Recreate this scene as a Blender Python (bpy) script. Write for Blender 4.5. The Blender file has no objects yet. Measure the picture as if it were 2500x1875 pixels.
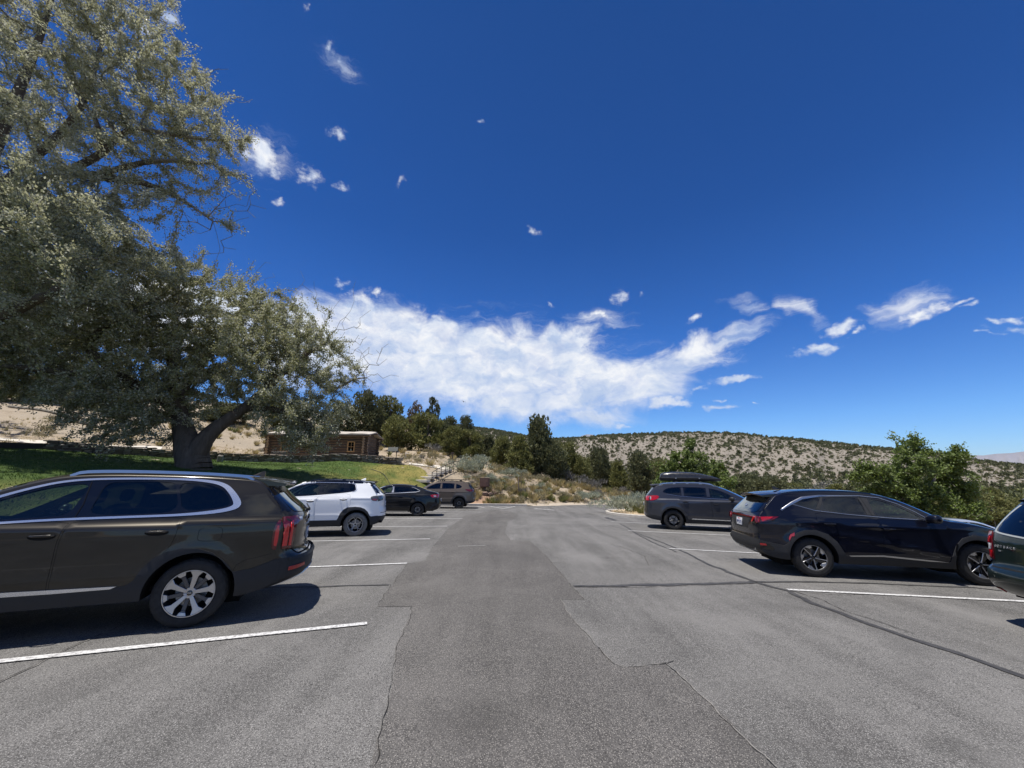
import bpy, bmesh, math, random
import numpy as np
from mathutils import Vector, Matrix
from mathutils.geometry import delaunay_2d_cdt

random.seed(7)
RNG = np.random.default_rng(7)
R = math.radians
scene = bpy.context.scene
COL = scene.collection

# ------------------------------------------------------------------ camera
CAM_H = 1.7012
cam_d = bpy.data.cameras.new('camera')
cam_d.sensor_width = 36.0
cam_d.lens = 13.522
cam_d.clip_start = 0.05
cam_d.clip_end = 30000
cam = bpy.data.objects.new('camera', cam_d)
cam.location = (0, 0, CAM_H)
cam.rotation_euler = (R(90 + 12.5), 0, 0)
COL.objects.link(cam)
scene.camera = cam

scene.view_settings.view_transform = 'Standard'
scene.view_settings.look = 'None'
scene.view_settings.exposure = 0.38
scene.view_settings.gamma = 1.0
scene.view_settings.use_curve_mapping = False
scene.cycles.use_denoising = True
scene.cycles.sample_clamp_indirect = 4.0
scene.cycles.max_bounces = 8
scene.cycles.transparent_max_bounces = 12
scene.cycles.pixel_filter_width = 1.3

# ------------------------------------------------------------------ sun
TO_SUN = Vector((-0.22, -0.05, 1.0)).normalized()
sun_d = bpy.data.lights.new('sun', 'SUN')
sun_d.energy = 5.0
sun_d.angle = R(0.53)
sun_d.color = (1.0, 0.955, 0.89)
sun = bpy.data.objects.new('sun', sun_d)
sun.rotation_euler = (-TO_SUN).to_track_quat('-Z', 'Y').to_euler()
sun.location = (-20, -5, 60)
COL.objects.link(sun)

# ------------------------------------------------------------------ sky
world = bpy.data.worlds.new('World')
scene.world = world
world.use_nodes = True


class NT:
    """tiny helper to write node trees"""
    def __init__(s, tree):
        s.t = tree
        s.t.nodes.clear()

    def n(s, typ, **kw):
        nd = s.t.nodes.new(typ)
        for k, v in kw.items():
            setattr(nd, k, v)
        return nd

    def link(s, a, b):
        s.t.links.new(a, b)

    def val(s, sock, v):
        if hasattr(v, 'is_linked') or isinstance(v, bpy.types.NodeSocket):
            s.t.links.new(v, sock)
        else:
            sock.default_value = v

    def math(s, op, a, b=None, c=None, clamp=False):
        nd = s.n('ShaderNodeMath', operation=op)
        nd.use_clamp = clamp
        s.val(nd.inputs[0], a)
        if b is not None:
            s.val(nd.inputs[1], b)
        if c is not None:
            s.val(nd.inputs[2], c)
        return nd.outputs[0]

    def vmath(s, op, a, b=None, out=0):
        nd = s.n('ShaderNodeVectorMath', operation=op)
        s.val(nd.inputs[0], a)
        if b is not None:
            s.val(nd.inputs[1], b)
        return nd.outputs[out]

    def noise(s, vec, scale, detail=4, rough=0.55, dist=0.0, out=0):
        nd = s.n('ShaderNodeTexNoise')
        if vec is not None:
            s.link(vec, nd.inputs['Vector'])
        nd.inputs['Scale'].default_value = scale
        nd.inputs['Detail'].default_value = detail
        nd.inputs['Roughness'].default_value = rough
        nd.inputs['Distortion'].default_value = dist
        return nd.outputs[out]

    def voronoi(s, vec, scale, feature='F1', out=0):
        nd = s.n('ShaderNodeTexVoronoi', feature=feature)
        if vec is not None:
            s.link(vec, nd.inputs['Vector'])
        nd.inputs['Scale'].default_value = scale
        return nd.outputs[out]

    def mapr(s, v, a, b, c=0.0, d=1.0, smooth=False):
        nd = s.n('ShaderNodeMapRange')
        if smooth:
            nd.interpolation_type = 'SMOOTHSTEP'
        s.val(nd.inputs[0], v)
        for i, q in enumerate((a, b, c, d)):
            s.val(nd.inputs[i + 1], q)
        return nd.outputs[0]

    def mix(s, f, a, b, blend='MIX'):
        nd = s.n('ShaderNodeMix', data_type='RGBA', blend_type=blend)
        s.val(nd.inputs[0], f)
        s.val(nd.inputs[6], c4(a))
        s.val(nd.inputs[7], c4(b))
        return nd.outputs[2]

    def ramp(s, f, stops):
        nd = s.n('ShaderNodeValToRGB')
        el = nd.color_ramp.elements
        while len(el) > 1:
            el.remove(el[-1])
        el[0].position = stops[0][0]
        el[0].color = c4(stops[0][1])
        for p_, c_ in stops[1:]:
            e = el.new(p_)
            e.color = c4(c_)
        s.val(nd.inputs[0], f)
        return nd.outputs[0]

    def mapping(s, vec, loc=(0, 0, 0), rot=(0, 0, 0), scale=(1, 1, 1), typ='POINT'):
        nd = s.n('ShaderNodeMapping', vector_type=typ)
        s.link(vec, nd.inputs['Vector'])
        nd.inputs['Location'].default_value = loc
        nd.inputs['Rotation'].default_value = rot
        nd.inputs['Scale'].default_value = scale
        return nd.outputs[0]

    def comb(s, x, y, z):
        nd = s.n('ShaderNodeCombineXYZ')
        s.val(nd.inputs[0], x); s.val(nd.inputs[1], y); s.val(nd.inputs[2], z)
        return nd.outputs[0]


def c4(c):
    if isinstance(c, bpy.types.NodeSocket):
        return c
    return tuple(c) if len(c) == 4 else (c[0], c[1], c[2], 1.0)


def build_sky():
    N = NT(world.node_tree)
    out = N.n('ShaderNodeOutputWorld')
    bg = N.n('ShaderNodeBackground')
    sky = N.n('ShaderNodeTexSky', sky_type='NISHITA')
    sky.sun_disc = False
    sky.sun_elevation = math.asin(TO_SUN.z)
    sky.sun_rotation = math.atan2(TO_SUN.x, TO_SUN.y)
    sky.altitude = 2100
    sky.air_density = 1.0
    sky.dust_density = 0.15
    sky.ozone_density = 1.0
    # the high desert sky of the photograph is a deeper blue than the model gives
    hs = N.n('ShaderNodeHueSaturation')
    hs.inputs['Saturation'].default_value = 1.05
    hs.inputs['Value'].default_value = 1.0
    N.link(sky.outputs[0], hs.inputs['Color'])
    tc = N.n('ShaderNodeTexCoord')
    sep = N.n('ShaderNodeSeparateXYZ')
    N.link(tc.outputs['Generated'], sep.inputs[0])
    az = N.math('MULTIPLY', N.math('ARCTAN2', sep.outputs[0], sep.outputs[1]), 57.29578)
    el = N.math('MULTIPLY', N.math('ARCSINE', sep.outputs[2]), 57.29578)
    p = N.comb(az, el, 0.0)
    tint = N.ramp(N.mapr(el, 0.0, 60.0), [(0.0, (1.02, 1.42, 1.98)), (0.10, (0.82, 1.40, 2.14)), (0.3, (0.40, 1.07, 2.04)), (0.55, (0.24, 0.82, 1.66)), (1.0, (0.20, 0.71, 1.40))])
    skyc = N.mix(1.0, hs.outputs[0], tint, 'MULTIPLY')
    # ragged edges: push the lookup around with noise
    w1 = N.n('ShaderNodeTexNoise')
    w1.inputs['Scale'].default_value = 0.32
    w1.inputs['Detail'].default_value = 6
    N.link(p, w1.inputs['Vector'])
    wv = N.vmath('MULTIPLY', N.vmath('SUBTRACT', w1.outputs['Color'], (0.5, 0.5, 0.5)), (5.5, 3.6, 0))
    pw = N.vmath('ADD', p, wv)

    def ell(vec, items, acc=None):
        for (a, e, ra, re, rot, amp) in items:
            m = N.mapping(vec, (a, e, 0), (0, 0, R(rot)), (ra, re, 1.0), 'TEXTURE')
            ln = N.vmath('LENGTH', m, out=1)
            v = N.math('MULTIPLY_ADD', ln, -amp, amp)
            acc = v if acc is None else N.math('MAXIMUM', acc, v)
        return acc
    # ---- the tall white bank over the trees
    bank = ell(pw, CL_BANK)
    nb = N.noise(N.mapping(p, scale=(0.8, 1.25, 1)), 0.17, 9, 0.66, 0.5)
    bd = N.math('ADD', bank, N.math('MULTIPLY', N.math('SUBTRACT', nb, 0.5), 1.3))
    bank_m = N.mapr(bd, -0.08, N.mapr(el, 5.0, 16.0, 0.95, 0.46), smooth=True)
    bank_m = N.math('MULTIPLY', bank_m, N.mapr(nb, 0.34, 0.56, 0.72, 1.0))
    # ---- small sharp puffs
    puff = ell(pw, CL_PUFF)
    npf = N.noise(N.mapping(p, scale=(1.0, 1.5, 1)), 0.75, 7, 0.65)
    pd = N.math('ADD', puff, N.math('MULTIPLY', N.math('SUBTRACT', npf, 0.55), 1.9))
    puff_m = N.math('MULTIPLY', N.mapr(pd, 0.0, 1.15, smooth=True), N.mapr(puff, -0.25, 0.1))
    # ---- thin wisps, drawn out by the wind
    wisp = ell(pw, CL_WISP)
    nw = N.noise(N.mapping(pw, rot=(0, 0, R(-18)), scale=(0.22, 1.6, 1)), 0.5, 8, 0.72)
    wd = N.math('ADD', wisp, N.math('MULTIPLY', N.math('SUBTRACT', nw, 0.52), 1.5))
    wisp_m = N.math('MULTIPLY', N.math('MULTIPLY', N.mapr(wd, 0.0, 0.9, smooth=True), N.mapr(wisp, -0.3, 0.2)), 0.78)
    # ---- scattered cloud over the rest of the sky, outside the frame
    sc = N.noise(N.mapping(p, loc=(40, 0, 0), scale=(0.6, 1.2, 1)), 0.055, 8, 0.6, 0.3)
    side = N.mapr(N.math('ABSOLUTE', az), 62, 80)
    low = N.mapr(el, 75, 35)
    sc_m = N.math('MULTIPLY', N.math('MULTIPLY', N.mapr(sc, 0.48, 0.66, smooth=True), side), low)
    m = N.math('MAXIMUM', N.math('MAXIMUM', bank_m, puff_m), N.math('MAXIMUM', wisp_m, sc_m))
    m = N.math('MULTIPLY', m, N.mapr(el, -1.0, 0.5))
    # cloud brightness: brighter billows, greyer undersides
    n2 = N.noise(N.mapping(pw, scale=(0.7, 1.2, 1)), 0.28, 6, 0.6)
    tone = N.mapr(n2, 0.36, 0.62)
    under = N.mapr(el, 3.0, 15.0)
    tone = N.math('MULTIPLY', tone, N.math('MULTIPLY_ADD', under, 0.45, 0.55))
    cc = N.mix(tone, (7.6, 9.2, 12.2), (13.6, 13.8, 14.2))
    col = N.mix(m, skyc, cc)
    N.link(col, bg.inputs['Color'])
    bg.inputs['Strength'].default_value = 0.053
    N.link(bg.outputs[0], out.inputs['Surface'])


# clouds in degrees: (azimuth, elevation, half width, half height, tilt, weight)
CL_BANK = [(-4.0, 14.5, 22.79, 7.48, -2.0, 1.25), (-17.2, 16.6, 12.32, 7.23, -12.0, 1.2), (-27.1, 16.7, 9.95, 6.65, 7.0, 1.1), (5.3, 17.2, 8.38, 4.11, 16.0, 1.0), (16.7, 12.0, 10.38, 4.64, 6.0, 1.05), (3.1, 9.7, 17.28, 3.79, -2.0, 1.0), (10.6, 7.5, 8.41, 2.03, -2.0, 0.9), (25.1, 15.1, 7.81, 2.51, 16.0, 0.7), (-53.0, 15.5, 4.66, 3.38, 18.0, 1.0), (-59.5, 13.5, 5.95, 3.98, 20.0, 1.0), (-42.1, 16.7, 12.11, 4.6, 12.0, 1.0), (-10.5, 19.7, 6.35, 2.7, -17.0, 0.8)]
CL_PUFF = [(-37.2, 36.9, 2.92, 2.53, -8.0, 1.9), (-49.2, 44.2, 1.56, 1.57, 3.0, 0.95), (-50.6, 42.1, 1.71, 0.91, 31.0, 0.75), (-28.3, 41.9, 1.57, 0.99, -8.0, 0.95), (-29.4, 48.7, 1.96, 1.22, -12.0, 0.75), (-27.1, 48.3, 1.28, 0.57, 14.0, 0.7), (-31.1, 36.7, 2.55, 1.42, -6.0, 0.8), (-27.0, 36.4, 1.18, 0.72, 13.0, 0.75), (-18.3, 38.8, 1.45, 0.75, 23.0, 0.85), (3.4, 34.1, 0.86, 1.66, 63.0, 0.75), (-34.7, 32.9, 0.79, 0.5, 17.0, 0.9), (16.9, 24.1, 1.54, 1.35, 37.0, 0.85), (5.9, 24.0, 1.01, 0.61, -30.0, 0.75), (12.7, 21.7, 4.0, 1.05, -9.0, 1.0), (26.3, 20.3, 1.39, 1.0, 33.0, 1.1), (22.2, 9.2, 3.8, 1.28, -1.0, 1.35), (28.1, 8.2, 2.4, 0.49, -0.0, 1.1), (27.0, 10.3, 1.69, 0.55, 16.0, 0.95), (31.0, 11.3, 3.45, 0.65, 2.0, 1.3), (39.7, 13.9, 2.61, 1.02, 7.0, 1.3), (42.1, 15.8, 1.92, 0.78, 5.0, 1.3), (43.5, 15.0, 1.41, 0.4, 15.0, 1.0), (48.7, 15.6, 2.38, 0.89, 2.0, 1.4), (51.3, 15.8, 0.88, 0.31, -4.0, 0.8), (53.9, 12.4, 0.92, 0.5, -13.0, 1.3), (54.0, 13.4, 0.73, 0.38, -14.0, 1.1), (52.6, 12.4, 0.6, 0.3, -12.0, 1.0), (51.8, 15.2, 0.88, 0.35, 9.0, 0.9), (32.5, 8.3, 0.4, 0.23, -5.0, 0.95), (28.5, 9.3, 0.65, 0.36, -5.0, 0.9), (-22.2, 22.7, 4.89, 1.5, -4.0, 1.15), (-16.2, 21.6, 5.42, 0.73, -23.0, 1.1), (-25.6, 24.8, 1.35, 0.61, -5.0, 0.85), (-20.4, 24.4, 1.34, 0.73, 26.0, 0.8), (-11.3, 21.6, 3.48, 0.68, -23.0, 0.9), (16.1, 6.4, 2.51, 0.59, -7.0, 0.85), (20.2, 24.0, 0.79, 0.62, -8.0, 0.6), (-5.9, 46.8, 0.83, 0.28, 3.0, 0.6), (-30.7, 49.6, 1.13, 1.09, -10.0, 0.7), (-34.9, 51.4, 1.04, 0.43, 18.0, 0.6)]
CL_WISP = [(29.8, 16.3, 7.69, 2.05, 16.0, 1.0), (24.4, 13.9, 9.4, 2.53, 12.0, 0.9), (38.8, 18.6, 3.46, 1.66, -51.0, 0.8), (33.6, 20.4, 3.6, 1.34, -23.0, 0.65), (47.4, 16.5, 3.58, 1.92, -1.0, 0.8), (-0.4, 15.2, 22.44, 8.81, -3.0, 0.8), (13.3, 10.1, 7.67, 4.03, -3.0, 0.7), (-28.9, 48.4, 4.44, 2.02, -5.0, 0.5), (13.3, 21.5, 7.42, 1.69, -10.0, 0.7), (-36.8, 37.2, 4.7, 3.14, -9.0, 0.5)]
build_sky()
# ------------------------------------------------------------------ helpers
def tag(o, label=None, cat=None, group=None, kind=None):
    if label: o['label'] = label
    if cat: o['category'] = cat
    if group: o['group'] = group
    if kind: o['kind'] = kind
    return o


def empty(name, loc=(0, 0, 0), mat=None, rz=0.0):
    o = bpy.data.objects.new(name, None)
    o.empty_display_size = 0.2
    if mat is not None:
        o.matrix_world = mat
    else:
        o.location = loc
        o.rotation_euler = (0, 0, rz)
    COL.objects.link(o)
    return o


def link_obj(name, me, parent=None):
    o = bpy.data.objects.new(name, me)
    COL.objects.link(o)
    if parent is not None:
        o.parent = parent
    return o


def mesh_np(name, V, F, mats, smooth=False, mi=None, nrm=None, sharp=None):
    """V (n,3), F list of faces or (m,k) array"""
    me = bpy.data.meshes.new(name)
    V = np.asarray(V, dtype=np.float32)
    if isinstance(F, np.ndarray):
        m, k = F.shape
        me.vertices.add(len(V))
        me.vertices.foreach_set('co', V.ravel())
        me.loops.add(m * k)
        me.loops.foreach_set('vertex_index', F.astype(np.int32).ravel())
        me.polygons.add(m)
        me.polygons.foreach_set('loop_start', np.arange(0, m * k, k, dtype=np.int32))
        me.update(calc_edges=True)
    else:
        me.from_pydata([tuple(map(float, v)) for v in V], [], [tuple(map(int, f)) for f in F])
        me.update()
    if not isinstance(mats, (list, tuple)):
        mats = [mats]
    for m_ in mats:
        me.materials.append(m_)
    if mi is not None:
        me.polygons.foreach_set('material_index', np.asarray(mi, dtype=np.int32))
    if smooth:
        me.polygons.foreach_set('use_smooth', np.ones(len(me.polygons), dtype=bool))
        if sharp:
            me.set_sharp_from_angle(angle=R(sharp))
    if nrm is not None:
        me.normals_split_custom_set_from_vertices([tuple(map(float, q)) for q in nrm])
    return me


def obj_np(name, V, F, mats, parent=None, **kw):
    return link_obj(name, mesh_np(name, V, F, mats, **kw), parent)


class MB:
    """collects simple solids into one mesh"""
    def __init__(s):
        s.V, s.F, s.M = [], [], []

    def add(s, V, F, m=0):
        b = len(s.V)
        s.V.extend([tuple(v) for v in V])
        s.F.extend([tuple(b + i for i in f) for f in F])
        s.M.extend([m] * len(F))

    def box(s, c, size, rz=0.0, m=0, bev=0.0, mat=None):
        hx, hy, hz = size[0] / 2, size[1] / 2, size[2] / 2
        if bev:
            b = min(bev, hx * .9, hy * .9, hz * .9)
            P = []
            for z, k in ((-hz, b), (-hz + b, 0), (hz - b, 0), (hz, b)):
                x, y = hx - k, hy - k
                e = b if k == 0 else 0.0
                x0, y0 = x, y
                P += [(-x0 + e, -y0, z), (x0 - e, -y0, z), (x0, -y0 + e, z), (x0, y0 - e, z), (x0 - e, y0, z), (-x0 + e, y0, z), (-x0, y0 - e, z), (-x0, -y0 + e, z)]
            F = [tuple(range(7, -1, -1)), tuple(range(24, 32))]
            for l in range(3):
                for i in range(8):
                    j = (i + 1) % 8
                    F.append((l * 8 + i, l * 8 + j, l * 8 + 8 + j, l * 8 + 8 + i))
        else:
            P = [(-hx, -hy, -hz), (hx, -hy, -hz), (hx, hy, -hz), (-hx, hy, -hz), (-hx, -hy, hz), (hx, -hy, hz), (hx, hy, hz), (-hx, hy, hz)]
            F = [(3, 2, 1, 0), (4, 5, 6, 7), (0, 1, 5, 4), (1, 2, 6, 5), (2, 3, 7, 6), (3, 0, 4, 7)]
        if mat is None:
            mat = Matrix.Translation(c) @ Matrix.Rotation(rz, 4, 'Z')
        s.add([tuple(mat @ Vector(q)) for q in P], F, m)

    def tube(s, pts, r, n=8, m=0, cap=True):
        pts = [Vector(q) for q in pts]
        if not isinstance(r, (list, tuple)):
            r = [r] * len(pts)
        V, F = [], []
        up = Vector((0, 0, 1))
        for i, q in enumerate(pts):
            d = (pts[min(i + 1, len(pts) - 1)] - pts[max(i - 1, 0)]).normalized()
            a = d.cross(up)
            if a.length < 1e-3:
                a = d.cross(Vector((1, 0, 0)))
            a.normalize()
            b = d.cross(a)
            for k in range(n):
                t = 2 * math.pi * k / n
                V.append(q + (a * math.cos(t) + b * math.sin(t)) * r[i])
        for i in range(len(pts) - 1):
            for k in range(n):
                j = (k + 1) % n
                F.append((i * n + k, i * n + j, i * n + n + j, i * n + n + k))
        if cap:
            F.append(tuple(range(n - 1, -1, -1)))
            F.append(tuple((len(pts) - 1) * n + k for k in range(n)))
        s.add(V, F, m)

    def build(s, name, mats, parent=None, smooth=False, sharp=None):
        me = mesh_np(name, s.V, s.F, mats, smooth=smooth, mi=s.M, sharp=sharp)
        bm = bmesh.new(); bm.from_mesh(me)
        bmesh.ops.recalc_face_normals(bm, faces=bm.faces)
        bm.to_mesh(me); bm.free()
        return link_obj(name, me, parent)


def copy_tree(o, parent=None):
    c = o.copy()
    COL.objects.link(c)
    if parent is not None:
        c.parent = parent
    for ch in [q for q in bpy.data.objects if q.parent == o]:
        copy_tree(ch, c)
    return c


def copy_kids(root, kids):
    c = root.copy(); COL.objects.link(c)
    for k in kids:
        d = k.copy(); COL.objects.link(d); d.parent = c
    return c


def text_mesh(body, size, depth=0.002):
    cu = bpy.data.curves.new('lettering', 'FONT')
    cu.body = body
    cu.size = size
    cu.extrude = depth
    cu.align_x = 'CENTER'; cu.align_y = 'CENTER'
    cu.resolution_u = 2
    o = bpy.data.objects.new('lettering', cu)
    COL.objects.link(o)
    dg = bpy.context.evaluated_depsgraph_get()
    me = bpy.data.meshes.new_from_object(o.evaluated_get(dg))
    bpy.data.objects.remove(o)
    return me


# ------------------------------------------------------------------ materials
MATS = {}


def M_(name, base=(.5, .5, .5), rough=.6, metal=0.0, coat=0.0, coat_rough=.03, spec=.5, trans=0.0, emit=None, var=0.0, vscale=8.0, alpha=None):
    if name in MATS:
        return MATS[name]
    m = bpy.data.materials.new(name)
    m.use_nodes = True
    N = NT(m.node_tree)
    out = N.n('ShaderNodeOutputMaterial')
    b = N.n('ShaderNodeBsdfPrincipled')
    b.inputs['Base Color'].default_value = c4(base)
    b.inputs['Roughness'].default_value = rough
    b.inputs['Metallic'].default_value = metal
    b.inputs['Coat Weight'].default_value = coat
    b.inputs['Coat Roughness'].default_value = coat_rough
    b.inputs['Specular IOR Level'].default_value = spec
    if var:
        tc = N.n('ShaderNodeTexCoord')
        f = N.noise(tc.outputs['Object'], vscale, 5, .6)
        lo = tuple(c * (1 - var) for c in base[:3]); hi = tuple(min(1, c * (1 + var)) for c in base[:3])
        N.link(N.mix(N.mapr(f, .3, .7), lo, hi), b.inputs['Base Color'])
        N.link(N.mapr(f, .3, .7, max(0, rough - .08), min(1, rough + .08)), b.inputs['Roughness'])
    N.link(b.outputs[0], out.inputs[0])
    MATS[name] = m
    return m


def M_paint(name, base, metal=.0, rough=.45, flake=0.0, dust=.25):
    """car paint: clear coat over a base, thin road dust low on the panels"""
    if name in MATS:
        return MATS[name]
    m = bpy.data.materials.new(name); m.use_nodes = True
    N = NT(m.node_tree)
    out = N.n('ShaderNodeOutputMaterial'); b = N.n('ShaderNodeBsdfPrincipled')
    tc = N.n('ShaderNodeTexCoord')
    sp = N.n('ShaderNodeSeparateXYZ'); N.link(tc.outputs['Object'], sp.inputs[0])
    n1 = N.noise(tc.outputs['Object'], 3.0, 6, .65)
    n2 = N.noise(tc.outputs['Object'], 40.0, 3, .6)
    d = N.math('MULTIPLY', N.mapr(sp.outputs[2], 1.0, .2, 0.0, 1.0), N.math('MULTIPLY', N.mapr(n1, .35, .75), N.mapr(n2, .3, .7, .5, 1.0)))
    d = N.math('MULTIPLY', d, dust)
    N.link(N.mix(d, base, (.30, .26, .21)), b.inputs['Base Color'])
    N.link(N.math('MULTIPLY_ADD', d, .4, rough, clamp=True), b.inputs['Roughness'])
    N.link(N.math('MULTIPLY_ADD', d, -metal, metal, clamp=True), b.inputs['Metallic'])
    b.inputs['Coat Weight'].default_value = 1.0
    b.inputs['Coat IOR'].default_value = 1.45
    b.inputs['Specular IOR Level'].default_value = 0.1
    N.link(N.mapr(d, 0, .3, .03, .14), b.inputs['Coat Roughness'])
    N.link(b.outputs[0], out.inputs[0])
    MATS[name] = m
    return m


def M_glass(name, tint, through, rough=.0):
    """car glazing: a mirror-like skin over a tinted pane one can see through"""
    if name in MATS:
        return MATS[name]
    m = bpy.data.materials.new(name); m.use_nodes = True
    N = NT(m.node_tree)
    out = N.n('ShaderNodeOutputMaterial')
    gl = N.n('ShaderNodeBsdfGlossy'); gl.inputs['Roughness'].default_value = rough + .003
    gl.inputs['Color'].default_value = (.92, .96, .95, 1)
    tr = N.n('ShaderNodeBsdfTransparent'); tr.inputs['Color'].default_value = c4(through)
    fr = N.n('ShaderNodeFresnel'); fr.inputs['IOR'].default_value = 1.52
    df = N.n('ShaderNodeBsdfDiffuse'); df.inputs['Color'].default_value = c4(tint)
    mx0 = N.n('ShaderNodeMixShader'); mx0.inputs[0].default_value = .04
    N.link(tr.outputs[0], mx0.inputs[1]); N.link(df.outputs[0], mx0.inputs[2])
    f = N.math('MULTIPLY', fr.outputs[0], 1.6, clamp=True)
    mx = N.n('ShaderNodeMixShader'); N.link(f, mx.inputs[0])
    N.link(mx0.outputs[0], mx.inputs[1]); N.link(gl.outputs[0], mx.inputs[2])
    N.link(mx.outputs[0], out.inputs[0])
    MATS[name] = m
    return m


def M_leaf(name, cols, under, rough=.55, trans=.25, spec=.3):
    """foliage: every leaf its own shade, paler beneath, some light coming through"""
    if name in MATS:
        return MATS[name]
    m = bpy.data.materials.new(name); m.use_nodes = True
    N = NT(m.node_tree)
    out = N.n('ShaderNodeOutputMaterial'); b = N.n('ShaderNodeBsdfPrincipled')
    geo = N.n('ShaderNodeNewGeometry')
    stops = [(i / max(1, len(cols) - 1), c) for i, c in enumerate(cols)]
    c = N.ramp(geo.outputs['Random Per Island'], stops)
    if under is not None:
        c = N.mix(geo.outputs['Backfacing'], c, under)
    N.link(c, b.inputs['Base Color'])
    b.inputs['Roughness'].default_value = rough
    b.inputs['Specular IOR Level'].default_value = spec
    tl = N.n('ShaderNodeBsdfTranslucent')
    N.link(c, tl.inputs['Color'])
    mx = N.n('ShaderNodeMixShader'); mx.inputs[0].default_value = trans
    N.link(b.outputs[0], mx.inputs[1]); N.link(tl.outputs[0], mx.inputs[2])
    N.link(mx.outputs[0], out.inputs[0])
    MATS[name] = m
    return m


def M_bark(name, a, b_, scale=6.0, bump=.6):
    if name in MATS:
        return MATS[name]
    m = bpy.data.materials.new(name); m.use_nodes = True
    N = NT(m.node_tree)
    out = N.n('ShaderNodeOutputMaterial'); b = N.n('ShaderNodeBsdfPrincipled')
    tc = N.n('ShaderNodeTexCoord')
    v = N.mapping(tc.outputs['Object'], scale=(1, 1, .22))
    f = N.noise(v, scale, 6, .65, .6)
    f2 = N.noise(tc.outputs['Object'], scale * .25, 3, .6)
    c = N.mix(N.mapr(f, .35, .65), a, b_)
    c = N.mix(N.mapr(f2, .35, .7, 0, .5), c, tuple(x * .6 for x in a))
    N.link(c, b.inputs['Base Color'])
    b.inputs['Roughness'].default_value = .9
    b.inputs['Specular IOR Level'].default_value = .15
    bp = N.n('ShaderNodeBump'); bp.inputs['Strength'].default_value = bump; bp.inputs['Distance'].default_value = .05
    N.link(f, bp.inputs['Height']); N.link(bp.outputs[0], b.inputs['Normal'])
    N.link(b.outputs[0], out.inputs[0])
    MATS[name] = m
    return m


def M_node(name, fn):
    if name in MATS:
        return MATS[name]
    m = bpy.data.materials.new(name); m.use_nodes = True
    N = NT(m.node_tree)
    out = N.n('ShaderNodeOutputMaterial'); b = N.n('ShaderNodeBsdfPrincipled')
    N.link(b.outputs[0], out.inputs[0])
    tc = N.n('ShaderNodeTexCoord')
    fn(N, b, tc.outputs['Object'])
    MATS[name] = m
    return m


# ------------------------------------------------------------------ curves
def chaikin(P, closed=False, it=2):
    P = np.asarray(P, float)
    for _ in range(it):
        if closed:
            Q = np.roll(P, -1, axis=0)
            a = .75 * P + .25 * Q; b = .25 * P + .75 * Q
            P = np.empty((2 * len(a), P.shape[1])); P[0::2] = a; P[1::2] = b
        else:
            a = .75 * P[:-1] + .25 * P[1:]; b = .25 * P[:-1] + .75 * P[1:]
            M = np.empty((2 * len(a), P.shape[1])); M[0::2] = a; M[1::2] = b
            P = np.vstack([P[:1], M, P[-1:]])
    return P


def resample(P, step, closed=False):
    P = np.asarray(P, float)
    if closed:
        P = np.vstack([P, P[:1]])
    out = []
    for a, b in zip(P[:-1], P[1:]):
        n = max(1, int(math.ceil(np.linalg.norm((b - a)[:2]) / step)))
        for i in range(n):
            out.append(a + (b - a) * i / n)
    if not closed:
        out.append(P[-1])
    return np.array(out)


def pchip(xs, ys):
    xs = np.asarray(xs, float); ys = np.asarray(ys, float)
    h = np.diff(xs); d = np.diff(ys) / h
    m = np.zeros_like(xs)
    for i in range(1, len(xs) - 1):
        if d[i - 1] * d[i] > 0:
            w1 = 2 * h[i] + h[i - 1]; w2 = h[i] + 2 * h[i - 1]
            m[i] = (w1 + w2) / (w1 / d[i - 1] + w2 / d[i])
    m[0], m[-1] = d[0], d[-1]

    def f(x):
        x = np.clip(np.asarray(x, float), xs[0], xs[-1])
        k = np.clip(np.searchsorted(xs, x) - 1, 0, len(h) - 1)
        t = (x - xs[k]) / h[k]
        return ((1 + 2 * t) * (1 - t) ** 2 * ys[k] + t * (1 - t) ** 2 * h[k] * m[k] + t * t * (3 - 2 * t) * ys[k + 1] + t * t * (t - 1) * h[k] * m[k + 1])
    return f


def pip(pts, poly):
    pts = np.asarray(pts, float); poly = np.asarray(poly, float)
    x, y = pts[:, 0], pts[:, 1]
    r = np.zeros(len(pts), bool)
    j = len(poly) - 1
    for i in range(len(poly)):
        xi, yi = poly[i]; xj, yj = poly[j]
        if yi != yj:
            c = ((yi > y) != (yj > y)) & (x < (xj - xi) * (y - yi) / (yj - yi) + xi)
            r ^= c
        j = i
    return r


def inset_poly(P, d):
    P = np.asarray(P, float)
    a = P - np.roll(P, 1, axis=0); b = np.roll(P, -1, axis=0) - P
    area = .5 * np.sum(P[:, 0] * np.roll(P[:, 1], -1) - np.roll(P[:, 0], -1) * P[:, 1])
    s = 1 if area > 0 else -1
    na = np.stack([-a[:, 1], a[:, 0]], 1); nb = np.stack([-b[:, 1], b[:, 0]], 1)
    na /= np.linalg.norm(na, axis=1)[:, None] + 1e-9; nb /= np.linalg.norm(nb, axis=1)[:, None] + 1e-9
    n = na + nb
    n /= np.linalg.norm(n, axis=1)[:, None] + 1e-9
    k = np.clip(np.sum(n * na, axis=1), .5, 1)
    return P + n * (s * d / k)[:, None]


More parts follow.
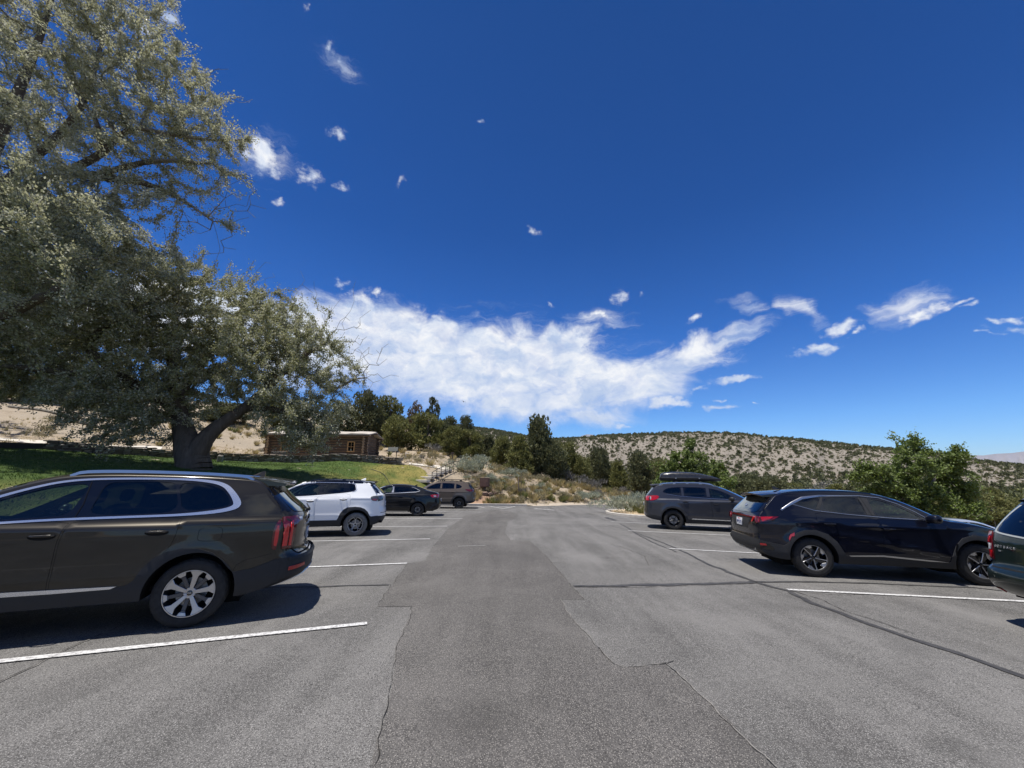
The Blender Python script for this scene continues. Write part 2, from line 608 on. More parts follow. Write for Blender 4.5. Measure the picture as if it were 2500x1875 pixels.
def cdt_region(outer, holes, step):
    """triangles filling a 2-D region with holes, with inner points so that it can bend"""
    loops = [resample(outer, step, True)] + [resample(h, step, True) for h in holes]
    V = np.vstack(loops)
    E = []
    b = 0
    for L in loops:
        n = len(L)
        E += [(b + i, b + (i + 1) % n) for i in range(n)]
        b += n
    x0, y0 = loops[0].min(0); x1, y1 = loops[0].max(0)
    gx = np.arange(x0 + step * .5, x1, step); gy = np.arange(y0 + step * .5, y1, step)
    G = np.array(np.meshgrid(gx, gy)).reshape(2, -1).T
    if len(G):
        k = pip(G, loops[0])
        for L in loops[1:]:
            k &= ~pip(G, L)
        G = G[k]
        if len(G):
            d = np.full(len(G), 9.0)
            for q in V:
                d = np.minimum(d, np.hypot(G[:, 0] - q[0], G[:, 1] - q[1]))
            G = G[d > step * .45]
            V = np.vstack([V, G]) if len(G) else V
    r = delaunay_2d_cdt([Vector(q) for q in V], E, [], 0, 1e-6)
    V2 = np.array([tuple(q) for q in r[0]]); T = np.array([f for f in r[2] if len(f) == 3])
    if len(T) == 0:
        return V2, np.zeros((0, 3), int), loops
    cen = V2[T].mean(1)
    k = pip(cen, loops[0])
    for L in loops[1:]:
        k &= ~pip(cen, L)
    T = T[k]
    a = V2[T]
    ar = (a[:, 1, 0] - a[:, 0, 0]) * (a[:, 2, 1] - a[:, 0, 1]) - (a[:, 2, 0] - a[:, 0, 0]) * (a[:, 1, 1] - a[:, 0, 1])
    T[ar < 0] = T[ar < 0][:, ::-1]
    T = T[np.abs(ar) > 1e-9]
    return V2, T, loops


N_LOT = Vector((0.0125827, 0.0355531, 0.9992886)).normalized()      # the lot is a gently tilted plane


def lot_z(x, y):
    return -(N_LOT.x * x + N_LOT.y * y) / N_LOT.z

# ------------------------------------------------------------------ terrain
def ray_az(u, v):
    """direction of a sight line given in photograph pixels: azimuth and rise per metre (used once, to lay out the skyline)"""
    f = 939.0; p = R(12.5)
    a = (u - 1250) / f; b = -(v - 937.5) / f
    x = a; y = math.cos(p) - b * math.sin(p); z = math.sin(p) + b * math.cos(p)
    return math.atan2(x, y), z / math.hypot(x, y)


LOT = [(-9.2, -34), (13.5, -34), (12.6, 4), (11.8, 12), (11.0, 17.5), (9.7, 20.2), (8.1, 21.4), (7.0, 22.0), (6.2, 23.2), (5.8, 24.6), (6.0, 26.0), (7.2, 27.4), (11, 28.4), (16, 28.0), (20, 27.0),
       (22, 32.5), (18, 35.0), (12, 36.2), (8.4, 36.0), (5.0, 34.6), (2.7, 32.6), (1.2, 31.9), (.3, 32.1), (-1.9, 31.9), (-3.6, 31.6), (-6.5, 31.0), (-8.1, 29.5), (-8.5, 25), (-8.6, 20), (-8.6, 15), (-8.1, 9), (-8.3, 3), (-9.2, -8)]
LOTP = np.array(LOT, float)
LOTS = chaikin(LOTP, True, 2)


def poly_dist(P, poly):
    """distance to polygon outline, negative inside"""
    P = np.asarray(P, float)
    d = np.full(len(P), 1e9)
    for i in range(len(poly)):
        a = poly[i]; b = poly[(i + 1) % len(poly)]
        ab = b - a
        t = np.clip(((P - a) @ ab) / (ab @ ab + 1e-12), 0, 1)
        q = a + t[:, None] * ab
        d = np.minimum(d, np.hypot(P[:, 0] - q[:, 0], P[:, 1] - q[:, 1]))
    return np.where(pip(P, poly), -d, d)


CTRL = [(-12, 10, .9), (-14, 3, 1.1), (-14, -15, 1.3), (-12.5, 16, .8), (-18, 22, 1.75), (-24, 14, 2.4), (-35, 26, 3.15), (-40, 10, 4.2), (-28, 31, 2.75), (-21, 34, 2.35), (-10, 36, 2.1), (-12, 28, 1.0), (-9.6, 28, .25), (-6.6, 33.5, .55),
        (-23, 39, 2.9), (-14, 39, 2.85), (-23, 44, 3.3), (-14, 44, 3.3), (-9.8, 45, 3.6), (-6, 40, 2.1), (0, 38, .9), (0, 42, 1.5), (6.4, 40, -.2), (9.3, 38.5, -1.1), (4.3, 50, .35), (12, 50, -1.0), (0, 52, 1.8), (-8, 55, 4.2), (-20, 55, 6.2), (-40, 45, 7.0), (-60, 45, 9.8), (-35, 60, 8.7), (-15, 70, 7.5),
        (0, 70, 3.0), (15, 70, -1), (30, 60, -3.2), (25, 45, -2.6), (14, 3, -.55), (15, 12, -1.1), (20, 10, -1.7), (30, 5, -2.6), (55, 33, -4.4), (40, 20, -3.4), (30, 38, -3.0), (24, 24, -2.3), (15, 21, -1.35), (60, 0, -5), (90, 60, -7), (60, 100, -7), (20, 100, -3.5), (-30, 100, 12), (-80, 80, 17), (-80, 0, 9), (100, 0, -8),
        (120, 120, -9), (30, -40, -.6), (-30, -40, 3.2), (80, -50, -5), (0, 130, -3), (-60, 130, 14)] + [(float(x), float(y), float(lot_z(x, y))) for x, y in LOTP[::1]]
CT = np.array(CTRL)


def tps_fit(P, z, lam=.02):
    n = len(P)
    d = np.hypot(P[:, None, 0] - P[None, :, 0], P[:, None, 1] - P[None, :, 1])
    K = np.where(d > 0, d * d * np.log(d + 1e-12), 0) + np.eye(n) * lam * 50
    A = np.zeros((n + 3, n + 3)); A[:n, :n] = K; A[:n, n] = 1; A[:n, n + 1:] = P; A[n, :n] = 1; A[n + 1:, :n] = P.T
    return np.linalg.solve(A, np.concatenate([z, np.zeros(3)]))


TW = tps_fit(CT[:, :2] / 40, CT[:, 2], .00002)


def tps(P):
    Q = np.asarray(P, float) / 40; C = CT[:, :2] / 40
    out = np.empty(len(Q))
    for i in range(0, len(Q), 20000):
        q = Q[i:i + 20000]
        d = np.hypot(q[:, None, 0] - C[None, :, 0], q[:, None, 1] - C[None, :, 1])
        K = np.where(d > 0, d * d * np.log(d + 1e-12), 0)
        out[i:i + 20000] = K @ TW[:len(C)] + TW[len(C)] + q @ TW[len(C) + 1:]
    return out


# skyline of the hill across the valley, as (photo column, photo row)
RIDGE = [(-900, 960), (200, 985), (700, 1005), (1000, 1030), (1164, 1046), (1266, 1062), (1350, 1073), (1420, 1069), (1500, 1063), (1600, 1059), (1695, 1057), (1800, 1061), (2000, 1079), (2200, 1101), (2300, 1113), (2400, 1127), (2500, 1140), (2800, 1160), (3600, 1165)]
RA = np.array([ray_az(u, v) for u, v in RIDGE])
RIDGE_R = 470.0


def vnoise(x, y, s=0):
    """cheap smooth value noise"""
    x = np.asarray(x, float) + s * 17.3; y = np.asarray(y, float) - s * 9.1
    xi = np.floor(x).astype(np.int64); yi = np.floor(y).astype(np.int64)
    fx = x - xi; fy = y - yi
    fx = fx * fx * (3 - 2 * fx); fy = fy * fy * (3 - 2 * fy)

    def h(a, b):
        n = (a * 374761393 + b * 668265263) & 0x7fffffff
        n = ((n ^ (n >> 13)) * 1274126177) & 0x7fffffff
        return (n & 0xffff) / 65535.0
    return (h(xi, yi) * (1 - fx) + h(xi + 1, yi) * fx) * (1 - fy) + (h(xi, yi + 1) * (1 - fx) + h(xi + 1, yi + 1) * fx) * fy


def ground_h(P, raw=False):
    P = np.asarray(P, float)
    x, y = P[:, 0], P[:, 1]
    r = np.hypot(x, y)
    az = np.arctan2(x, y)
    k = np.minimum(1, 125 / np.maximum(r, 1e-6))
    z = tps(P * k[:, None])
    # the open country beyond
    rise = np.interp(az, RA[:, 0], RA[:, 1])
    rz = CAM_H + rise * RIDGE_R
    base = np.interp(az, [-math.pi, -1.2, -.5, -.1, .1, .5, 1.2, math.pi], [6, 16, 13, 3, -5, -9, -9, 0])
    t = np.clip((r - 125) / 100, 0, 1); t = t * t * (3 - 2 * t)
    z = z * (1 - t) + base * t
    t = np.clip((r - 215) / (RIDGE_R - 215), 0, 1)
    hill = base + (rz - base) * (t ** .8 * .35 + .65 * t * t * (3 - 2 * t))
    gul = (vnoise(az * 34, r / 160, 3) - .5) * 7 * t * (1 - t) * 3 + (vnoise(az * 90, r / 60, 5) - .5) * 2.2 * t * (1 - t) * 3
    hill = hill + gul
    z = np.where(r > 215, hill, z)
    t2 = np.clip((r - RIDGE_R) / 700, 0, 1)
    z = np.where(r > RIDGE_R, rz - (rz + 30) * t2 * t2 * (3 - 2 * t2), z)
    bump = (vnoise(x * .35, y * .35, 1) - .5) * .25 + (vnoise(x * 1.1, y * 1.1, 2) - .5) * .12
    d = poly_dist(P, LOTP) if True else None
    z = z + bump * np.clip((d - 1.0) / 4, 0, 1) * np.clip((400 - r) / 200, 0, 1)
    w = np.clip(d / 2.2, 0, 1); w = w * w * (3 - 2 * w)
    lz = lot_z(x, y)
    return np.where(d < 0, lz - .05, lz * (1 - w) + z * w + .0)


def gz(x, y):
    return float(ground_h(np.array([[x, y]]))[0])


def m_ground(N, b, co):
    n1 = N.noise(co, .09, 5, .6)
    n2 = N.noise(co, .9, 6, .65)
    n3 = N.noise(co, 9.0, 5, .7)
    n4 = N.voronoi(co, 14.0)
    c = N.ramp(n2, [(.30, (.215, .165, .112)), (.5, (.325, .262, .188)), (.72, (.42, .355, .27))])
    c = N.mix(N.mapr(n1, .38, .66), c, (.30, .255, .195))
    c = N.mix(N.mapr(n3, .52, .75, 0, .75), c, (.15, .115, .075))
    st = N.mapr(n4, .10, .22, 1, 0)
    c = N.mix(N.math('MULTIPLY', st, .6), c, (.46, .43, .38))
    # the hill across the valley: pale scree with darker low scrub
    sp = N.n('ShaderNodeSeparateXYZ'); N.link(co, sp.inputs[0])
    rr = N.vmath('LENGTH', co, out=1)
    far = N.mapr(rr, 170, 240)
    h1 = N.noise(co, .030, 6, .65)
    h2 = N.voronoi(co, .42)
    h3 = N.noise(co, .35, 5, .7)
    hc = N.mix(N.mapr(h1, .35, .65), (.235, .208, .174), (.185, .165, .137))
    hc = N.mix(N.mapr(h3, .54, .70, 0, .6), hc, (.19, .17, .135))
    hc = N.mix(N.mapr(h2, .20, .34, .65, 0), hc, (.11, .105, .08))
    c = N.mix(far, c, hc)
    N.link(c, b.inputs['Base Color'])
    b.inputs['Roughness'].default_value = .95
    b.inputs['Specular IOR Level'].default_value = .1
    bp = N.n('ShaderNodeBump'); bp.inputs['Strength'].default_value = .8; bp.inputs['Distance'].default_value = .06
    N.link(N.math('ADD', n3, N.math('MULTIPLY', n2, 1.5)), bp.inputs['Height']); N.link(bp.outputs[0], b.inputs['Normal'])


def build_ground():
    a1 = np.radians(np.arange(-64, 64.01, .36))
    a2 = np.radians(np.linspace(64, 296, 60)[1:-1])
    az = np.concatenate([a1, a2])
    rr = np.concatenate([np.linspace(.6, 3, 5)[:-1], np.geomspace(3, 140, 175), np.geomspace(145, 470, 46), np.geomspace(490, 12000, 26)])
    A, Rr = np.meshgrid(az, rr)
    P = np.stack([np.sin(A) * Rr, np.cos(A) * Rr], -1).reshape(-1, 2)
    z = ground_h(P)
    V = np.concatenate([P, z[:, None]], 1)
    na, nr = len(az), len(rr)
    V = np.vstack([V, [[0, 0, -.05]]])
    i = np.arange(nr - 1)[:, None] * na; j = np.arange(na)[None, :]; jn = (j + 1) % na
    F = np.stack([i + j, i + jn, i + na + jn, i + na + j], -1).reshape(-1, 4)[:, ::-1]
    o = obj_np('ground', V, np.ascontiguousarray(F), M_node('desert_ground', m_ground), smooth=True)
    tag(o, kind='structure')


def lot_sheet(name, poly, mat, lift, parent=None, step=.5):
    V2, T, _ = cdt_region(np.asarray(poly, float), [], step)
    V = np.column_stack([V2, lot_z(V2[:, 0], V2[:, 1]) + lift])
    return obj_np(name, V, [tuple(t) for t in T], mat, parent)


def asphalt(base, speck, wear, scale=1.0, streak=1.0, rot=0.0, stains=()):
    def fn(N, b, co):
        n0 = N.noise(co, .16, 4, .55)
        n1 = N.noise(N.mapping(co, rot=(0, 0, rot), scale=(1.4, .16, 1)), .9, 6, .62, .3)   # along the lane
        n2 = N.noise(co, 3.2, 6, .7)
        n3 = N.noise(co, 60 * scale, 3, .7)
        v = N.voronoi(co, 70 * scale)
        v2 = N.noise(co, 22 * scale, 4, .8)
        c = N.mix(N.mapr(n1, .36, .66), tuple(x * (1 - .20 * streak) for x in base), tuple(x * (1 + .24 * streak) for x in wear))
        c = N.mix(N.mapr(n0, .35, .68, 0, .4), c, tuple(x * .8 for x in base))
        c = N.mix(N.mapr(n2, .42, .72, 0, .38), c, tuple(x * .72 for x in base))
        c = N.mix(N.mapr(v2, .48, .61, .0, .6), c, tuple(x * 1.28 for x in wear))
        c = N.mix(N.mapr(n3, .50, .59, 0, .78), c, tuple(x * .36 for x in base))
        c = N.mix(N.mapr(v, .15, .36, .72, 0), c, speck)
        # a few oil drips and rust stains
        o1 = N.noise(co, 1.1, 3, .5)
        c = N.mix(N.mapr(o1, .70, .78, 0, .5), c, tuple(x * .45 for x in base))
        o2 = N.noise(N.mapping(co, loc=(7, 3, 0), rot=(0, 0, .5), scale=(.5, 1.6, 1)), 1.6, 4, .6)
        c = N.mix(N.mapr(o2, .74, .80, 0, .35), c, (.33, .22, .10))
        n5 = N.noise(co, .55, 5, .65, .4)
        c = N.mix(N.mapr(n5, .50, .68, 0, .45), c, tuple(x * 1.35 for x in wear))
        c = N.mix(N.mapr(n5, .32, .46, .4, 0), c, tuple(x * .68 for x in base))
        for (sx, sy, sr, sd) in stains:
            dd = N.vmath('LENGTH', N.vmath('MULTIPLY', N.vmath('SUBTRACT', N.vmath('ADD', co, N.vmath('MULTIPLY', N.vmath('SUBTRACT', N.noise(co, 2.5, 4, .6, out=1), (.5, .5, .5)), (.8, .8, 0))), (sx, sy, 0)), (1, 1, 0)), out=1)
            c = N.mix(N.mapr(dd, sr * .2, sr, sd, 0), c, tuple(x * .42 for x in base))
        N.link(c, b.inputs['Base Color'])
        N.link(N.mapr(n1, .3, .7, .92, .78), b.inputs['Roughness'])
        b.inputs['Specular IOR Level'].default_value = .28
        bp = N.n('ShaderNodeBump'); bp.inputs['Strength'].default_value = .85; bp.inputs['Distance'].default_value = .006
        N.link(N.math('ADD', N.math('MULTIPLY', v, -1.0), n3), bp.inputs['Height']); N.link(bp.outputs[0], b.inputs['Normal'])
    return fn


ASPH = M_node('old_asphalt', asphalt((.098, .0945, .089), (.44, .425, .40), (.140, .135, .127), 1.25, 1.3, -.05, ((3.0, 3.1, .22, .35), (2.45, 2.6, .16, .35), (-5.9, 7.4, .5, .5), (7.9, 8.6, .5, .5))))
PATCHM = M_node('patch_asphalt', asphalt((.082, .078, .073), (.38, .355, .32), (.108, .102, .095), 1.1, .7, 0, ((-.28, 3.3, .45, .38), (.2, 3.6, .3, .2))))
SEAL = M_node('crack_sealant', lambda N, b, co: (N.link(N.mix(N.mapr(N.noise(co, 9, 5, .7), .35, .65), (.018, .018, .019), (.055, .053, .052)), b.inputs['Base Color']), setattr(b.inputs['Roughness'], 'default_value', .75)))
CRACK = M_('crack_dark', (.022, .021, .02), .95, spec=.1)
CRACKL = M_('crack_pale_edge', (.20, .19, .175), .95, spec=.1)
LINEW = M_node('road_paint', lambda N, b, co: (N.link(N.mix(N.mapr(N.noise(co, 26, 6, .8), .47, .60), (.56, .555, .54), (.20, .195, .19)), b.inputs['Base Color']), setattr(b.inputs['Roughness'], 'default_value', .7)))
CONC = M_node('curb_concrete', lambda N, b, co: (N.link(N.mix(N.mapr(N.noise(co, 5, 6, .7), .35, .68), (.60, .56, .49), (.44, .40, .34)), b.inputs['Base Color']), setattr(b.inputs['Roughness'], 'default_value', .9)))
REDDIRT = M_node('red_gravel', lambda N, b, co: (N.link(N.mix(N.mapr(N.noise(co, 7, 6, .7), .35, .68), (.33, .20, .125), (.27, .185, .125)), b.inputs['Base Color']), setattr(b.inputs['Roughness'], 'default_value', .95)))

PATCH_L = [(-1.04, 26.74), (-2.16, 22.95), (-2.57, 22.13), (-2.47, 18.0), (-2.45, 15.42), (-2.2, 12.03), (-2.13, 10.85), (-1.94, 9.35), (-2.25, 8.91), (-1.99, 6.61), (-1.89, 5.95), (-1.41, 5.98), (-1.31, 5.46), (-1.23, 4.6), (-1.07, 3.95), (-0.94, 3.26), (-0.85, 2.81), (-.7, 1.2), (-.75, -3)]
PATCH_R = [(1.75, -3), (1.70, 1.0), (1.65, 2.87), (1.61, 3.18), (1.59, 3.53), (1.55, 3.93), (1.51, 4.29), (1.38, 4.26), (1.09, 4.2), (1.0, 4.27), (0.94, 4.54), (0.88, 4.97), (0.76, 5.79), (0.73, 6.43), (1.11, 6.45), (1.03, 7.2), (.96, 8.32), (0.87, 9.54), (0.73, 10.97), (0.52, 12.59), (-0.05, 12.69), (-0.24, 14.32), (-0.21, 18.65), (0.35, 21.62), (-0.06, 25.51)]
CRACKS_SEAL = [([(4.57, 15.19), (4.64, 12.83), (4.59, 10.76), (4.42, 9.53), (4.47, 8.07), (4.53, 7.46), (4.66, 7.09), (4.55, 6.38), (4.60, 5.62), (4.68, 5.11), (4.76, 4.69), (4.78, 4.39), (4.82, 4.13), (4.95, 3.2), (5.0, 1.5)], [.03, .05, .06, .08, .09, .085, .09, .10, .10]),
               ([(5.08, 21.89), (5.12, 20.16)], [.22, .26]), ([(4.91, 18.32), (4.7, 16.25), (4.46, 14.4), (4.35, 12.78), (4.32, 11.76), (4.34, 10.9)], [.05, .05, .04]),
               ([(1.06, 7.24), (2.01, 7.33), (2.86, 7.43), (3.76, 7.56), (4.48, 7.71)], [.10, .14, .12, .15]), ([(4.48, 7.71), (5.59, 7.79), (6.78, 7.70), (8.27, 7.5), (8.63, 7.29)], [.10, .08, .06, .05]),
               ([(-4.12, 6.9), (-3.19, 6.94), (-2.77, 7.04), (-2.1, 7.15)], [.06, .07, .05])]
CRACKS_HAIR = [[(4.74, 7.16), (4.86, 6.63), (4.74, 6.06), (4.80, 5.81), (4.84, 5.5), (4.86, 5.19)], [(-4.72, 5.6), (-4.62, 4.86), (-4.59, 4.6), (-4.54, 4.32), (-4.45, 4.07), (-4.39, 3.78), (-4.35, 3.2)],
               PATCH_L[4:19], PATCH_R[:14], PATCH_R[14:22], [(1.38, 4.26), (1.51, 4.29), (1.62, 4.36)], [(1.03, 7.16), (2.2, 7.2), (3.4, 7.42), (4.4, 7.6)], [(-2.19, 8.95), (-3.0, 8.82)],
               [(-3.2, 12.4), (-4.0, 11.2)], [(-.24, 14.32), (1.6, 14.6), (3.4, 15.6)], [(.35, 21.6), (1.5, 21.2), (3.2, 21.8), (4.8, 20.6)], [(3.1, 11.8), (3.3, 10.3), (3.0, 9.1)], [(4.66, 7.09), (5.3, 6.9), (5.9, 6.95)]]


def wiggle(P, amp, step, seed):
    rg = np.random.default_rng(seed)
    Q = resample(np.asarray(P, float), step)
    d = np.gradient(Q, axis=0); d /= np.linalg.norm(d, axis=1)[:, None] + 1e-9
    n = np.stack([-d[:, 1], d[:, 0]], 1)
    w = rg.normal(0, 1, len(Q)); w = np.convolve(w, [.25, .5, .25], 'same')
    w[0] = w[-1] = 0
    return Q + n * (w * amp)[:, None]


def strip_on_lot(name, P, w, mat, lift, parent, jag=.0, seed=0):
    P = np.asarray(P, float)
    rg = np.random.default_rng(seed + 5)
    d = np.gradient(P, axis=0); d /= np.linalg.norm(d, axis=1)[:, None] + 1e-9
    n = np.stack([-d[:, 1], d[:, 0]], 1)
    w = np.interp(np.linspace(0, 1, len(P)), np.linspace(0, 1, len(np.atleast_1d(w))), np.atleast_1d(w))
    a = P + n * (w / 2 * (1 + jag * rg.normal(0, 1, len(P))))[:, None]
    b = P - n * (w / 2 * (1 + jag * rg.normal(0, 1, len(P))))[:, None]
    V = np.vstack([np.column_stack([q, lot_z(q[:, 0], q[:, 1]) + lift]) for q in (a, b)])
    k = len(P)
    F = [(i, k + i, k + i + 1, i + 1) for i in range(k - 1)]
    me = mesh_np(name, V, F, mat)
    if me.polygons and me.polygons[0].normal.z < 0:
        me.flip_normals()
    return link_obj(name, me, parent)


def build_lot():
    lot = lot_sheet('parking_lot', LOTS, ASPH, 0.0, None, 1.2)
    tag(lot, kind='structure')
    L = wiggle(PATCH_L, .02, .25, 1); Rr = wiggle(PATCH_R, .02, .25, 2)
    lot_sheet('asphalt_patch', np.vstack([L, Rr]), PATCHM, .004, lot, .6)
    for i, (P, w) in enumerate(CRACKS_SEAL):
        strip_on_lot('sealed_crack', wiggle(P, .018, .16, 20 + i), w, SEAL, .008, lot, .22, i)
    for i, P in enumerate(CRACKS_HAIR):
        Q = wiggle(P, .013, .06, 40 + i)
        soft = i in (2, 3)
        if i != 2: strip_on_lot('crack_edge', Q + np.array([.006, .005]), .010, CRACKL, .0065, lot, .7, i)
        strip_on_lot('crack', Q, .0035 if soft else .007, CRACK, .0085, lot, .9 if soft else .6, 30 + i)
    # stall lines, left row then right row: (lane end, direction in degrees)
    lines = [((-1.79, 5.28), -159.5), ((-2.27, 8.96), -164.5), ((-2.55, 12.71), -166.4), ((-2.62, 16.4), -169.5), ((-2.42, 19.86), -173), ((-1.95, 24.6), -178), ((-2.1, 27.4), 177), ((-1.2, 1.4), -157)]
    lines += [((4.71, 7.18), -8.8), ((4.38, 11.44), -15), ((4.47, 15.65), -17.1), ((4.72, 19.3), -20.7), ((4.95, 2.9), -5)]
    for i, (p, a) in enumerate(lines):
        d = np.array([math.cos(R(a)), math.sin(R(a))])
        P = np.array([p, np.array(p) + d * 5.9])
        strip_on_lot('stall_line', resample(P, .25), .098, LINEW, .012, lot, .02, 60 + i)
    # hatched corner by the kerb and the lane arrow stub
    for i, (a, b, w) in enumerate([((-1.67, 30.6), (-.62, 28.2), .12), ((-.62, 28.2), (.25, 31.0), .12), ((-1.1, 30.9), (-.35, 29.9), .12), ((-2.6, 30.3), (-2.0, 29.0), .12), ((1.6, 28.7), (2.85, 27.2), .22), ((-1.5, 11.35), (-.72, 11.6), .018), ((4.31, 11.5), (4.56, 11.38), .03)]):
        strip_on_lot('painted_mark', resample(np.array([a, b], float), .25), w, LINEW, .0125, lot, .02, 80 + i)


def curb(pts, w, h, name='curb'):
    P = resample(chaikin(np.array(pts, float), False, 2), 1.2)
    d = np.gradient(P, axis=0); d /= np.linalg.norm(d, axis=1)[:, None]
    n = np.stack([-d[:, 1], d[:, 0]], 1)
    V, F = [], []
    prof = [(-w / 2, -.1), (-w / 2, h - .02), (-w / 2 + .02, h), (w / 2 - .02, h), (w / 2, h - .02), (w / 2, -.1)]
    for i in range(len(P)):
        for o, z in prof:
            q = P[i] + n[i] * o
            V.append((q[0], q[1], lot_z(q[0], q[1]) + z))
    k = len(prof)
    for i in range(len(P) - 1):
        for j in range(k - 1):
            F.append((i * k + j, i * k + j + 1, i * k + k + j + 1, i * k + k + j))
    mb = MB(); mb.add(V, F)
    o = mb.build(name, CONC)
    tag(o, kind='structure')
    return o


build_ground()
build_lot()
curb([(-9.2, -30), (-9.0, -8), (-8.35, 3), (-8.15, 9), (-8.65, 15), (-8.65, 20), (-8.55, 25), (-8.15, 29.4), (-6.5, 31.05), (-3.6, 31.68), (-1.9, 31.98), (.3, 32.15), (1.2, 31.95)], .16, .14)
curb([(11.05, 17.4), (9.75, 20.15), (8.15, 21.38), (7.05, 22.0), (6.25, 23.2), (5.85, 24.6), (6.05, 26.0), (7.2, 27.35), (9.5, 28.2)], .16, .13)
curb([(12.65, 4), (11.85, 12), (11.05, 17.4)], .16, .13)


def m_mtn(N, b, co):
    n = N.noise(co, .0012, 6, .6)
    N.link(N.mix(N.mapr(n, .35, .65), (.22, .215, .235), (.16, .16, .18)), b.inputs['Base Color'])  # bluish haze of distance is put into the rock colour
    b.inputs['Roughness'].default_value = 1.0


def build_mountain(pts, dist, name, depth):
    """a far range: a solid ridge with spurs, standing on the valley floor"""
    cols = resample(np.array(pts, float), 6)
    V, F = [], []
    rows = [(-1.0, -.2), (-.6, .35), (-.3, .72), (0, 1.0), (.35, .7), (1.0, -.2)]
    for u, v in cols:
        a, sl = ray_az(u, v)
        for k, (t, hf) in enumerate(rows):
            wob = (vnoise(np.array([u / 14.0]), np.array([k * 3.1]), 4)[0] - .5) * depth * .35 * (k not in (0, 3, 5))
            d = dist + t * depth + wob
            z = (CAM_H + sl * dist + 260) * hf - 260 if hf < 1 else CAM_H + sl * dist
            V.append((math.sin(a) * d, math.cos(a) * d, z))
    n = len(rows)
    for i in range(len(cols) - 1):
        for k in range(n - 1):
            F.append((i * n + k, i * n + k + 1, i * n + n + k + 1, i * n + n + k))
    mb = MB(); mb.add(V, F)
    o = mb.build(name, M_node('hazed_far_rock', m_mtn), smooth=True)
    tag(o, kind='structure')


build_mountain([(2240, 1150), (2330, 1122), (2365, 1111), (2400, 1112), (2429, 1108), (2470, 1106), (2493, 1103), (2540, 1099), (2600, 1108), (2700, 1104), (2850, 1112), (3100, 1140)], 9500, 'mountains', 1500)
build_mountain([(1390, 1080), (1408, 1070), (1420, 1064), (1432, 1060.5), (1446, 1061), (1460, 1067), (1475, 1078)], 7000, 'mountains', 900)


def build_haze():
    """the thin desert air that softens the far ranges"""
    m = bpy.data.materials.new('thin_air'); m.use_nodes = True
    N = NT(m.node_tree)
    out = N.n('ShaderNodeOutputMaterial')
    v = N.n('ShaderNodeVolumePrincipled')
    v.inputs['Color'].default_value = (.72, .80, 1.0, 1)
    v.inputs['Density'].default_value = 1.7e-5
    v.inputs['Anisotropy'].default_value = .2
    N.link(v.outputs[0], out.inputs['Volume'])
    mb = MB(); mb.box((0, 0, 75), (28000, 28000, 1000))
    o = mb.build('haze', m)
    tag(o, kind='stuff')


build_haze()
# ------------------------------------------------------------------ vehicles
BLACKTRIM = M_('black_plastic', (.018, .018, .019), .55, spec=.4, var=.25, vscale=30)
CLADDING = M_('grey_plastic', (.021, .0215, .023), .62, spec=.4, var=.2, vscale=22)
GLOSSBLACK = M_('gloss_black', (.006, .006, .007), .08, coat=.6)
CHROME = M_('bright_trim', (.82, .82, .82), .27, metal=.85)
SATIN = M_('satin_trim', (.50, .51, .53), .28, metal=1.0)
UNDER = M_('underbody', (.012, .012, .012), .9, spec=.1)
RUBBER = M_('tyre_rubber', (.030, .029, .028), .82, spec=.25, var=.35, vscale=14)
DUSTYRUBBER = M_('dusty_rubber', (.16, .155, .145), .9, spec=.15, var=.35, vscale=14)
ALLOY = M_('machined_alloy', (.55, .55, .56), .30, metal=1.0)
ALLOYDARK = M_('painted_alloy', (.085, .085, .09), .38, metal=.6, coat=.4)
ALLOYBLACK = M_('black_alloy', (.018, .018, .02), .32, metal=.3, coat=.5)
DISC = M_('brake_disc', (.30, .29, .28), .42, metal=1.0)
REDLENS = M_('red_lens', (.36, .006, .010), .12, coat=1.0)
REDBRIGHT = M_('bright_red_lens', (.62, .012, .018), .18, coat=1.0)
REDDARK = M_('dark_red_lens', (.10, .004, .008), .10, coat=1.0)
CLEARLENS = M_('clear_lens', (.55, .55, .57), .12, coat=1.0)
SMOKELENS = M_('smoked_lens', (.07, .07, .075), .08, coat=1.0)
PLATE = M_('plate_white', (.62, .63, .66), .4, var=.06, vscale=30)
PLATEINK = M_('plate_ink', (.03, .05, .16), .5)
PLATERED = M_('plate_red', (.5, .05, .05), .5)
SEATM = M_('seat_cloth', (.045, .043, .042), .85, var=.2, vscale=20)
SEATL = M_('seat_light', (.30, .28, .25), .7, var=.15, vscale=20)
GLASS_F = M_glass('front_glass', (.05, .065, .06), (.42, .53, .50))
GLASS_R = M_glass('privacy_glass', (.008, .009, .010), (.05, .055, .065))
AMBER = M_('amber_lens', (.55, .2, .02), .15, coat=1.0)




def car_matrix(x, y, ang, z=None):
    a = R(ang)
    h = Vector((math.cos(a), math.sin(a), 0)); h = (h - N_LOT * h.dot(N_LOT)).normalized()
    l = N_LOT.cross(h)
    if z is None: z = lot_z(x, y)
    m = Matrix((( h.x, l.x, N_LOT.x, x), (h.y, l.y, N_LOT.y, y), (h.z, l.z, N_LOT.z, z + .004), (0, 0, 0, 1)))
    return m


RIM_CACHE = {}


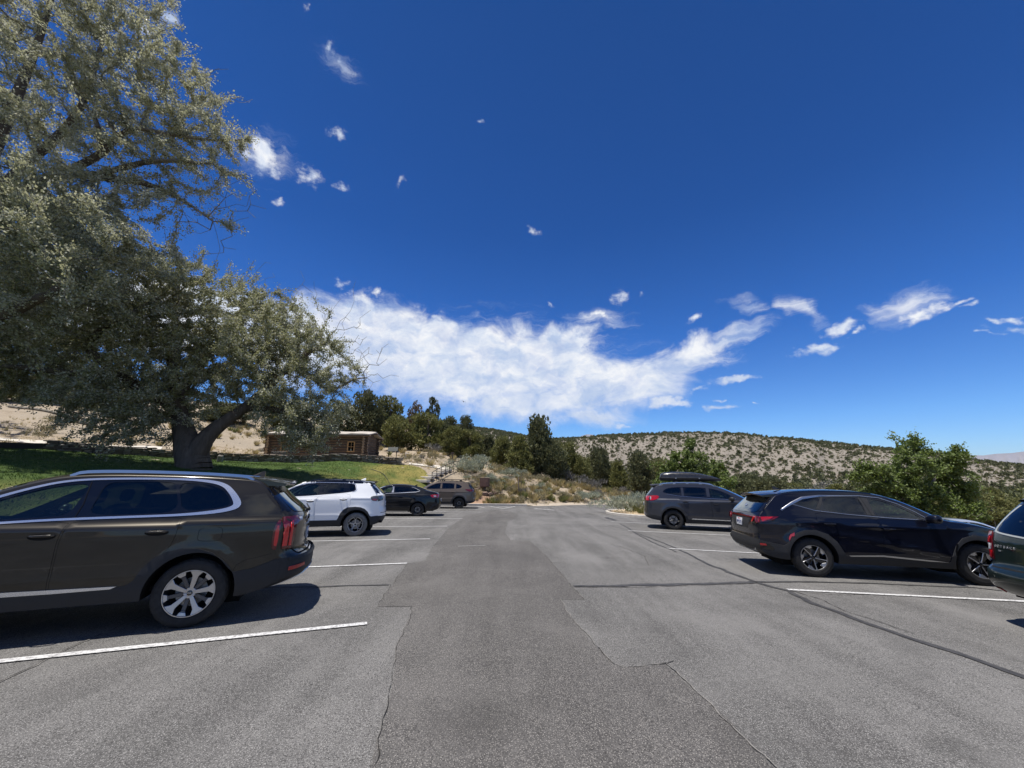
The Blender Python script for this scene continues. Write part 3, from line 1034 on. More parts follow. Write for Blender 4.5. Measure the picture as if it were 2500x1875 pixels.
def wheel_meshes(key, rw, rr, tw, style, face, dark, tyre):
    if key in RIM_CACHE:
        return RIM_CACHE[key]
    h = tw / 2

    def lathe(prof, n, name, mats, mi=None, smooth=True, sharp=35):
        V, F, MI = [], [], []
        k = len(prof)
        for i in range(n):
            t = 2 * math.pi * i / n
            for r, y in prof:
                V.append((r * math.cos(t), y, r * math.sin(t)))
        for i in range(n):
            j = (i + 1) % n
            for q in range(k - 1):
                F.append((i * k + q, i * k + q + 1, j * k + q + 1, j * k + q))
                MI.append(0 if mi is None else mi[q])
        return V, F, MI
    # tyre, with sidewall ribs, shoulder blocks and grooves
    prof = [(rr - .006, h - .028), (rr + .004, h - .012), (rr + .014, h - .006), (rr + .020, h - .007), (rr + (rw - rr) * .45, h), (rr + (rw - rr) * .62, h - .001), (rr + (rw - rr) * .66, h - .004), (rw - .022, h - .010), (rw - .007, h - .026), (rw - .001, h - .05)]
    ins = []
    for yy in (h - .06, .03, -.03, -h + .06):
        ins += [(rw, yy + .007), (rw - .009, yy + .004), (rw - .009, yy - .004), (rw, yy - .007)]
    prof = prof + ins + [(r, -y) for r, y in prof[::-1]]
    n = 88
    V, F, MI = lathe(prof, n, 't', None)
    V = np.array(V)
    k = len(prof)
    idx = np.arange(len(V)) // k
    loc = np.arange(len(V)) % k
    notch = (idx % 4 < 1) & ((loc == 8) | (loc == 9) | (loc == k - 9) | (loc == k - 10))
    V[notch, 0] *= (rw - .012) / rw; V[notch, 2] *= (rw - .012) / rw
    tyre_me = mesh_np('wheel', V, F, tyre, smooth=True, sharp=40)
    # rim: barrel + lip + spokes
    MBr = MB()
    V, F, _ = lathe([(rr - .002, h - .018), (rr - .004, h - .010), (rr - .012, h - .010), (rr - .016, h - .020)], 64, 'l', None)
    MBr.add(V, F, 0)
    V, F, _ = lathe([(rr - .016, h - .020), (rr - .022, h - .06), (rr - .045, -h + .03)], 64, 'b', None)
    MBr.add(V, F, 1)

    def yface(r):
        return h - .016 - .022 * (1 - min(1, r / rr)) ** 1.0

    def plate(poly, m, drop=0.0, th=.03, cham=.003):
        """poly in (r, angle)"""
        P = np.array([(r * math.cos(t), r * math.sin(t)) for r, t in poly])
        Q = inset_poly(P, cham)
        nn = len(P)
        yo = [yface(math.hypot(*q)) - drop for q in P]
        V = [(q[0], y_, q[1]) for q, y_ in zip(Q, yo)] + [(q[0], y_ - cham, q[1]) for q, y_ in zip(P, yo)] + [(q[0], y_ - th, q[1]) for q, y_ in zip(P, yo)]
        F = [tuple(range(nn))]
        for a in (0, nn):
            for i in range(nn):
                j = (i + 1) % nn
                F.append((a + i, a + nn + i, a + nn + j, a + j))
        MBr.add(V, F[:1], m)
        MBr.add(V, F[1:nn + 1], m)
        MBr.add(V, F[nn + 1:], 1)

    def ring(r0, r1, t0, t1, m=0, drop=0.0, th=.03, n=6):
        poly = [(r1, t0 + (t1 - t0) * i / n) for i in range(n + 1)] + [(r0, t1 - (t1 - t0) * i / n) for i in range(n + 1)]
        plate(poly, m, drop, th)
    rim_in = rr - .014
    for s in range(5):
        t = 2 * math.pi * s / 5 + math.pi / 2 + .15
        if style == 'wide':
            plate([(.045, t - .42), (.10, t - .24), (.15, t - .175), (rr * .74, t - .16), (rr * .90, t - .25), (rim_in, t - .275), (rim_in + .002, t), (rim_in, t + .275), (rr * .90, t + .25), (rr * .74, t + .16), (.15, t + .175), (.10, t + .24), (.045, t + .42)], 0)
            u = t + math.pi / 5
            plate([(rr * .80, u - .13), (rim_in, u - .19), (rim_in + .001, u), (rim_in, u + .19), (rr * .80, u + .13)], 0, 0.003)
            plate([(.07, u - .30), (rr * .82, u - .10), (rr * .82, u + .10), (.07, u + .30)], 1, .016, .03)
            plate([(rr * .80, u - .13), (rr * .72, u - .09), (rr * .72, u + .09), (rr * .80, u + .13)], 1, .008, .03)
        elif style == 'blade':
            plate([(.035, t - .35), (.09, t - .05), (rim_in, t - .02), (rim_in, t + .055), (.09, t + .14), (.035, t + .3)], 0)
            u = t + .12
            plate([(.06, u + .1), (rr * .62, u + .02), (rim_in, u - .02), (rim_in, u + .06), (rr * .62, u + .42), (.08, u + .5)], 1, .012, .03)
            plate([(rim_in, u + .07), (rim_in, u + .30), (rim_in, u + .56), (rr * .74, u + .58), (rr * .70, u + .36)], 2, .004, .03)
            plate([(rim_in, u + .585), (rim_in, u + .615), (rr * .70, u + .65), (rr * .70, u + .61)], 0, .003, .02)
        elif style == 'split':
            plate([(.03, t - .6), (.12, t - .085), (rr * .60, t - .075), (rr * .66, t - .11), (rim_in, t - .27), (rim_in, t - .205), (rr * .70, t - .03), (rr * .70, t + .03), (rim_in, t + .205), (rim_in, t + .27), (rr * .66, t + .11), (rr * .60, t + .075), (.12, t + .085), (.03, t + .6)], 0)
            ring(rim_in - .010, rim_in, t + .26, t + 2 * math.pi / 5 - .26, 0, .004)
        elif style == 'double':
            for e in (-1, 1):
                plate([(.05, t + e * .3 - .15), (.09, t + e * .16 - .08), (rim_in, t + e * .17 - .055), (rim_in, t + e * .17 + .055), (.09, t + e * .16 + .08), (.05, t + e * .3 + .15)], 0)
        else:
            plate([(.045, t - .42), (.10, t - .16), (rr * .7, t - .09), (rim_in, t - .18), (rim_in, t + .18), (rr * .7, t + .09), (.10, t + .16), (.045, t + .42)], 0)
            u = t + math.pi / 5
            plate([(.06, u - .2), (rim_in, u - .05), (rim_in, u + .05), (.06, u + .2)], 1, .006)
    ring(0.004, .062, 0, 2 * math.pi - .02, 0 if style in ('wide', 'split') else 1, .004, .03, 20)
    for s in range(5):
        t = 2 * math.pi * s / 5 + math.pi / 2 + .15 + math.pi / 5
        V = []
        MBn = [(.072 * math.cos(t), .072 * math.sin(t))]
        c = MBn[0]
        y = yface(.07) - .012
        ns = 6
        P = [(c[0] + .011 * math.cos(2 * math.pi * i / ns), y, c[1] + .011 * math.sin(2 * math.pi * i / ns)) for i in range(ns)] + [(c[0] + .012 * math.cos(2 * math.pi * i / ns), y - .02, c[1] + .012 * math.sin(2 * math.pi * i / ns)) for i in range(ns)]
        MBr.add(P, [tuple(range(ns))] + [(i, ns + i, ns + (i + 1) % ns, (i + 1) % ns) for i in range(ns)], 1)
    rim_o = MBr.build('rim', [face, dark, ALLOY if style == 'blade' else face], None)
    rim_me = rim_o.data
    bpy.data.objects.remove(rim_o)
    V, F, _ = lathe([(rr * .62, .012), (rr * .62, .0), (.05, .0)], 40, 'd', None)
    disc_me = mesh_np('brake_disc', V, F, DISC, smooth=True, sharp=30)
    V, F, _ = lathe([(rr - .02, -.03), (.0, -.03)], 24, 'bk', None)
    back_me = mesh_np('wheel_well_liner', V, F, UNDER)
    V, F, _ = lathe([(.030, yface(.03) - .002), (.029, yface(.03) + .003), (.024, yface(.03) + .005), (.0001, yface(.03) + .005)], 24, 'cap', None)
    cap_me = mesh_np('centre_cap', V, F, GLOSSBLACK, smooth=True, sharp=40)
    RIM_CACHE[key] = (tyre_me, rim_me, disc_me, back_me, cap_me, yface(.03) + .0056)
    return RIM_CACHE[key]


class Car:
    def __init__(s, name, sp, label, cat, group):
        s.sp = sp
        s.root = empty(name, mat=car_matrix(*sp['at']))
        tag(s.root, label, cat, group)
        s.W = sp['W']
        s.wp = pchip([p[0] for p in sp['wprof']], [p[1] for p in sp['wprof']])
        E = np.array(sp['E'], float)
        E = chaikin(E, False, sp.get('smooth', 3))
        E = resample(E, .045)
        s.E = E
        s.xr = E[:, 0].min(); s.xf = E[:, 0].max()
        s.make_outline()
        s.make_strip()

    # half width of the body at a point of the side view
    def Y(s, x, z):
        x = np.asarray(x, float); z = np.asarray(z, float)
        y = s.wp(z) * s.W
        xr0, kr, xf0, kf = s.sp['plan']
        t = np.clip((xr0 - x) / (xr0 - s.xr), 0, 1)
        y = y * (1 - kr * t ** 2)
        t = np.clip((x - xf0) / (s.xf - xf0), 0, 1)
        y = y * (1 - kf * t ** 2)
        fl = s.sp.get('flare', 0.0)
        if fl:
            for xc in (0.0, s.sp['wb']):
                d = np.hypot(x - xc, z - s.sp['rw'])
                y = y + fl * np.exp(-((d - s.sp['ra'] - .02) / .10) ** 2)
        for (xa, za, xb, zb, amp, wd) in s.sp.get('creases', []):
            tt = np.clip((x - xa) / (xb - xa), 0, 1)
            zz = za + (zb - za) * tt
            fade = np.clip((x - min(xa, xb)) / .25 + 1, 0, 1) * np.clip((max(xa, xb) - x) / .25 + 1, 0, 1)
            y = y + amp * fade * np.exp(-((z - zz) / wd) ** 2)
        return y

    def nrm(s, x, z):
        e = .004
        dx = (s.Y(x + e, z) - s.Y(x - e, z)) / (2 * e)
        dz = (s.Y(x, z + e) - s.Y(x, z - e)) / (2 * e)
        n = np.stack([-dx, np.ones_like(dx), -dz], 1)
        return n / np.linalg.norm(n, axis=1)[:, None]

    def surf(s, P, off, sd):
        x, z = P[:, 0], P[:, 1]
        n = s.nrm(x, z)
        p = np.stack([x, s.Y(x, z), z], 1) + n * off
        if sd < 0:
            p[:, 1] *= -1; n = n.copy(); n[:, 1] *= -1
        return p, n

    def make_outline(s):
        sp = s.sp
        rw, ra, wb, zs = sp['rw'], sp['ra'], sp['wb'], sp['sill']
        E = s.E

        def hx(z, r=ra):
            return math.sqrt(max(1e-4, r * r - (z - rw) ** 2))

        def arc(xc, z0, z1):
            a0 = math.atan2(z0 - rw, -hx(z0)); a1 = math.atan2(z1 - rw, hx(z1))
            if a0 < 0: a0 += 2 * math.pi
            return [(xc + ra * math.cos(a0 + (a1 - a0) * i / 22), rw + ra * math.sin(a0 + (a1 - a0) * i / 22)) for i in range(23)]
        z0 = E[0, 1]; z1 = E[-1, 1]
        bot = arc(0.0, z0, zs) + arc(wb, zs, z1)
        s.bottom = np.array(bot)          # rear to front
        b2 = resample(np.vstack([s.bottom, E[-1:, :2]]), .06)[:-1][::-1]
        s.outline = np.vstack([E[:, :2], b2])

    def make_strip(s):
        b = resample(np.vstack([s.E[-1:, :2], s.bottom[::-1], s.E[:1, :2]]), .08)[1:-1]
        B = np.hstack([b, np.zeros_like(b)])
        s.S = np.vstack([s.E, B])
        s.nE = len(s.E)
        s.Sy = s.Y(s.S[:, 0], s.S[:, 1])

    def sq(s, q):
        return (1 - np.clip(q, 0, 1) ** s.sp.get('pn', 2.6)) ** (1 / s.sp.get('pm', 1.9))

    def strip_points(s, q):
        """points of the cross-car surface for the whole silhouette at a fraction q of the half width"""
        f = s.sq(abs(q))
        return np.stack([s.S[:, 0] + s.S[:, 2] * f, s.Sy * q, s.S[:, 1] + s.S[:, 3] * f], 1)

    def body(s, paint, lower=None, lower_z=None, roof=None, roof_z=None, holes=()):
        """side shells + everything across the car, one mesh"""
        V, F, MI, NN = [], [], [], []
        b = 0
        V2, T, loops = cdt_region(s.outline, list(holes), .055)
        for sd in (1, -1):
            p, n = s.surf(V2, 0.0, sd)
            V.append(p); NN.append(n)
            t = T[:, ::-1] if sd > 0 else T
            F += [tuple(b + i for i in f) for f in t]
            MI += [2 if (roof is not None and V2[f, 1].mean() > roof_z) else 0 for f in T]
            b += len(p)
        qs = [math.sin(math.pi / 2 * j / 9) for j in range(10)]
        qs = [-q for q in qs[:0:-1]] + qs
        G = np.stack([s.strip_points(q) for q in qs], 1)     # (ns, nq, 3)
        ns, nq = G.shape[:2]
        ds = np.roll(G, -1, 0) - np.roll(G, 1, 0)
        dq = np.gradient(G, axis=1)
        nn = np.cross(ds, dq); nn /= np.linalg.norm(nn, axis=2)[:, :, None] + 1e-9
        # at the edges borrow the side normal so the two surfaces meet without a seam
        V.append(G.reshape(-1, 3)); NN.append(nn.reshape(-1, 3))
        ws = s.sp.get('screen')
        s.screen_cells = []
        for i in range(ns):
            j = (i + 1) % ns
            ec = (s.S[i, :2] + s.S[j, :2]) / 2
            for k in range(nq - 1):
                f = (b + i * nq + k, b + i * nq + k + 1, b + j * nq + k + 1, b + j * nq + k)
                if i < s.nE and ws and ws[0] < ec[0] < ws[1] and ec[1] > ws[2] and abs(qs[k] + qs[k + 1]) < 1.93:
                    s.screen_cells.append((i, j, k))
                    continue
                F.append(f)
                if i >= s.nE - 1:
                    MI.append(3)
                elif lower is not None and ec[1] < lower_z:
                    MI.append(1)
                elif roof is not None and ec[1] > roof_z:
                    MI.append(2)
                else:
                    MI.append(0)
        V = np.vstack(V); NN = np.vstack(NN)
        s.G, s.qs = G, qs
        me = mesh_np('body', V, F, [paint, lower or BLACKTRIM, roof or paint, UNDER], smooth=True, mi=MI)
        nv = len(V) - ns * nq
        # orientation of the strip
        me.normals_split_custom_set_from_vertices([tuple(map(float, q)) for q in s.fix_normals(V, F, NN)])
        link_obj('body', me, s.root)
        if s.screen_cells:
            SV, SF = [], []
            for (i, j, k) in s.screen_cells:
                c = len(SV)
                SV += [G[i, k], G[i, k + 1], G[j, k + 1], G[j, k]]
                SF.append((c, c + 1, c + 2, c + 3))
            o = obj_np('windscreen', SV, SF, GLASS_F, s.root, smooth=True)

    def fix_normals(s, V, F, NN):
        # make each vertex normal agree with the faces around it
        acc = np.zeros_like(V)
        for f in F:
            a = V[f[0]]; n = np.cross(V[f[1]] - a, V[f[2]] - a)
            if len(f) == 4:
                n = n + np.cross(V[f[2]] - a, V[f[3]] - a)
            for i in f:
                acc[i] += n
        fl = np.sum(acc * NN, 1) < 0
        NN = NN.copy(); NN[fl] *= -1
        bad = np.linalg.norm(NN, axis=1) < .5
        NN[bad] = acc[bad] / (np.linalg.norm(acc[bad], axis=1)[:, None] + 1e-9)
        return NN

    # ---- a piece lying on the side of the car
    def patch(s, name, poly, mat, holes=(), off=.004, skirt=.0, sd=1, parent=None, step=.06):
        V2, T, loops = cdt_region(poly, list(holes), step)
        p, n = s.surf(V2, off, sd)
        F = [tuple(f) for f in (T[:, ::-1] if sd > 0 else T)]
        V = [p]; NN = [n]; b = len(p)
        if skirt:
            for li, L in enumerate(loops):
                q, m = s.surf(L, off, sd)
                q2, _ = s.surf(L, off - skirt, sd)
                a = np.roll(L, -1, 0) - np.roll(L, 1, 0)
                area = .5 * np.sum(L[:, 0] * np.roll(L[:, 1], -1) - np.roll(L[:, 0], -1) * L[:, 1])
                sg = (1 if area > 0 else -1) * (1 if li == 0 else -1)
                o2 = np.stack([a[:, 1], np.zeros(len(a)), -a[:, 0]], 1) * sg
                o2 /= np.linalg.norm(o2, axis=1)[:, None] + 1e-9
                V += [q, q2]; NN += [o2, o2]
                k = len(L)
                for i in range(k):
                    j = (i + 1) % k
                    f = (b + i, b + j, b + k + j, b + k + i)
                    F.append(f if (sg > 0) == (sd < 0) else f[::-1])
                b += 2 * k
        V = np.vstack(V); NN = np.vstack(NN)
        me = mesh_np(name, V, F, mat, smooth=True)
        me.normals_split_custom_set_from_vertices([tuple(map(float, q)) for q in s.fix_normals(V, F, NN)])
        return link_obj(name, me, parent or s.root)

    def ribbon(s, name, line, w, mat, off=.003, h=.004, sd=1, parent=None, closed=False, step=.05):
        L = resample(np.asarray(line, float), step, closed)
        n = len(L)
        if closed:
            d = np.roll(L, -1, 0) - np.roll(L, 1, 0)
        else:
            d = np.gradient(L, axis=0)
        d /= np.linalg.norm(d, axis=1)[:, None] + 1e-9
        pn = np.stack([-d[:, 1], d[:, 0]], 1)
        ww = np.asarray(w, float)
        if ww.ndim:
            ww = np.interp(np.linspace(0, 1, n), np.linspace(0, 1, len(ww)), ww)[:, None]
        A, B = L + pn * ww / 2, L - pn * ww / 2
        A2, B2 = L + pn * ww * .36, L - pn * ww * .36
        rows = [s.surf(A, off, sd)[0], s.surf(A2, off + h, sd)[0], s.surf(B2, off + h, sd)[0], s.surf(B, off, sd)[0]]
        V = np.vstack(rows); F = []
        m = n if closed else n - 1
        for r in range(3):
            for i in range(m):
                j = (i + 1) % n
                f = (r * n + i, r * n + j, (r + 1) * n + j, (r + 1) * n + i)
                F.append(f if sd < 0 else f[::-1])
        me = mesh_np(name, V, F, mat, smooth=True, sharp=50)
        bm = bmesh.new(); bm.from_mesh(me)
        bm.normal_update()
        av = sum((f.normal.y * sd for f in bm.faces), 0.0)
        if av < 0:
            bmesh.ops.reverse_faces(bm, faces=bm.faces)
        bm.to_mesh(me); bm.free()
        return link_obj(name, me, parent or s.root)

    # ---- the back of the car as a height field over (y, z)
    def Xr(s, y, z):
        top = s.sp['rear_top']
        k = [i for i in range(s.nE) if s.E[i, 0] < s.sp['rear_x'] and s.E[i, 1] <= top]
        kk = []
        zz = -9
        for i in k:
            if s.E[i, 1] > zz:
                kk.append(i); zz = s.E[i, 1]
        e = s.S[kk]; ye = s.Sy[kk]
        out = np.zeros(len(y))
        for a in range(len(y)):
            f = s.sq(np.abs(y[a]) / ye)
            xi = e[:, 0] + e[:, 2] * f; zi = np.maximum.accumulate(e[:, 1] + e[:, 3] * f)
            out[a] = np.interp(z[a], zi, xi)
        return out

    def rear_surf(s, P, off):
        y, z = P[:, 0], P[:, 1]
        e = .006
        x = s.Xr(y, z)
        dy = (s.Xr(y + e, z) - s.Xr(y - e, z)) / (2 * e)
        dz = (s.Xr(y, z + e) - s.Xr(y, z - e)) / (2 * e)
        n = np.stack([-np.ones_like(x), dy, dz], 1)
        n /= np.linalg.norm(n, axis=1)[:, None]
        return np.stack([x, y, z], 1) + n * off, n

    def rear(s, name, poly, mat, off=.004, skirt=.0, parent=None, step=.06, holes=()):
        V2, T, loops = cdt_region(poly, list(holes), step)
        p, n = s.rear_surf(V2, off)
        F = [tuple(f) for f in T[:, ::-1]]
        V = [p]; NN = [n]; b = len(p)
        if skirt:
            for li, L in enumerate(loops):
                q, m = s.rear_surf(L, off); q2, _ = s.rear_surf(L, off - skirt)
                cen = L.mean(0)
                o2 = np.stack([np.zeros(len(L)), L[:, 0] - cen[0], L[:, 1] - cen[1]], 1)
                o2 /= np.linalg.norm(o2, axis=1)[:, None] + 1e-9
                V += [q, q2]; NN += [o2, o2]
                k = len(L)
                for i in range(k):
                    j = (i + 1) % k
                    F.append((b + i, b + j, b + k + j, b + k + i))
                b += 2 * k
        V = np.vstack(V); NN = np.vstack(NN)
        me = mesh_np(name, V, F, mat, smooth=True)
        me.normals_split_custom_set_from_vertices([tuple(map(float, q)) for q in s.fix_normals(V, F, NN)])
        return link_obj(name, me, parent or s.root)

    def rear_text(s, name, body, size, y0, z0, mat, off=.004, parent=None, stretch=1.0):
        me = text_mesh(body, size, .002)
        n = len(me.vertices)
        co = np.zeros(n * 3, np.float32); me.vertices.foreach_get('co', co); co = co.reshape(-1, 3)
        P = np.stack([y0 - co[:, 0] * stretch, z0 + co[:, 1]], 1)
        p, nn = s.rear_surf(P, 0)
        p = p + nn * (off + co[:, 2:3])
        me.vertices.foreach_set('co', p.astype(np.float32).ravel())
        me.update()
        me.materials.clear(); me.materials.append(mat)
        me.name = name
        return link_obj(name, me, parent or s.root)

    def join(s, name, objs, parent=None):
        """merge pieces of one part into a single mesh object"""
        V, F, MI, mats, NN = [], [], [], [], []
        for o in objs:
            me = o.data
            b = len(V)
            V += [tuple(v.co) for v in me.vertices]
            mm = me.materials[0]
            if mm not in mats: mats.append(mm)
            for p in me.polygons:
                F.append(tuple(b + i for i in p.vertices)); MI.append(mats.index(mm))
            bpy.data.objects.remove(o)
        me = mesh_np(name, V, F, mats, smooth=True, mi=MI, sharp=38)
        return link_obj(name, me, parent or s.root)

    def wheels(s, style, face, dark, tyre=RUBBER, cap=None):
        sp = s.sp
        ms = wheel_meshes(sp['key'], sp['rw'], sp['rr'], sp['tw'], style, face, dark, tyre)
        for xc in (0.0, sp['wb']):
            mb = MB()
            mb.box((xc, 0, sp['rw'] + .10), (sp['ra'] * 2.0, 1.04, sp['ra'] * 1.5))  # dark box added so sunlit ground does not show through the arches
            mb.build('wheel_well_block', UNDER, s.root)
        for xc in (0.0, sp['wb']):
            for sd in (1, -1):
                y = sd * (sp['yw'] - sp['tw'] / 2)
                w = link_obj('wheel', ms[0], s.root)
                turn = RNG.uniform(0, 6.28) if xc else sp.get('turn', 0.0)
                w.matrix_parent_inverse = Matrix()
                w.location = (xc, y, sp['rw'] - .006)
                w.rotation_euler = (0, turn if sd > 0 else -turn, 0 if sd > 0 else math.pi)
                for nm, me in (('rim', ms[1]), ('brake_disc', ms[2]), ('wheel_liner', ms[3]), ('centre_cap', ms[4])):
                    link_obj(nm, me, w)
                if cap:
                    me = text_mesh(cap, .026, .0006)
                    me.materials.append(CHROME)
                    t = link_obj('cap_lettering', me, w)
                    t.location = (0, ms[5], 0)
                    t.rotation_euler = (R(90), 0, math.pi)
                    t.rotation_euler = (Matrix.Rotation(-turn if sd > 0 else turn, 4, 'Y') @ Matrix.Rotation(math.pi, 4, 'Z') @ Matrix.Rotation(R(90), 4, 'X')).to_euler()

    def handle(s, x, z, mat, sd, parent, length=.2, slope=.0):
        P = np.array([(x + .115 * math.cos(t) * length / .2, z - .012 + .035 * math.sin(t)) for t in np.linspace(0, 2 * math.pi, 18)[:-1]])
        a = s.patch('handle', P, UNDER, off=.0015, sd=sd, parent=parent, step=.04)  # flat dark ellipse paints the shade of the recess behind the grip
        mb = MB()
        xs = np.linspace(-length / 2, length / 2, 9)
        pts = []
        for q in xs:
            y = float(s.Y(np.array([x + q]), np.array([z]))[0])
            o = .034 * (1 - (abs(q) / (length / 2)) ** 4) + .002
            pts.append((x + q, sd * (y + o), z + slope * q))
        mb.tube(pts, [.010, .013, .014, .014, .014, .014, .014, .013, .010], 8)
        hb = mb.build('h', mat, None, smooth=True)
        bpy.context.view_layer.update()
        return s.join('handle', [a, hb], parent)

    def mirror(s, x, z, mat, sd, glass=True, size=1.0):
        y = float(s.Y(np.array([x]), np.array([z]))[0])
        mb = MB()
        V, F = [], []
        nu, nv = 14, 9
        for j in range(nv):
            v = -math.pi / 2 + math.pi * j / (nv - 1)
            for i in range(nu):
                u = 2 * math.pi * i / nu
                cx, cy, cz = math.cos(v) * math.cos(u), math.cos(v) * math.sin(u), math.sin(v)
                def pw(a, e): return math.copysign(abs(a) ** e, a)
                px = pw(cx, .75) * .075; py = pw(cy, .6) * .115; pz = pw(cz, .65) * .078
                px += .02 * (py / .115)
                V.append((x + px * size, sd * (y + .165 + py * size), z + .045 + pz * size))
        for j in range(nv - 1):
            for i in range(nu):
                k = (i + 1) % nu
                F.append((j * nu + i, j * nu + k, (j + 1) * nu + k, (j + 1) * nu + i))
        mb.add(V, F, 0)
        mb.box((x + .02, sd * (y + .03), z + .0), (.09, .12, .035), m=1)
        return mb.build('door_mirror', [mat, BLACKTRIM], s.root, smooth=True, sharp=40)

    def rail(s, xa, xb, mat, lift=.045, r=.016, posts=3, inset=.05, wide=.02):
        for sd in (1, -1):
            mb = MB()
            n = 26
            pts = []
            i0 = None
            ex = s.E[:, 0]
            ok = np.where(s.E[:, 1] > s.E[:, 1].max() - .45)[0]
            zz = lambda x: float(np.interp(x, s.E[ok, 0], s.E[ok, 1]))
            for i in range(n):
                t = i / (n - 1)
                x = xa + (xb - xa) * t
                y = float(s.Y(np.array([x]), np.array([zz(x)]))[0]) - inset
                lf = lift * min(1.0, 3.4 * math.sin(math.pi * t) ** .7) if 0 < t < 1 else 0.0
                pts.append((x, sd * y, zz(x) + .018 + lf))
            # flat-sided bar
            V, F = [], []
            for p in pts:
                for dy, dz in ((-wide, -r), (wide, -r), (wide * .8, r), (-wide * .8, r)):
                    V.append((p[0], p[1] + dy, p[2] + dz))
            for i in range(n - 1):
                for k in range(4):
                    j = (k + 1) % 4
                    F.append((i * 4 + k, i * 4 + j, i * 4 + 4 + j, i * 4 + 4 + k))
            F += [(3, 2, 1, 0), tuple((n - 1) * 4 + k for k in range(4))]
            mb.add(V, F)
            for k in range(1, posts + 1):
                i = int(k * (n - 1) / (posts + 1))
                p = pts[i]
                mb.box((p[0], p[1], p[2] - lift / 2 - .01), (.10, wide * 1.6, lift + .02))
            mb.build('roof_rail', mat, s.root, smooth=True, sharp=35)

    def spoiler(s, mat, x0, x1, z0, z1, w, th=.035, light=True):
        """roof spoiler: a wedge reaching back over the tailgate glass"""
        mb = MB()
        n = 16
        V, F = [], []
        for i in range(n + 1):
            q = -1 + 2 * i / n
            k = abs(q) ** 3
            y = w * q
            c = .05 * (1 - q * q)
            xa = x0; xb = x1 + .06 * k
            V += [(xa, y * .98, z0 + c), ((xa + xb) / 2, y, (z0 + z1) / 2 + c + .006), (xb, y * .97, z1 + c), (xb + .012, y * .97, z1 + c - th * .7), ((xa + xb) / 2, y, (z0 + z1) / 2 + c - th * 1.4), (xa, y * .98, z0 + c - th * 2)]
        for i in range(n):
            for k in range(6):
                j = (k + 1) % 6
                F.append((i * 6 + k, i * 6 + j, i * 6 + 6 + j, i * 6 + 6 + k))
        F += [tuple(range(6)), tuple(n * 6 + k for k in range(5, -1, -1))]
        mb.add(V, F)
        o = mb.build('spoiler', mat, s.root, smooth=True, sharp=35)
        if light:
            mb = MB(); mb.box((x1 + .035, 0, (z1 + .05) - th * 1.1), (.03, .34, .02), bev=.004)
            mb.build('brake_light', REDDARK, o)
        return o

    def fin(s, x, z, mat):
        mb = MB()
        V = [(x + .09, 0, z), (x - .09, .028, z), (x - .09, -.028, z), (x - .085, 0, z + .075), (x - .055, 0, z + .072), (x + .02, .016, z + .01), (x + .02, -.016, z + .01)]
        F = [(0, 5, 4), (0, 4, 6), (5, 1, 3, 4), (6, 4, 3, 2), (1, 2, 3), (0, 1, 5), (0, 6, 2), (0, 2, 1)]
        mb.add(V, F)
        return mb.build('antenna_fin', mat, s.root)

    def plate(s, y0, z0, text, state='California'):
        P = [(y0 - .152, z0 - .076), (y0 + .152, z0 - .076), (y0 + .152, z0 + .076), (y0 - .152, z0 + .076)]
        o = s.rear('license_plate', P, PLATE, off=.016, skirt=.014, step=.08)
        s.rear_text('plate_number', text, .082, y0, z0 - .012, PLATEINK, off=.0165, parent=o, stretch=.86)
        if state:
            s.rear_text('plate_state', state, .03, y0, z0 + .056, PLATERED, off=.0165, parent=o)
        return o

    def wiper(s, z, y0=.02, y1=-.42):
        mb = MB()
        P = np.array([(y0, z - .02), (y0 - .1, z + .01), (y1, z + .025)])
        p, n = s.rear_surf(P, .045)
        mb.tube([tuple(q) for q in p], [.012, .010, .006], 6)
        q, _ = s.rear_surf(np.array([(y0, z - .02)]), .02)
        mb.box(tuple(q[0]), (.06, .07, .05), bev=.01)
        return mb.build('wiper', BLACKTRIM, s.root, smooth=True, sharp=40)

    def seats(s, rows, zf=.42, mat=SEATM, wheel=True, dash_x=2.25):
        for x in rows:
            for y in (.38, -.38):
                mb = MB()
                mb.box((x + .18, y, zf + .14), (.52, .48, .20), bev=.06)
                mb.box((0, 0, 0), (.15, .48, .68), bev=.06, mat=Matrix.Translation((x - .14, y, zf + .52)) @ Matrix.Rotation(R(-16), 4, 'Y'))
                o = mb.build('seat', mat, s.root, smooth=True, sharp=40)
                mb = MB()
                mb.box((0, 0, 0), (.09, .25, .17), bev=.035, mat=Matrix.Translation((x - .27, y, zf + .97)) @ Matrix.Rotation(R(-10), 4, 'Y'))
                mb.build('headrest', mat, o, smooth=True, sharp=40)
        mb = MB()
        mb.box((dash_x + .22, 0, zf + .38), (.5, 1.36, .30), bev=.08)
        mb.build('dashboard', SEATM, s.root, smooth=True, sharp=40)
        mb = MB()
        mb.box((1.0, 0, zf - .08), (3.6, 1.5, .06))
        mb.build('cabin_floor', UNDER, s.root)
        if wheel:
            mb = MB()
            c = Vector((dash_x - .16, .38, zf + .50))
            a = Vector((0, 1, 0)); b = Vector((-.42, 0, .9)).normalized()
            mb.tube([c + (a * math.cos(t) + b * math.sin(t)) * .185 for t in np.linspace(0, 2 * math.pi, 25)], .015, 8, cap=False)
            mb.tube([c - a * .18, c, c + a * .18], .018, 6)
            mb.tube([c, c + Vector((.3, 0, -.1))], .03, 6)
            mb.build('steering_wheel', BLACKTRIM, s.root, smooth=True)

    def glazing(s, dlo, panes, surround=GLOSSBLACK):
        for sd in (1, -1):
            s.patch('window_surround', dlo, surround, holes=[p[1] for p in panes], off=-.003, skirt=.03, sd=sd)
            for nm, poly, mat in panes:
                o = s.patch(nm, inset_poly(poly, -.004), mat, off=-.011, sd=sd, step=.12)

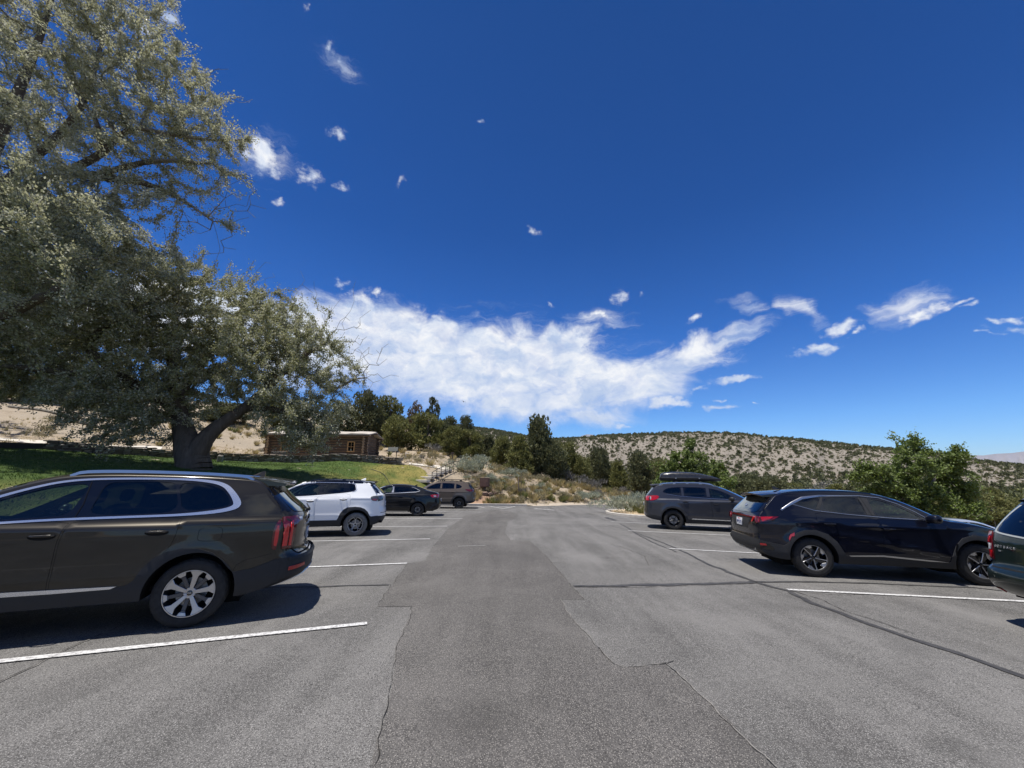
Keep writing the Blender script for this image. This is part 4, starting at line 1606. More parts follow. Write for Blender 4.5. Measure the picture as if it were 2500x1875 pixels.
    def doors(s, defs, paint, handle_mat):
        for nm, poly, hd in defs:
            for sd in (1, -1):
                d = s.patch(nm, inset_poly(poly, .0035), paint, off=0.0, skirt=.02, sd=sd)
                s.ribbon('door_seal', poly, .035, UNDER, off=-.016, h=.001, sd=sd, parent=d, closed=True)
                if hd:
                    s.handle(hd[0], hd[1], handle_mat, sd, d)

    def bottom_line(s):
        return [tuple(p) for p in s.bottom]

    def below(s, line):
        """region between a line (rear to front) and the lower edge of the body"""
        line = np.asarray(line, float)
        E = s.E
        n = len(E)
        r = []
        for i in range(n):
            if E[i, 1] >= line[0, 1] - .015 or E[i, 0] > 0: break
            r.append(E[i, :2])
        f = []
        for i in range(n - 1, -1, -1):
            if E[i, 1] >= line[-1, 1] - .015 or E[i, 0] < 2: break
            f.append(E[i, :2])
        parts = [line]
        if f: parts.append(np.array(f[::-1]))
        parts.append(s.bottom[::-1])
        if r: parts.append(np.array(r))
        P = np.vstack(parts)
        k = [0]
        for i in range(1, len(P)):
            if np.hypot(*(P[i] - P[k[-1]])) > .006: k.append(i)
        return P[k]
PAINT_BRONZE = M_paint('bronze_brown_paint', (.034, .030, .023), metal=.55, rough=.38, dust=.12)
PAINT_WHITE = M_paint('white_paint', (.86, .86, .85), rough=.4, dust=.12)
PAINT_BLACK = M_paint('black_paint', (.004, .0045, .006), rough=.4, dust=.02)
PAINT_BLACK2 = M_paint('dark_navy_paint', (.003, .004, .010), rough=.4, dust=.012)
PAINT_TAUPE = M_paint('taupe_paint', (.125, .100, .078), metal=.25, rough=.42, dust=.12)
PAINT_GREY = M_paint('magnetite_paint', (.060, .062, .072), metal=.65, rough=.30, dust=.05)
PAINT_GREEN = M_paint('dark_green_paint', (.007, .015, .013), metal=.3, rough=.38, dust=.05)
PAINT_SILVER = M_paint('pale_blue_paint', (.52, .58, .68), metal=.5, rough=.35, dust=.1)


def smooth_poly(P, it=2):
    return chaikin(P, True, it)


# ---- large bronze three-row SUV in the foreground
def suv_bronze():
    sp = dict(at=(-4.275, 5.917, -156), W=.992, wb=2.90, rw=.378, ra=.455, sill=.335, rr=.262, tw=.245, yw=.972, key='wide', turn=.0,
              wprof=[(.2, .90), (.34, .955), (.5, .984), (.75, .992), (1.0, .993), (1.10, .989), (1.14, .981), (1.16, .970), (1.215, .930), (1.26, .914), (1.5, .828), (1.7, .738), (1.9, .67)],
              plan=(-.15, .085, 2.75, .20), flare=.012, rear_x=.0, rear_top=1.70, screen=(1.75, 2.72, 1.16),
              creases=[(-.8, 1.165, 2.9, 1.12, .010, .022), (-.2, .62, 2.4, .60, .006, .05)],
              E=[(-.52, .30, -.08, 0), (-.70, .33, -.18, 0), (-.84, .40, -.30, 0), (-.90, .47, -.36, 0), (-.90, .68, -.36, 0), (-.84, .76, -.29, 0), (-.845, .95, -.29, 0), (-.855, 1.12, -.28, 0), (-.86, 1.22, -.27, 0), (-.79, 1.32, -.24, 0), (-.66, 1.45, -.20, 0), (-.55, 1.60, -.15, .02), (-.46, 1.685, -.08, .045),
                 (-.2, 1.705, -.02, .06), (.12, 1.722, 0, .065), (.74, 1.735, 0, .065), (1.24, 1.728, 0, .065), (1.49, 1.70, .04, .065), (1.72, 1.635, .09, .06), (1.95, 1.53, .13, .05), (2.3, 1.335, .16, .04), (2.62, 1.17, .16, .03), (2.78, 1.125, .12, .05), (3.2, 1.09, .06, .06), (3.55, 1.02, .10, .04), (3.66, .9, .16, .0), (3.70, .7, .17, 0), (3.70, .5, .16, 0), (3.62, .36, .12, 0), (3.48, .29, .08, 0)])
    c = Car('parked_suv', sp, 'dark bronze three-row SUV with chrome window trim and silver roof rails', 'car', 'cars parked along the lot')
    dlo = smooth_poly([(2.42, 1.20), (2.2, 1.325), (1.95, 1.46), (1.73, 1.56), (1.50, 1.64), (1.25, 1.675), (.87, 1.688), (.42, 1.690), (.13, 1.671), (-.08, 1.625), (-.19, 1.52), (-.262, 1.41), (-.258, 1.365), (-.12, 1.322), (.244, 1.280), (.7, 1.268), (1.12, 1.258), (1.5, 1.245), (2.0, 1.215)], 2)
    outer = smooth_poly([(2.50, 1.188), (2.22, 1.35), (1.96, 1.487), (1.74, 1.583), (1.51, 1.662), (1.25, 1.697), (.87, 1.711), (.42, 1.713), (.10, 1.70), (-.125, 1.655), (-.265, 1.53), (-.352, 1.41), (-.335, 1.345), (-.25, 1.308), (-.08, 1.276), (.244, 1.254), (.7, 1.244), (1.12, 1.234), (1.5, 1.222), (2.0, 1.192)], 2)
    panes = [('front_window', smooth_poly([(2.30, 1.23), (2.0, 1.405), (1.73, 1.53), (1.50, 1.612), (1.22, 1.648), (1.255, 1.45), (1.30, 1.285), (1.5, 1.268)], 2), GLASS_F),
             ('rear_window', smooth_poly([(1.095, 1.655), (.85, 1.662), (.445, 1.668), (.40, 1.60), (.285, 1.30), (.7, 1.288), (1.13, 1.278), (1.11, 1.45)], 2), GLASS_R),
             ('quarter_window', smooth_poly([(.39, 1.662), (.13, 1.645), (-.06, 1.60), (-.16, 1.52), (-.225, 1.41), (-.215, 1.378), (-.10, 1.345), (.255, 1.302), (.32, 1.48)], 2), GLASS_R)]
    fd = smooth_poly([(1.243, 1.225), (1.272, 1.12), (1.286, 1.0), (1.279, .86), (1.271, .62), (1.262, .48), (1.235, .352), (1.8, .352), (2.36, .36), (2.44, .6), (2.47, .9), (2.46, 1.08), (2.43, 1.168), (1.8, 1.198)], 1)
    rd = smooth_poly([(1.226, 1.226), (1.255, 1.12), (1.27, 1.0), (1.263, .86), (1.255, .62), (1.246, .48), (1.218, .352), (.9, .352), (.60, .352), (.565, .50), (.47, .66), (.40, .76), (.30, .86), (.245, .99), (.232, 1.19), (.236, 1.245), (.7, 1.238)], 1)
    c.body(PAINT_BRONZE, CLADDING, .70, holes=[dlo, fd, rd])
    c.glazing(dlo, panes)
    c.doors([('front_door', fd, (1.42, 1.075)), ('rear_door', rd, (.43, 1.085))], PAINT_BRONZE, PAINT_BRONZE)
    clad = c.below([(-.872, .70), (-.74, .655), (-.60, .605), (-.46, .59), (-.405, .588), (-.35, .64), (-.274, .73), (-.167, .822), (-.023, .876), (.141, .89), (.291, .855), (.405, .79), (.492, .68), (.545, .56), (.60, .515), (.669, .50), (.96, .497), (1.6, .497), (2.26, .50), (2.36, .60), (2.48, .76), (2.66, .87), (2.9, .90), (3.14, .87), (3.32, .76), (3.44, .60), (3.62, .60), (3.69, .55)])
    for sd in (1, -1):
        c.patch('chrome_trim', outer, CHROME, holes=[dlo], off=.004, skirt=.012, sd=sd)
        c.patch('cladding', clad, CLADDING, off=.010, skirt=.012, sd=sd)
        c.patch('sill_trim', [(2.25, .535), (1.6, .528), (.68, .512), (.73, .488), (1.24, .482), (2.26, .488)], CHROME, off=.016, skirt=.012, sd=sd)
        c.ribbon('belt_seam', [(1.229, 1.66), (1.205, 1.40), (1.23, 1.24)], .008, UNDER, off=0, h=.002, sd=sd)
        c.ribbon('fuel_flap_seam' if sd > 0 else 'body_seam', smooth_poly([(.018, 1.12), (-.188, 1.123), (-.225, 1.09), (-.225, .985), (-.19, .957), (.001, .962), (.022, 1.0)], 1), .006, UNDER, off=-.002, h=.003, sd=sd, closed=True)
        c.ribbon('bumper_seam', [(-.41, .60), (-.43, .66), (-.52, .715), (-.64, .735), (-.80, .77)], .005, UNDER, off=-.002, h=.003, sd=sd)
        c.ribbon('fender_seam', [(2.47, 1.15), (2.46, .9), (2.44, .7)], .006, UNDER, off=-.002, h=.003, sd=sd)
        # tail lamp: part on the flank, part on the tailgate
        s1 = smooth_poly([(-.852, 1.20), (-.80, 1.155), (-.772, 1.05), (-.775, .90), (-.79, .815), (-.845, .81)], 1)
        a = c.patch('l', s1, REDDARK, off=.012, skirt=.014, sd=sd)
        ye = .88
        b = c.rear('l', np.array([(sd * .90, .815), (sd * .80, .81), (sd * .775, .9), (sd * .765, 1.10), (sd * .70, 1.15), (sd * .60, 1.16), (sd * .60, 1.205), (sd * .72, 1.225), (sd * .90, 1.215)]), REDDARK, off=.014, skirt=.016)
        lamp = c.join('tail_light', [a, b])
        c.patch('light_bar', smooth_poly([(-.838, 1.12), (-.80, 1.10), (-.795, .90), (-.805, .86), (-.842, .86)], 1), REDBRIGHT, off=.020, skirt=.008, sd=sd, parent=lamp)
        for yy, zt in ((.885, 1.12), (.835, 1.15)):
            c.rear('light_bar', np.array([(sd * (yy + .016), zt), (sd * (yy + .016), .85), (sd * (yy - .016), .85), (sd * (yy - .016), zt + .015)]), REDBRIGHT, off=.022, skirt=.008, parent=lamp)
        c.rear('reversing_light', np.array([(sd * .70, 1.198), (sd * .62, 1.195), (sd * .62, 1.172), (sd * .70, 1.172)]), CLEARLENS, off=.020, skirt=.006, parent=lamp)
        c.rear('reflector', np.array([(sd * .86, .585), (sd * .64, .60), (sd * .63, .56), (sd * .86, .54)]), REDLENS, off=.018, skirt=.012)
        c.mirror(2.22, 1.20, PAINT_BRONZE, sd)
        h = c.patch('headlight', smooth_poly([(3.62, .95), (3.45, .98), (3.36, .9), (3.42, .74), (3.66, .72)], 1), CLEARLENS, off=.006, skirt=.01, sd=sd)
    c.rear('rear_glass', smooth_poly([(.64, 1.58), (.60, 1.63), (-.60, 1.63), (-.64, 1.58), (-.74, 1.30), (-.66, 1.268), (0, 1.255), (.66, 1.268), (.74, 1.30)], 2), GLASS_R, off=.008, skirt=.01)
    for sd in (1, -1):
        c.rear('glass_edge', np.array([(sd * .645, 1.60), (sd * .735, 1.60), (sd * .80, 1.40), (sd * .84, 1.285), (sd * .745, 1.29)]), GLOSSBLACK, off=.006, skirt=.01)
        c.rear('tailgate_seam', np.array([(sd * .775, 1.24), (sd * .81, 1.24), (sd * .80, .80), (sd * .70, .725), (sd * .69, .735), (sd * .775, .805)]), UNDER, off=.0015)
    c.rear('tailgate_seam', np.array([(-.70, .735), (-.70, .72), (.70, .72), (.70, .735)]), UNDER, off=.0015)
    c.rear('skid_plate', smooth_poly([(-.74, .34), (-.60, .40), (-.46, .50), (.46, .50), (.60, .40), (.74, .34), (.5, .32), (-.5, .32)], 1), SATIN, off=.014, skirt=.02)
    c.rear('bumper_lip', np.array([(-.86, .70), (-.86, .665), (.86, .665), (.86, .70)]), CLADDING, off=.03, skirt=.04)
    c.spoiler(PAINT_BRONZE, -.42, -.88, 1.715, 1.655, .68, .045)
    c.rail(1.46, -.42, SATIN, .035, .018, 0, .04)
    c.fin(-.36, .0, PAINT_BRONZE).location = (0, .0, 1.765)
    c.wiper(1.275)
    c.plate(0, .93, '6T78193', 'Nevada')
    bd = c.rear('badge', smooth_poly([(.10, 1.16), (.06, 1.195), (-.06, 1.195), (-.10, 1.16), (-.06, 1.125), (.06, 1.125)], 2), GLOSSBLACK, off=.012, skirt=.01)
    c.rear_text('badge_lettering', 'KIA', .058, 0, 1.16, CHROME, off=.013, parent=bd)
    for i, ch in enumerate('TELLURIDE'):
        c.rear_text('tailgate_letter', ch, .058, .48 - i * .12, 1.072, CHROME, off=.006)
    c.rear_text('badge_lettering', 'AWD', .05, -.56, .86, CHROME, off=.006)
    c.wheels('wide', ALLOY, ALLOYDARK, RUBBER, 'KIA')
    c.seats((1.55, .55, -.25), .50, SEATM, True, 2.35)
    return c


# ---- black compact SUV, second from the near right
def suv_black():
    sp = dict(at=(6.145, 9.05, -11), W=.93, wb=2.755, rw=.36, ra=.425, sill=.262, rr=.236, tw=.235, yw=.915, key='blade', turn=.35,
              wprof=[(.2, .90), (.3, .95), (.45, .985), (.62, .992), (.8, .985), (.95, .985), (1.05, .968), (1.13, .94), (1.22, .895), (1.4, .81), (1.55, .735), (1.75, .66)],
              plan=(-.15, .085, 2.55, .2), flare=.016, rear_x=.2, rear_top=1.52, screen=(1.62, 2.34, 1.10),
              creases=[(-.7, 1.06, 1.2, .965, .012, .03), (.5, .80, 2.5, .46, .012, .05), (1.2, .95, 2.9, 1.0, .008, .03)],
              E=[(-.52, .30, -.05, 0), (-.74, .335, -.05, 0), (-.88, .42, -.06, 0), (-.915, .52, -.06, 0), (-.91, .66, -.06, 0), (-.885, .75, -.07, 0), (-.885, .92, -.08, 0), (-.865, 1.04, -.08, 0), (-.84, 1.12, -.09, 0), (-.75, 1.215, -.11, 0), (-.60, 1.36, -.10, 0), (-.485, 1.475, -.08, .02), (-.40, 1.535, -.05, .04),
                 (-.07, 1.59, 0, .055), (.48, 1.618, 0, .055), (1.1, 1.605, 0, .055), (1.45, 1.553, .06, .055), (1.74, 1.45, .11, .05), (2.03, 1.29, .14, .04), (2.28, 1.135, .14, .03), (2.42, 1.085, .10, .05), (2.65, 1.065, .05, .06), (2.95, 1.01, .06, .05), (3.25, .93, .10, .03), (3.42, .82, .15, 0), (3.48, .65, .15, 0), (3.48, .45, .13, 0), (3.42, .32, .1, 0), (3.28, .25, .05, 0)])
    c = Car('parked_suv', sp, 'glossy black compact SUV with angular five-spoke wheels parked beside the white stall line', 'car', 'cars parked along the lot')
    dlo = smooth_poly([(-.19, 1.362), (.03, 1.468), (.39, 1.520), (1.12, 1.531), (1.44, 1.500), (1.694, 1.398), (1.94, 1.255), (2.06, 1.165), (2.04, 1.118), (1.462, 1.142), (.79, 1.186), (.22, 1.246), (.02, 1.298)], 2)
    panes = [('front_window', smooth_poly([(1.255, 1.498), (1.42, 1.474), (1.68, 1.372), (1.965, 1.195), (1.985, 1.142), (1.6, 1.152), (1.245, 1.172), (1.235, 1.3)], 2), GLASS_F),
             ('rear_window', smooth_poly([(.465, 1.50), (.8, 1.508), (1.062, 1.508), (1.09, 1.40), (1.092, 1.188), (.80, 1.208), (.405, 1.246), (.38, 1.35)], 2), GLASS_R),
             ('quarter_window', smooth_poly([(-.10, 1.374), (.07, 1.448), (.38, 1.500), (.30, 1.38), (.215, 1.272), (.03, 1.318)], 2), GLASS_R)]
    fd = smooth_poly([(1.197, 1.14), (1.285, .96), (1.27, .80), (1.235, .52), (1.19, .30), (1.7, .30), (2.27, .31), (2.32, .50), (2.345, .72), (2.365, .95), (2.31, 1.06), (2.06, 1.09), (1.6, 1.12)], 1)
    rd = smooth_poly([(1.178, 1.142), (1.265, .96), (1.25, .80), (1.215, .52), (1.17, .30), (.8, .30), (.56, .30), (.545, .48), (.45, .68), (.37, .81), (.19, .915), (.165, 1.06), (.195, 1.222), (.6, 1.185)], 1)
    c.body(PAINT_BLACK2, CLADDING, .66, holes=[dlo, fd, rd])
    c.glazing(dlo, panes)
    c.doors([('front_door', fd, (1.39, .935)), ('rear_door', rd, (.38, 1.0))], PAINT_BLACK2, PAINT_BLACK2)
    clad = c.below([(-.955, .655), (-.70, .60), (-.50, .56), (-.44, .60), (-.37, .70), (-.24, .81), (-.09, .868), (.11, .874), (.31, .80), (.44, .67), (.52, .505), (.56, .425), (.60, .415), (1.19, .445), (1.9, .40), (2.24, .365), (2.30, .50), (2.40, .68), (2.53, .81), (2.72, .87), (2.93, .85), (3.10, .76), (3.24, .62), (3.47, .55)])
    for sd in (1, -1):
        c.patch('cladding', clad, CLADDING, off=.012, skirt=.014, sd=sd)
        c.patch('sill_trim', [(2.25, .375), (1.9, .405), (1.19, .455), (.60, .425), (.64, .408), (1.19, .428), (1.9, .382)], SATIN, off=.018, skirt=.01, sd=sd)
        c.ribbon('bright_trim', [(2.06, 1.16), (1.94, 1.262), (1.70, 1.408), (1.44, 1.512), (1.12, 1.543), (.39, 1.532), (.05, 1.482), (-.16, 1.385), (-.30, 1.31), (-.42, 1.235)], [.012, .012, .014, .016, .02, .03, .05, .05, .03], SATIN, off=.003, h=.006, sd=sd)
        c.ribbon('belt_trim', [(2.04, 1.113), (1.462, 1.136), (.79, 1.180), (.20, 1.242), (-.18, 1.358)], .012, SATIN, off=.003, h=.005, sd=sd)
        c.patch('pillar_trim', [(.30, 1.275), (.385, 1.40), (.44, 1.512), (.405, 1.512), (.33, 1.40), (.235, 1.28)], CLADDING, off=.001, sd=sd)
        c.patch('pillar_trim', [(1.10, 1.19), (1.10, 1.40), (1.075, 1.515), (1.235, 1.50), (1.225, 1.3), (1.235, 1.18)], CLADDING, off=.001, sd=sd)
        c.ribbon('door_seam', [(1.187, 1.15), (1.15, 1.35), (1.118, 1.525)], .008, UNDER, off=.002, h=.002, sd=sd)
        s1 = np.array([(-.90, 1.10), (-.62, 1.105), (-.50, 1.108), (-.60, 1.06), (-.75, 1.0), (-.915, .985)])
        a = c.patch('l', s1, REDDARK, off=.006, skirt=.01, sd=sd)
        b = c.rear('l', np.array([(sd * .88, 1.10), (sd * .88, .985), (sd * .78, .97), (sd * .70, 1.06), (sd * .72, 1.10)]), REDDARK, off=.010, skirt=.012)
        lamp = c.join('tail_light', [a, b])
        c.patch('light_claw', [(-.86, 1.085), (-.60, 1.10), (-.66, 1.065), (-.80, 1.01), (-.90, 1.0)], REDLENS, off=.013, skirt=.006, sd=sd, parent=lamp)
        c.rear('light_claw', np.array([(sd * .74, 1.095), (sd * .68, 1.095), (sd * .60, .975), (sd * .66, .985)]), REDLENS, off=.014, skirt=.01, parent=lamp)
        c.patch('marker_light', [(-.365, .775), (-.285, .815), (-.30, .745), (-.345, .74), (-.36, .72), (-.40, .655), (-.405, .70)], REDLENS, off=.017, skirt=.006, sd=sd)
        fog = c.patch('bumper_insert', smooth_poly([(-.94, .60), (-.80, .60), (-.70, .53), (-.66, .46), (-.80, .46), (-.93, .50)], 1), GLOSSBLACK, off=.014, skirt=.004, sd=sd)
        c.patch('reflector', [(-.92, .585), (-.82, .58), (-.80, .545), (-.92, .545)], REDLENS, off=.018, skirt=.004, sd=sd, parent=fog)
        c.mirror(2.07, 1.10, PAINT_BLACK2, sd)
        c.patch('headlight', smooth_poly([(3.45, .88), (3.25, .92), (3.05, .93), (3.2, .80), (3.45, .76)], 1), SMOKELENS, off=.006, skirt=.01, sd=sd)
        c.patch('arch_insert', [(2.41, .72), (2.37, .62), (2.345, .50), (2.365, .50), (2.39, .61), (2.43, .70)], GLOSSBLACK, off=.016, skirt=.004, sd=sd)
    c.rear('rear_glass', smooth_poly([(.60, 1.46), (.56, 1.49), (-.56, 1.49), (-.60, 1.46), (-.72, 1.20), (-.64, 1.165), (0, 1.155), (.64, 1.165), (.72, 1.20)], 2), GLASS_R, off=.008, skirt=.01)
    for sd in (1, -1):
        c.rear('glass_edge', np.array([(sd * .61, 1.49), (sd * .66, 1.49), (sd * .80, 1.21), (sd * .73, 1.19)]), GLOSSBLACK, off=.007, skirt=.01)
    c.rear('light_strip', np.array([(-.70, 1.10), (-.70, 1.065), (.70, 1.065), (.70, 1.10)]), REDDARK, off=.010, skirt=.01)
    c.rear('plate_recess', np.array([(-.56, 1.06), (-.40, .83), (.40, .83), (.56, 1.06)]), CLADDING, off=.002)
    c.rear('skid_plate', smooth_poly([(-.70, .50), (-.5, .40), (.5, .40), (.70, .50), (.5, .34), (-.5, .34)], 1), SATIN, off=.012, skirt=.012)
    c.rear('tailgate_seam', np.array([(-.78, .70), (-.78, .688), (.78, .688), (.78, .70)]), UNDER, off=.0015)
    c.spoiler(PAINT_BLACK2, -.34, -.74, 1.565, 1.52, .64, .04)
    c.rail(1.35, -.30, GLOSSBLACK, .0, .014, 0, .03, .016)
    c.fin(-.10, 0, PAINT_BLACK2).location = (0, 0, 1.645)
    c.plate(.02, .945, '9PFC273')
    bd = c.rear('badge', smooth_poly([(.07, 1.29), (.04, 1.315), (-.04, 1.315), (-.07, 1.29), (-.04, 1.265), (.04, 1.265)], 2), SATIN, off=.014, skirt=.006)
    c.wheels('blade', ALLOY, GLOSSBLACK, RUBBER)
    c.seats((1.42, .48), .44, SEATM, True, 2.12)
    return c


# ---- white compact SUV with a black roof
def suv_white():
    sp = dict(at=(-5.306, 13.97, -165), W=.925, wb=2.64, rw=.363, ra=.445, sill=.30, rr=.235, tw=.235, yw=.915, key='split', turn=.2,
              wprof=[(.2, .90), (.33, .95), (.5, .985), (.75, .99), (1.0, .985), (1.12, .975), (1.2, .955), (1.32, .90), (1.5, .82), (1.65, .75), (1.9, .66)],
              plan=(-.05, .10, 2.4, .2), flare=.02, rear_x=.2, rear_top=1.68, screen=(1.75, 2.58, 1.18),
              creases=[(-.5, 1.17, 2.6, 1.12, .010, .03), (-.3, .66, 2.4, .60, .008, .05)],
              E=[(-.52, .335, -.06, 0), (-.60, .37, -.12, 0), (-.66, .46, -.19, 0), (-.665, .62, -.22, 0), (-.66, .80, -.22, 0), (-.63, .90, -.20, 0), (-.635, 1.05, -.20, 0), (-.625, 1.22, -.19, 0), (-.58, 1.33, -.18, 0), (-.48, 1.44, -.16, 0), (-.34, 1.58, -.13, .02), (-.22, 1.675, -.06, .045),
                 (0, 1.70, 0, .055), (.4, 1.722, 0, .055), (.96, 1.728, 0, .055), (1.43, 1.70, .02, .055), (1.75, 1.63, .07, .05), (2.0, 1.50, .11, .05), (2.3, 1.31, .14, .04), (2.5, 1.18, .13, .03), (2.62, 1.135, .1, .05), (3.0, 1.11, .05, .06), (3.3, 1.05, .08, .04), (3.4, .95, .13, 0), (3.42, .7, .14, 0), (3.42, .5, .13, 0), (3.36, .36, .1, 0), (3.2, .29, .06, 0)])
    c = Car('parked_suv', sp, 'white compact SUV with a black roof parked between the bronze SUV and the black sedan', 'car', 'cars parked along the lot')
    dlo = smooth_poly([(2.42, 1.20), (2.2, 1.35), (1.98, 1.49), (1.71, 1.60), (1.29, 1.645), (.49, 1.642), (.19, 1.625), (.145, 1.59), (.095, 1.44), (.115, 1.41), (.275, 1.352), (1.076, 1.275), (1.674, 1.225)], 2)
    panes = [('front_window', smooth_poly([(2.30, 1.235), (1.98, 1.455), (1.71, 1.568), (1.27, 1.615), (1.22, 1.45), (1.20, 1.29), (1.7, 1.25)], 2), GLASS_F),
             ('rear_window', smooth_poly([(1.13, 1.615), (.51, 1.618), (.475, 1.52), (.455, 1.36), (1.12, 1.295)], 2), GLASS_R),
             ('quarter_window', smooth_poly([(.335, 1.61), (.19, 1.60), (.135, 1.45), (.285, 1.385)], 2), GLASS_R)]
    fd = smooth_poly([(1.205, 1.245), (1.275, 1.10), (1.27, .8), (1.245, .5), (1.23, .34), (1.8, .34), (2.15, .34), (2.18, .6), (2.30, .95), (2.38, 1.16), (1.7, 1.205)], 1)
    rd = smooth_poly([(1.187, 1.247), (1.257, 1.10), (1.252, .8), (1.227, .5), (1.212, .34), (.8, .34), (.58, .34), (.55, .56), (.44, .76), (.30, .88), (.215, .95), (.215, 1.1), (.27, 1.325), (.7, 1.29)], 1)
    c.body(PAINT_WHITE, CLADDING, .62, GLOSSBLACK, 1.655, holes=[dlo, fd, rd])
    c.glazing(dlo, panes)
    c.doors([('front_door', fd, (1.42, 1.09)), ('rear_door', rd, (.44, 1.145))], PAINT_WHITE, PAINT_WHITE)
    clad = c.below([(-.66, .62), (-.45, .60), (-.41, .63), (-.35, .74), (-.24, .84), (-.11, .89), (.05, .905), (.28, .89), (.40, .82), (.49, .70), (.535, .56), (.57, .50), (1.23, .49), (2.08, .49), (2.12, .58), (2.22, .76), (2.38, .87), (2.64, .905), (2.9, .87), (3.06, .76), (3.14, .60), (3.41, .58)])
    for sd in (1, -1):
        c.patch('cladding', clad, CLADDING, off=.010, skirt=.012, sd=sd)
        c.ribbon('bright_trim', [(2.36, 1.26), (1.99, 1.507), (1.71, 1.618), (1.29, 1.66), (.49, 1.655), (.17, 1.638), (.12, 1.58), (.075, 1.44), (.11, 1.40), (.2, 1.37)], .016, CHROME, off=.003, h=.005, sd=sd)
        a = c.patch('l', smooth_poly([(-.62, 1.255), (-.50, 1.245), (-.385, 1.215), (-.40, 1.15), (-.46, 1.085), (-.62, 1.075)], 1), SMOKELENS, off=.012, skirt=.014, sd=sd)
        b = c.rear('l', np.array([(sd * .86, 1.255), (sd * .86, 1.075), (sd * .66, 1.11), (sd * .58, 1.2), (sd * .60, 1.255)]), SMOKELENS, off=.014, skirt=.016)
        lamp = c.join('tail_light', [a, b])
        c.patch('light_lens', smooth_poly([(-.60, 1.16), (-.43, 1.16), (-.46, 1.10), (-.60, 1.095)], 1), REDLENS, off=.018, skirt=.004, sd=sd, parent=lamp)
        c.mirror(2.20, 1.17, GLOSSBLACK, sd)
        c.patch('headlight', smooth_poly([(3.40, 1.0), (3.2, 1.03), (3.05, 1.0), (3.2, .9), (3.40, .88)], 1), CLEARLENS, off=.006, skirt=.01, sd=sd)
    c.rear('rear_glass', smooth_poly([(.58, 1.60), (-.58, 1.60), (-.68, 1.34), (0, 1.29), (.68, 1.34)], 2), GLASS_R, off=.008, skirt=.01)
    for sd in (1, -1):
        c.rear('glass_edge', np.array([(sd * .58, 1.64), (sd * .70, 1.60), (sd * .81, 1.34), (sd * .69, 1.32)]), GLOSSBLACK, off=.006, skirt=.008)
    c.rear('tailgate_seam', np.array([(-.78, .72), (-.78, .705), (.78, .705), (.78, .72)]), UNDER, off=.0015)
    c.spoiler(GLOSSBLACK, -.12, -.50, 1.70, 1.675, .66, .04)
    c.rail(1.55, -.05, GLOSSBLACK, .03, .014, 2, .05, .018)
    c.fin(-.02, 0, PAINT_WHITE).location = (0, 0, 1.755)
    c.wiper(1.33)
    c.plate(0, .98, '483 KTL', None)
    c.wheels('split', ALLOY, ALLOYDARK, DUSTYRUBBER)
    c.seats((1.45, .45), .5, SEATM, True, 2.15)
    return c


